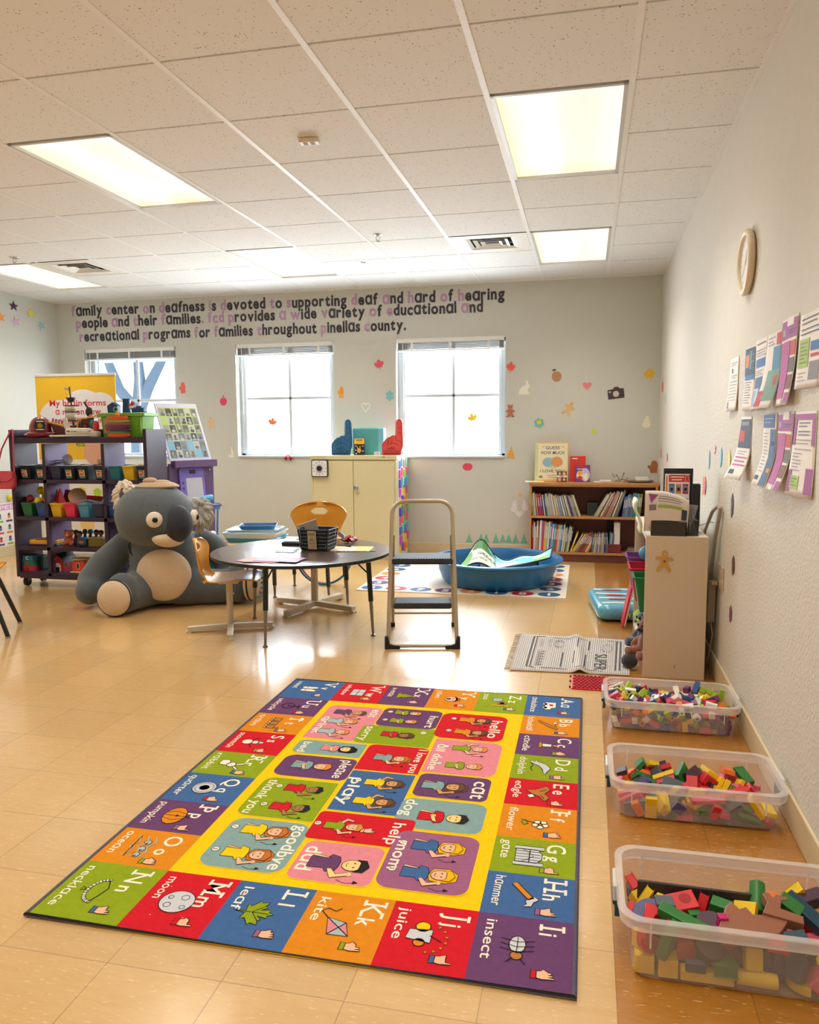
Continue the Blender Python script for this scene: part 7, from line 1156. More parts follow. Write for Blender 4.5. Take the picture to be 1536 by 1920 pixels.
f = MB(frame((0, -.0255, 0), (1, 0, 0), (0, 0, 1))); f.rrect(-.078, -.078, .078, .078, .014, M('f0f0f2', .4)); [f.rect(.064 * math.sin(k * PI / 6) - .006, .064 * math.cos(k * PI / 6) - .004, .064 * math.sin(k * PI / 6) + .006, .064 * math.cos(k * PI / 6) + .004, M('7c7a88', .5), .0004) for k in range(12)]; f.oval(0, 0, .045, .045, M('d9d9e0', .5), .0002, 24); f.build('dial', t); f = MB(frame((0, -.026, 0), (1, 0, 0), (0, 0, 1))); f.lathe([(.028, 0), (.026, .014), (.001, .015)], M('26262b', .4), n=24); f.build('knob', t, smooth=40)
# foam hands, box, card, sign
def foam_hand(label, x, col, dark, s=1.):
    t = thing('foam_hand', label, 'foam hand', (x, 4.02, 1.0405), 0, 'foam hands on the cabinet'); c = M(col, .8, var=.05); d = M(dark, .8)
    P = [(-.13, 0), (.10, 0), (.105, .05), (.125, .09), (.125, .16), (.12, .32), (.105, .352), (.08, .36), (.055, .35), (.045, .32), (.04, .195), (.0, .195), (-.03, .178), (-.06, .172), (-.09, .15), (-.115, .125), (-.13, .10), (-.128, .06)]
    P = [(a * .85, b) for a, b in P]; f = MB(frame((0, 0, 0), (1, 0, 0), (0, 0, 1))); f.prism(P, -.03, .0, c); f.build('hand', t, bevel=.006)
    f = MB(frame((0, -.0008, 0), (1, 0, 0), (0, 0, 1))); f.line([(a * .93, .005 + b * .97) for a, b in P], .004, d, 0, True)
    for q in ([(-.085, .11), (-.06, .16), (-.04, .13), (-.06, .09)], [(-.05, .12), (-.02, .17), (.0, .15), (-.02, .11)], [(-.04, .10), (.0, .12), (.05, .11), (.06, .09)], [(.03, .19), (.04, .15), (.09, .13)], [(.06, .27), (.09, .27)], [(.06, .22), (.09, .22)], [(-.02, .075), (.02, .085)]): f.line(q, .004, d, .0003)
    f.text('GREAT', -.01, .055, .026, d, .0004, .02, fit=.09, ax=.5); f.text('EXPLORATIONS', -.01, .032, .02, d, .0004, .02, fit=.16, ax=.5); f.rect(-.09, .012, .07, .022, d, .0004); f.build('printed_lines', t); return t
foam_hand('blue foam pointing hand on the window end of the metal cabinet', -2.585, '2a628f', '17314e'); foam_hand('red foam pointing hand at the other end of the metal cabinet', -2.055, 'e0514a', '7a1c26')
f = MB(); f.b2((-.165, -.0, 0), (.165, .10, .27), M('53a8a8', .55)); f.b2((.10, -.001, .001), (.166, .101, .2705), M('6fbfd8', .5)); o = f.build('teal_box', bevel=.012); o.location = (-2.33, 4.10, 1.041); tag(o, 'teal box standing on the cabinet between the two foam hands', 'box')
t, f = cover('sign_book', 'small black and yellow book with a hand on its cover, by the teal box', 'book', (-2.40, 4.02, 1.041), .105, .165, .012, M('20201f', .5), 0, .05); f.rect(0, .11, .105, .165, M('f0c232', .5), .0004); f.line([(.02, .15), (.085, .15)], .008, INK, .0008); f.line([(.025, .13), (.08, .132)], .006, PORG, .0008)
SKH = M('d9a45c', .6); f.oval(.05, .045, .022, .024, SKH, .0006); [f.line([(.05 + a, .05), (.05 + b, .095 - abs(b) * .3)], .009, SKH, .0007) for a, b in ((-.01, -.02), (.006, .012))]; [f.oval(x, y, .006, .006, PAPER, .0005) for x, y in ((.015, .09), (.015, .05), (.09, .09), (.09, .04), (.02, .015))]; f.build('printed_cover', t)
f = MB(frame((0, 0, 0), (1, 0, 0), (0, 0, 1))); f.prism(rrp(-.03, 0, .03, .034, .012), -.008, 0, M('ecebf0', .5)); o = f.build('small_sign'); o.location = (-2.21, 4.0, 1.041); tag(o, 'tiny white rounded sign at the foot of the teal box', 'sign'); f = MB(frame((0, -.0006, 0), (1, 0, 0), (0, 0, 1))); f.line([(-.02, .022), (.02, .022)], .005, PTXT); f.oval(-.01, .01, .004, .004, PTXT); f.oval(.012, .009, .005, .005, PDK); f.build('print', o)
t = thing('pocket_chart', 'hanging chart of bright coloured strips on the cabinet side facing the bookcase', 'chart', (-1.984, 3.93, .03)); f = MB(); f.b2((.0, 0, 0), (.006, .40, .98), M('e8e6ea', .5)); f.build('backing', t)
SC_ = [['4a55c8', 'c04ac8', 'e04898', 'f0c040', '5a60c0'], ['6adf98', '48b060', 'f0d060', 'f07850', '3f58c0'], ['f06a50', '6a70d8', 'e860a0', 'f0c858', '6acc50'], ['e84a88', 'f0a040', '58b8e0', '58c860', 'd84a90']]
for i in range(4):
    f = MB()
    for k in range(10): f.b2((.006, .03 + i * .095, .97 - (k + 1) * .095 + (i % 2) * .02), (.012 + .006 * (k % 3), .095 + i * .095, .97 - k * .095 - .012 + (i % 2) * .02), M(SC_[i][(k * 2 + i) % 5], .45))
    f.build('strip', t)
# ================================================================== STEP STOOL
TAN = M('b3a58e', .35, .2, name='champagne_steel'); TRD = M('2f353c', .7, bump=.3, bsc=90); RUB = M('1b1e22', .7)
s = thing('step_stool', 'folding two-step stool with a tan tube frame and black treads', 'step stool', (-1.09, .865, 0), .20)
def arc(c, r, a0, a1, n=6): return [(c[0] + r * math.cos(math.radians(a0 + (a1 - a0) * i / n)), c[1] + r * math.sin(math.radians(a0 + (a1 - a0) * i / n))) for i in range(n + 1)]
loop = [(-.205, .03)] + [(-.185, .76)] + arc((-.105, .78), .08, 180, 90) + arc((.105, .78), .08, 90, 0) + [(.185, .76), (.205, .03)]
f = MB(); f.tube([(x, .02 + z * .27, z) for x, z in loop], .0125, TAN, 12); f.tube([(-.205, .022, .016), (.205, .022, .016)], .011, TAN, 10); f.build('front_frame', s, smooth=60)
for q in (-1, 1):
    f = MB(); f.prism([(q * .225, 0), (q * .225, .075), (q * .205, .075), (q * .195, .03), (q * .165, .022), (q * .135, .02), (q * .135, 0)], 0, .03, RUB); o = f.build('corner_foot', s, bevel=.003); o.rotation_euler = (PI / 2, 0, 0); o.location = (0, .035, 0)
    f = MB(); f.tube([(q * .178, .20, .66), (q * .20, .54, .02)], .010, TAN, 10); rl = f.build('rear_leg', s, smooth=60); f = MB(); f.cyl((q * .20, .54, 0), (q * .20, .537, .03), .014, RUB, 12); f.build('rubber_tip', rl)
    f = MB(); f.tube([(q * .19, .09, .26), (q * .193, .33, .40)], .004, CHROME, 6); f.build('link_rod', s)
f = MB(); f.tube([(-.198, .50, .10), (.198, .50, .10)], .007, TAN, 8); f.build('rear_crossbar', s)
for z, y, d, w_ in ((.52, .17, .25, .185), (.262, .10, .19, .175)):
    f = MB(); f.b2((-w_, y - .03, z - .035), (w_, y - .03 + d, z), TRD); tr_ = f.build('tread', s, bevel=.012, seg=3); f = MB()
    for k in range(22): f.box((-w_ + .016 + k * (2 * w_ - .03) / 21, y - .03 + .004, z + .0005), (.008, .012, .005), TRD)
    f.build('grip_ridge', tr_)
# ================================================================== POOL ON A NUMBER MAT
MW = M('e9e2d8', .6); t = thing('number_mat', 'white floor mat with numbered red and blue circles under the blue pool', 'mat', (0, 0, 0)); f = MB(); f.b2((-1.97, 2.42, .0008), (-.30, 3.90, .006), MW); f.build('mat', t)
k = 0
for i in range(8):
    for j in range(7):
        if 0 < i < 7 and 0 < j < 6: continue
        f = MB(frame((0, 0, .0068), (1, 0, 0), (0, 1, 0))); x, y = -.43 - i * .205, 2.53 + j * .21; c = ('24588a', 'b5253c', '24588a', 'e08a3a', '6a3f7c')[(i + 2 * j) % 5]; f.oval(x, y, .088, .082, M(c, .6), 0, 22); f.text(str(k % 9 + 1), x, y - .045, .125, MW, .0006, .03, ax=.5); k += 1; f.build('numbered_circle', t)
PB = M('1f6fa8', .35, var=.04, name='blue_pool_plastic'); pl = thing('paddling_pool', 'round blue plastic paddling pool with fabric mats inside', 'paddling pool', (-.89, 2.97, .0075))
f = MB(); n = 48; rg_ = []
for r, z, k in ((.40, 0, 0), (.43, .008, 0), (.455, .05, .014), (.485, .13, .014), (.50, .172, 0), (.51, .19, 0), (.545, .188, 0), (.555, .198, 0), (.55, .21, 0), (.51, .212, 0), (.493, .19, 0), (.478, .13, .014), (.448, .05, .014), (.42, .014, 0), (.20, .010, 0), (.01, .010, 0)):
    rg_.append([Vector(((r + k * (1 if (j // 3) % 2 else 0)) * math.cos(j * 2 * PI / n), (r + k * (1 if (j // 3) % 2 else 0)) * math.sin(j * 2 * PI / n), z)) for j in range(n)])
f.ring(rg_, PB); f.build('pool', pl, smooth=50)
def cloth(name, label, loc, rz, fn, cols, edge, cat, words_=None):
    t = thing(name, label, cat, loc, rz); f = MB(); f.sheet(fn, 28, 18, cols[0]); f.build('cloth', t, smooth=80, solid=.006)
    f = MB(); E_ = [fn(i / 20, 0) for i in range(20)] + [fn(1, i / 14) for i in range(14)] + [fn(1 - i / 20, 1) for i in range(20)] + [fn(0, 1 - i / 14) for i in range(14)]; f.tube([Vector(p) + Vector((0, 0, .002)) for p in E_], .007, edge, 6, closed=True); f.build('dark_binding', t, smooth=60)
    f = MB(); R = random.Random(len(label)); up = lambda u, v, e: Vector(fn(u, v)) + (Vector(fn(min(1, u + .02), v)) - Vector(fn(max(0, u - .02), v))).cross(Vector(fn(u, min(1, v + .02))) - Vector(fn(u, max(0, v - .02)))).normalized() * e
    for u, v, a, b, c in cols[1]:
        f.sheet(lambda p, q: up(u + a * (p - .5) * (1 - .35 * (2 * q - 1) ** 2), v + b * (q - .5) * (1 - .2 * (2 * p - 1) ** 2), .0016 + .0001 * len(f.f) / 64), 8, 8, c)
    for s, u, v, w_, h_, m in (words_ or []):
        vs, fs, bb = glyphs(s, .01); f.add([up(u + (x - bb[0]) / (bb[1] - bb[0]) * w_, v + y * h_, .0045) for x, y in vs], fs, m)
    f.build('print', t); return t
WC = M('e4ece0', .8); AQ = M('7fcad6', .8); GN = M('86c46a', .8); DGN = M('4f8a4a', .8); BKB = M('1f2a36', .7); PKP = M('e2b4c0', .8)
def fn1(u, v): x = -.33 + .42 * u; return (x, -.27 + .40 * v + .02 * u, .075 + .22 * math.exp(-((u - .45) / .3) ** 2) * (.35 + .65 * v) + .16 * (1 - v) * (.4 + .6 * (1 - u)) * .4 + .1 * v * (1 - abs(2 * u - 1)) * .4)
cloth('fabric_mat', 'white and green folded fabric mat printed GREAT in the pool', (-.89, 2.97, .01), .1, fn1, (WC, [(.16, .5, .3, .8, GN), (.5, .8, .4, .36, DGN), (.86, .55, .26, .8, AQ), (.75, .9, .3, .2, AQ)]), BKB, 'fabric mat', [('GREAT', .42, .38, .34, .12, BKB), ('we are', .30, .2, .3, .09, BKB)])
def fn2(u, v): x = -.14 + .60 * u; return (x, -.14 + .36 * v - .12 * u, .12 + .15 * u ** 1.5 * (.9 + .1 * v) + .10 * math.exp(-((u) / .22) ** 2) * v + .012 * math.sin(u * 14) * v)
cloth('fabric_mat', 'aqua and white black-edged fabric mat rising towards the bookcase in the pool', (-.89, 2.97, .01), .0, fn2, (AQ, [(.3, .35, .5, .5, WC), (.86, .3, .2, .5, GN), (.84, .62, .22, .3, WC), (.5, .8, .5, .25, M('b5e2e6', .8)), (.12, .2, .2, .3, PKP)]), BKB, 'fabric mat')
def fn3(u, v): return (-.02 + .36 * u, -.32 + .26 * v, .08 + .12 * v * (.3 + u * .7) + .06 * math.sin(u * 3) * (1 - v))
cloth('fabric_mat', 'pale grey underside of a third fabric mat at the near rim of the pool', (-.89, 2.97, .01), .1, fn3, (M('c9cbd6', .8), [(.3, .4, .3, .3, WC)]), BKB, 'fabric mat')
# ================================================================== OTHER MATS AND FLOOR THINGS
t = thing('woven_rug', 'off-white checked woven rug printed SUPER by the shelf unit', 'rug', (0, 0, 0)); GRD = M('ddd6d0', .9, var=.05, bump=.6, bsc=200)
def rugz(x, y): return .008 + .02 * math.exp(-((x + .19 + (y - .9) * .04) / .03) ** 2)
def rp(u, v, e=0.): x0_ = -.545; x = x0_ + (.665 - .04 * (1 - v)) * u; y = .565 + (.745 - .02 * u) * v + .03 * u * (1 - v); return (x, y, rugz(x, y) + e)
f = MB(); f.sheet(lambda u, v: rp(u, v), 60, 24, GRD); f.build('weave', t, smooth=60, solid=.005)
GL1 = M('77747c', .9); GL2 = M('3a3c46', .9); f = MB()
def rl_(pts, w_, m, e=.0016):
    P = []
    for (a, b), (c, d) in zip(pts, pts[1:]): P += [(a + (c - a) * k / 12, b + (d - b) * k / 12) for k in range(12)]
    P.append(pts[-1]); L_, R_l = [], []
    for i, (a, b) in enumerate(P):
        c, d = P[min(i + 1, len(P) - 1)]; a2, b2_ = P[max(i - 1, 0)]; dx, dy = (c - a2) * .66, (d - b2_) * .73; l = math.hypot(dx, dy) or 1; L_.append(rp(a - dy / l * w_ / .66, b + dx / l * w_ / .73, e)); R_l.append(rp(a + dy / l * w_ / .66, b - dx / l * w_ / .73, e))
    n = len(P); f.add(L_ + R_l, [(n + i, n + i + 1, i + 1, i) for i in range(n - 1)], m)
for k in range(54): rl_([(.01 + k * .0183, .0), (.01 + k * .0183, 1)], .0013, GL1)
for k in range(30): rl_([(0, .02 + k * .0332), (1, .02 + k * .0332)], .0010, GL1, .0013)
for p in ([(.13, .10), (.13, .93)], [(.16, .10), (.16, .93)], [(.13, .93), (.24, .95)], [(.13, .10), (.20, .07)], [(.88, .08), (.88, .92)], [(.915, .08), (.915, .92)], [(.80, .92), (.915, .92)], [(.30, .92), (.62, .90)], [(.25, .08), (.48, .06)], [(.55, .07), (.78, .05)], [(.42, .12), (.42, .5)], [(.52, .2), (.52, .5)], [(.62, .1), (.62, .45)], [(.54, .6), (.54, .88)], [(.64, .6), (.64, .88)]): rl_(p, .0032, GL2, .002)
R = random.Random(6)
for cx_, cy_ in ((.37, .74), (.80, .68)):
    for k in range(11): a = k * .571; rl_([(cx_ + .035 * math.cos(a), cy_ + .08 * math.sin(a)), (cx_ + .055 * math.cos(a + .1), cy_ + .13 * math.sin(a + .1))], .002, GL2, .002)
for cx_ in (.20, .27, .34):
    for k in range(5): rl_([(cx_, .66 + k * .045), (cx_ + .03, .67 + k * .045)], .002, GL2, .002)
vs, fs, bb = glyphs('SUPER', .0); f.add([rp(.70 + (y / .72) * .11, .50 - (x - bb[0]) / (bb[1] - bb[0]) * .42, .0022) for x, y in vs], fs, GL2)
for k in range(6): rl_([(.20, .52 - k * .07), (.26, .50 - k * .07), (.20, .47 - k * .07)], .0025, GL2, .002)
f.build('printed_pattern', t)
f = MB()
for k in range(24): p = rp(0, .01 + k * .0425); f.tube([p, (p[0] - .015, p[1] + R.uniform(-.01, .01), .006), (p[0] - .035, p[1] + R.uniform(-.012, .012), .003)], [.003, .0028, .002], M('b9b3ab', .9), 4)
f.build('fringe', t)
RM = M('d81f33', .4); t = thing('bumpy_mat', 'red plastic mat of round bumps behind the first bin', 'mat', (0, 0, 0)); f = MB(); f.b2((-.215, .325, .001), (.105, .535, .008), RM); f.build('base', t, bevel=.002); f = MB()
for i in range(15):
    for j in range(9): f.lathe([(.0085, 0), (.0075, .006), (.003, .006)], M('a5142a', .4), c=(-.20 + i * .0208 + (.0104 if j % 2 else 0), .338 + j * .023, .008), n=8)
f.build('bump', t); f = MB(); [f.cyl((-.222, y, .006), (-.222, y, .016), .005, M('7a2230', .5), 8) for y in (.33, .42, .50)]; f.build('corner_pin', t)
INF = M('58aecb', .25, coat=.5); t = thing('inflatable_cushion', 'shiny light blue and white inflatable cushion with red ovals by the shelf', 'inflatable', (.06, 2.06, .06), .12)
f = MB(); f.prism(rrp(-.17, -.32, .20, .32, .08, 6), -.05, .055, INF); f.build('cushion', t, bevel=.045, seg=5, smooth=80)
f = MB(frame((0, 0, .0555), (1, 0, 0), (0, 1, 0))); WI = M('e9f0f2', .25, coat=.5)
for k in range(4): f.line([(-.13 + .1 * q, -.22 + k * .15 + .018 * math.sin(q * 1.8 + k)) for q in range(4)], .05, WI, .0004)
for k, y in enumerate((-.1, .03, .2)): f.oval(.0, y, .075, .026, M('8c1630', .4), .0012); f.oval(.0, y, .04, .016, M('b82038', .4), .0016)
f.build('printed_wave', t)
f = MB(frame((0, -.3205, .0), (1, 0, 0), (0, 0, 1)))
for x in (.03, .13): f.poly([(x + (.024 if k % 2 == 0 else .011) * math.cos(k * PI / 5 + PI / 2), (.024 if k % 2 == 0 else .011) * math.sin(k * PI / 5 + PI / 2)) for k in range(10)], M('e6d22a', .4))
f.build('yellow_star', t)
# ================================================================== LETTERING ON THE WINDOW WALL (each cut-out letter is a thing)
CHAR = M('3f3d49', .7, name='charcoal_paper'); LILA = M('bd97bb', .7, name='lilac_paper')
LINES = [('family center on deafness is devoted to supporting deaf and hard of hearing', -5.875, -.985, 2.597, 'top'),
         ('people and their families. fcd provides a wide variety of educational and', -5.825, -1.20, 2.462, 'middle'),
         ('recreational programs for families throughout pinellas county.', -5.79, -1.99, 2.312, 'bottom')]
LM = {}; R = random.Random(3); LS = .158
def letter_mesh(ch, m):
    if (ch, m.name) in LM: return LM[(ch, m.name)]
    vs, fs, bb = glyphs(ch, .034); f = MB(); n = len(vs); f.add([(x * LS, 0, y * LS) for x, y in vs], fs, m); me_o = f.build('letter', solid=.0015)
    me = me_o.data; bpy.data.objects.remove(me_o); LM[(ch, m.name)] = (me, bb); return me, bb
for text_, xa, xb, zb, ln in LINES:
    ws = text_.split(); items = []; x = 0
    for wi, w_ in enumerate(ws):
        for ci, ch in enumerate(w_):
            lil = (ci == 0 and not (w_ == 'county.' and 0)) or w_ == 'fcd' or ch == '.' and ln == 'middle'
            bb = glyphs(ch, .034)[2]; items.append((x, ch, lil, wi, ci)); x += (bb[1] - bb[0]) + .075
        x += .30
    tot = x - .30 - .075; k = (xb - xa) / (tot * LS)
    for x_, ch, lil, wi, ci in items:
        me, bb = letter_mesh(ch, LILA if lil else CHAR); o = bpy.data.objects.new('wall_letter', me); COL.objects.link(o)
        o.location = (xa + (x_ - bb[0]) * LS * k, YB - .0022, zb + R.uniform(-.003, .003) - (.02 * x_ / tot if ln == 'top' else 0)); o.rotation_euler = (0, R.uniform(-.02, .02), 0); o.scale = (k * 1.0, 1, 1)
        q = o.modifiers.new('thickness', 'SOLIDIFY'); q.thickness = .0015; q.offset = 0
        w0 = ws[wi].strip('.'); pv = f' after {ws[wi - 1].strip(".")}' if wi else ''
        nm = 'full stop' if ch == '.' else f'letter {ch}'; same = [i for i, c in enumerate(ws[wi]) if c == ch]; dn = f'{nth(same.index(ci))} ' if len(same) > 1 else ''
        tag(o, f'{"lilac" if lil else "charcoal"} {dn}{nm} of the word {w0}{pv}, {ln} wall line', 'letter', 'cut-out letters on the window wall')
# ================================================================== STICKERS
def curve_pts(fn, n): return [fn(i / n) for i in range(n)]
def S_maple(): return [(x * .9, y * .9) for x, y in MAPLE]
def S_heart(): return [(.055 * 16 * math.sin(t) ** 3, .055 * (13 * math.cos(t) - 5 * math.cos(2 * t) - 2 * math.cos(3 * t) - math.cos(4 * t))) for t in [-i * 2 * PI / 28 for i in range(28)]]
def S_apple(): return [(.8 * math.cos(t) * (1 + .08 * math.cos(2 * t)), .85 * math.sin(t) - .18 * math.exp(-((t - PI / 2) / .35) ** 2) + .1 * math.exp(-((t - 3 * PI / 2) / .3) ** 2)) for t in [i * 2 * PI / 28 for i in range(28)]]
def S_star(n=5, r=.42): return [((1 if k % 2 == 0 else r) * math.sin(k * PI / n), (1 if k % 2 == 0 else r) * math.cos(k * PI / n)) for k in range(2 * n)]
def S_mitten(): return [(-.5, -1), (.5, -1), (.55, -.4), (.62, .3), (.45, .85), (.1, 1.0), (-.25, .9), (-.45, .4), (-.5, .1), (-.75, .25), (-.95, .1), (-.9, -.15), (-.6, -.45)]
def S_man(): return [(.28 * math.sin(t), .68 + .3 * math.cos(t)) for t in [.5 + i * (2 * PI - 1) / 12 + 0 for i in range(0)]] + [(.12, .42), (.3, .55), (.33, .8), (.15, 1), (-.15, 1), (-.33, .8), (-.3, .55), (-.12, .42), (-.55, .42), (-.85, .35), (-.9, .12), (-.7, .05), (-.38, .1), (-.4, -.3), (-.75, -.75), (-.7, -.98), (-.45, -1), (-.08, -.55), (.08, -.55), (.45, -1), (.7, -.98), (.75, -.75), (.4, -.3), (.38, .1), (.7, .05), (.9, .12), (.85, .35), (.55, .42)]
def S_snow(): return [(.55 * math.cos(t), -.45 + .55 * math.sin(t)) for t in [2.3 + i * (4.98) / 14 for i in range(15)]][:0] + [(-.25, .0), (-.6, .15), (-.55, .25), (-.22, .2), (-.3, .45), (-.18, .72), (0, .82), (.18, .72), (.3, .45), (.22, .2), (.55, .3), (.62, .2), (.3, .05), (.55, -.2), (.6, -.55), (.4, -.88), (0, -1), (-.4, -.88), (-.6, -.55), (-.52, -.2)]
def S_rabbit(): return [(-.9, -.9), (.6, -.95), (.85, -.75), (.45, -.6), (.55, -.2), (.75, .05), (.8, .35), (.6, .5), (.4, 1), (.1, 1), (.25, .6), (.15, .4), (-.35, .2), (-.75, -.2), (-.85, -.6)]
def S_bear(): return [(.18, .25), (.45, .3), (.42, .62), (.55, .85), (.38, .98), (.2, .85), (-.2, .85), (-.38, .98), (-.55, .85), (-.42, .62), (-.45, .3), (-.18, .25), (-.6, .1), (-.85, -.05), (-.8, -.25), (-.45, -.2), (-.5, -.6), (-.75, -.85), (-.6, -1), (-.25, -.9), (.25, -.9), (.6, -1), (.75, -.85), (.5, -.6), (.45, -.2), (.8, -.25), (.85, -.05), (.6, .1)]
def S_camera(): return [(-1, -.65), (1, -.65), (1, .45), (.5, .5), (.35, .72), (-.15, .72), (-.3, .5), (-1, .45)]
def S_boat(): return [(-.9, -.5), (-.6, -.95), (.5, -.95), (.85, -.5), (.1, -.5), (.75, -.38), (.12, .95), (-.02, .95), (-.02, -.4), (-.6, -.42)]
def S_splat(): return [((1 if k % 2 else .72) * math.cos(k * PI / 6), (1 if k % 2 else .72) * math.sin(k * PI / 6)) for k in range(12)]
def S_tree(): return [(-1, -1), (1, -1), (.55, -.3), (.62, -.3), (.25, .35), (.3, .35), (0, 1), (-.3, .35), (-.25, .35), (-.62, -.3), (-.55, -.3)]
def S_pear(): return [(-.85, -.75), (.8, -.85), (.5, .1), (.25, .45), (.2, 1), (.05, 1), (-.1, .5), (-.45, .1)]
def S_leafstrip(): return [(-.2, -1), (.5, -.55), (.55, .4), (.1, 1), (-.5, .5), (-.45, -.5)]
def S_dot(): return [(math.cos(i * PI / 9), math.sin(i * PI / 9)) for i in range(18)]
def sticker(shape, col, label, fr, w_, h_, rot=0., group=None, extra=None, cat='sticker', name='wall_sticker'):
    m = M(col, .6, var=.04); f = MB(fr @ Matrix.Rotation(rot, 4, 'Z')); f.prism([(x * w_, y * h_) for x, y in shape], .0008, .0026, m)
    for e in extra or ():
        k_, x, y, a, b, c = e; mm = M(c, .6)
        if k_ == 'o': f.oval(x * w_, y * h_, a * w_, b * h_, mm, .0032, 14)
        else: f.rect((x - a) * w_, (y - b) * h_, (x + a) * w_, (y + b) * h_, mm, .0032)
    o = f.build(name); return tag(o, label, cat, group)
def back(u, v, yy=YB): p = ony(u, v, yy); return frame((p.x, yy - .0008, p.z), (1, 0, 0), (0, 0, 1))
K = .0055   # metres per photo pixel at the window wall, half sizes below in pixels
def bs(shape, col, label, u, v, a, b, rot=0., extra=None, yy=YB, name='wall_sticker'): sticker(shape, col, label, back(u, v, yy), a * K * (1 if yy == YB else yy / YB), b * K, rot, 'paper stickers on the window wall', extra, name=name)
G0 = YB + .139
bs(S_mitten(), 'ee6a5c', 'coral mitten sticker between the tree-view window and the next', 343, 727, 9, 11, .1)
bs(S_apple(), 'e84a6e', 'pink apple sticker with a dark stem between two windows, above the tan figure', 419, 753, 8.5, 10, 0, [('r', .02, 1.0, .1, .18, '3a3a2c')])
bs(S_man(), 'e6c48c', 'tan gingerbread sticker below the pink apple with a stem', 397, 793, 9, 12, .1, [('o', 0, .7, .06, .06, '8a5a3c')])
bs(S_boat(), 'efeadb', 'small white sailing boat sticker by the lower corner of the middle window', 434, 848, 8, 11)
bs(S_leafstrip(), 'f0a83c', 'orange crescent sticker behind the edge of the photo board', 391, 857, 8, 10, .4)
bs([(-1, -.4), (1, -.4), (1, .1), (.5, .2), (.3, .6), (-.4, .6), (-.7, .1), (-1, 0)], 'd83a52', 'small red car sticker on the sill of the middle window', 541, 858, 10, 7, 0, [('o', -.5, -.4, .2, .35, '3a2630'), ('o', .5, -.4, .2, .35, '3a2630'), ('r', -.05, .3, .22, .16, 'f1dcdc')], YB - .02)
bs(S_mitten(), 'f0a238', 'yellow-orange mitten sticker by the top corner of the blue foam hand', 640, 735, 8, 11, 0, [('r', .05, .1, .08, .4, 'c87c28')])
bs(S_maple(), 'e85474', 'bright pink maple leaf sticker between the two clear windows, highest there', 711, 683, 11, 11, .2)
bs(S_splat(), '7cc8cc', 'turquoise splash sticker by the edge of the window nearest the bookcase', 731, 742, 9, 11)
bs(S_maple(), 'ee7c52', 'orange maple leaf sticker stuck on the pane of the middle window', 511, 791, 10.5, 10.5, -.2, None, G0)
bs(S_maple(), 'f0cf2a', 'yellow maple leaf sticker stuck on the pane nearest the bookcase', 886, 783, 10.5, 10.5, .3, None, G0)
hp = S_heart(); f = MB(back(686, 763)); f.line([(x * 9 * K, y * 11 * K) for x, y in hp], .008, M('f1efe2', .6), .002, True); tag(f.build('wall_sticker', solid=.0012), 'white outlined heart sticker above the teal box', 'sticker', 'paper stickers on the window wall')
bs(S_apple(), 'e2506a', 'pink apple sticker below the window, without a stem', 877, 875, 11, 9)
bs(S_pear(), 'eba83c', 'yellow-orange boat shaped sticker at the low corner of the window', 958, 849, 9, 12)
bs(S_maple(), 'ee6650', 'red-orange maple leaf sticker beside the window, above the brown bear', 958, 688, 9.5, 12, -.1)
bs(S_rabbit(), 'f1ede0', 'white sitting rabbit sticker right beside the window'.replace('right ', ''), 984, 727, 12, 13)
bs(S_bear(), 'b9745c', 'brown teddy bear sticker under the red-orange maple leaf', 957, 770, 10, 12, 0, [('o', -.15, .65, .06, .05, '4a2a20'), ('o', .15, .65, .06, .05, '4a2a20'), ('o', -.55, -.9, .12, .08, '6a3a2c'), ('o', .55, -.9, .12, .08, '6a3a2c')])
bs(S_apple(), 'bd8a62', 'tan-brown apple sticker with a green leaf, above the bookcase', 1044, 706, 10, 12, .1, [('o', -.35, 1.0, .35, .14, '4d5a30')])
bs(S_heart(), 'e98a94', 'soft pink heart sticker between the brown apple and the camera', 1101, 723, 9, 9)
bs(S_camera(), '453c40', 'dark camera sticker with a white lens near the corner', 1155, 737, 14, 15, .12, [('o', 0, -.1, .38, .36, 'cfc4bc'), ('r', -.72, .2, .14, .08, 'cfc4bc')])
bs(S_maple(), 'ebbd36', 'golden maple leaf sticker high in the corner above the snowman', 1218, 701, 11.5, 12, .2)
bs(S_man(), 'e2bb80', 'tan gingerbread sticker tilted, above the bookcase', 1067, 766, 11, 13, -.5, [('o', 0, .7, .06, .06, 'b04a3c')])
bs(S_splat(), '6cc0bc', 'turquoise splash sticker with a yellow middle above the cream picture book', 1011, 793, 10, 10, .2, [('o', 0, .1, .45, .4, 'e8c838')])
bs(S_dot(), 'd6dc3c', 'small yellow-green dot sticker above the middle of the bookcase', 1114, 809, 4.5, 4.5)
bs(S_snow(), 'efe9d2', 'cream snowman sticker near the corner under the golden leaf', 1213, 790, 12, 12, -.1)
bs(S_mitten(), 'a8663e', 'brown mitten sticker low in the corner above the trays', 1226, 875, 11, 11)
bs(S_snow(), 'e9e6ea', 'white snowman sticker beside the bookcase, the one further from it', 965, 948, 10, 13, -.1); bs(S_snow(), 'efebef', 'white snowman sticker touching the side of the bookcase', 984, 947, 10, 12, .1)
bs(S_heart(), 'f0eef2', 'white heart sticker under the two white snowmen', 974, 963, 9, 9); bs(S_star(), 'f2b85a', 'tiny orange star sticker above the two white snowmen', 975, 928, 4.5, 4.5)
for n, (u, s) in enumerate(((880, 1), (902, 1), (912, .95), (930, 1), (943, .85), (954, .95), (967, 1), (983, 1))): bs(S_tree(), '74c0a6', f'mint green tree sticker, {nth(n)} from the metal cabinet in the low row by the pool', u, 1008 + n * .18, 6.8 * s, 9 * s)
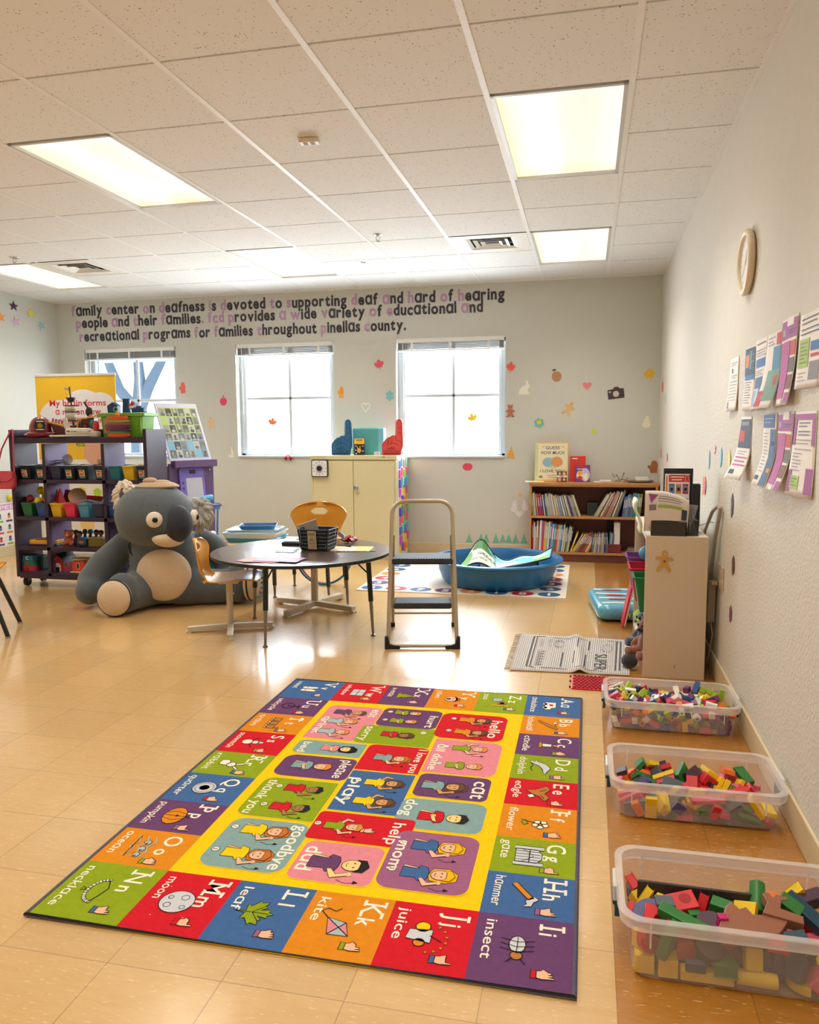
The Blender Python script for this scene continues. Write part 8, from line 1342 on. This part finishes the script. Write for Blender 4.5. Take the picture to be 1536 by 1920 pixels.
# textured wall
def rw(u, v): p = onx(u, v, XR); return frame((XR - .0016, p.y, p.z), (0, -1, 0), (0, 0, 1))
def rs(shape, col, label, u, v, a, b, rot=0., extra=None): sticker(shape, col, label, rw(u, v), a, b, rot, 'paper stickers on the textured wall', extra)
rs(S_mitten(), 'ea6a5a', 'coral mitten sticker on the textured wall close to the corner', 1243, 725, .09, .05); rs(S_leafstrip(), 'a9cfe2', 'pale blue sliver sticker under the coral mitten by the corner', 1249, 748, .05, .045)
rs(S_leafstrip(), 'd85a52', 'red sliver sticker nearest the corner above the framed notice', 1240, 850, .06, .05); rs(S_leafstrip(), 'c23a3c', 'smaller red sliver sticker beside the first one by the corner', 1252, 858, .05, .04)
rs(S_leafstrip(), '92b4e4', 'light blue long sticker above the tablet', 1331, 862, .035, .055); rs(S_splat(), 'e8a9bc', 'pink flower-shaped sticker above the light blue ones', 1341, 842, .05, .025)
rs(S_leafstrip(), '84c4dc', 'sky blue pointed sticker beside the pink flower one', 1353, 858, .05, .052); rs(S_leafstrip(), 'e3e46a', 'yellow pointed sticker nearest to the flyers', 1369, 862, .05, .05)
rs([(-1, -1), (.6, -.9), (1, .2), (.4, 1), (-.8, .9)], 'ec7d3c', 'orange and purple sticker behind the black tablet', 1322, 911, .07, .055, 0, [('r', .55, -.1, .22, .6, '7a5a9a')])
rs(S_leafstrip(), '4c4c50', 'dark grey pointed sticker below the lone lower flyer', 1374, 948, .05, .06); rs(S_leafstrip(), '6e4444', 'dark brown pointed sticker above the purple one near the sockets', 1376, 1060, .055, .048); rs(S_leafstrip(), '7e4270', 'purple pointed sticker lowest on the textured wall', 1371, 1151, .05, .042)
for n, (u, v, c, l, ex) in enumerate(((25, 574, '4c3c4c', 'dark plum star sticker high on the far side wall', 0), (57, 587, 'e6dc4a', 'yellow star sticker beside the dark plum star', 0), (1, 595, 'f09a4c', 'orange star sticker cut off by the picture edge', 0), (29, 603, 'dcaed4', 'pale pink star sticker under the dark plum star', 0), (77, 611, '9cc2d8', 'pale blue star sticker nearest the corner', 0))):
    p = onx(u, v, XL); t = sticker(S_star(5, .4), c, l, frame((XL + .003, p.y, p.z), (0, 1, 0), (0, 0, 1)), .075, .055, .1 * n, 'star stickers on the side wall')
# gingerbread on the end of the cream shelf, printed on
p = ony(1246, 1052, .6); sticker(S_man(), 'cfa056', 'tan gingerbread man sticker with a red heart on the end of the cream shelf', frame((p.x, .5995, p.z), (1, 0, 0), (0, 0, 1)), .05, .056, -.05, None, [('o', 0, .68, .14, .05, 'e6d3a6'), ('o', .02, -.02, .12, .11, '9a3428')])
# small ceiling clip
f = MB(); f.tube([(-.03, 0, -.004), (0, 0, -.012), (.01, .01, -.004)], .003, INK, 5); o = f.build('ceiling_hook'); o.location = (-2.063, 3.111, H); tag(o, 'tiny dark hook on the ceiling near the windows', 'hook')
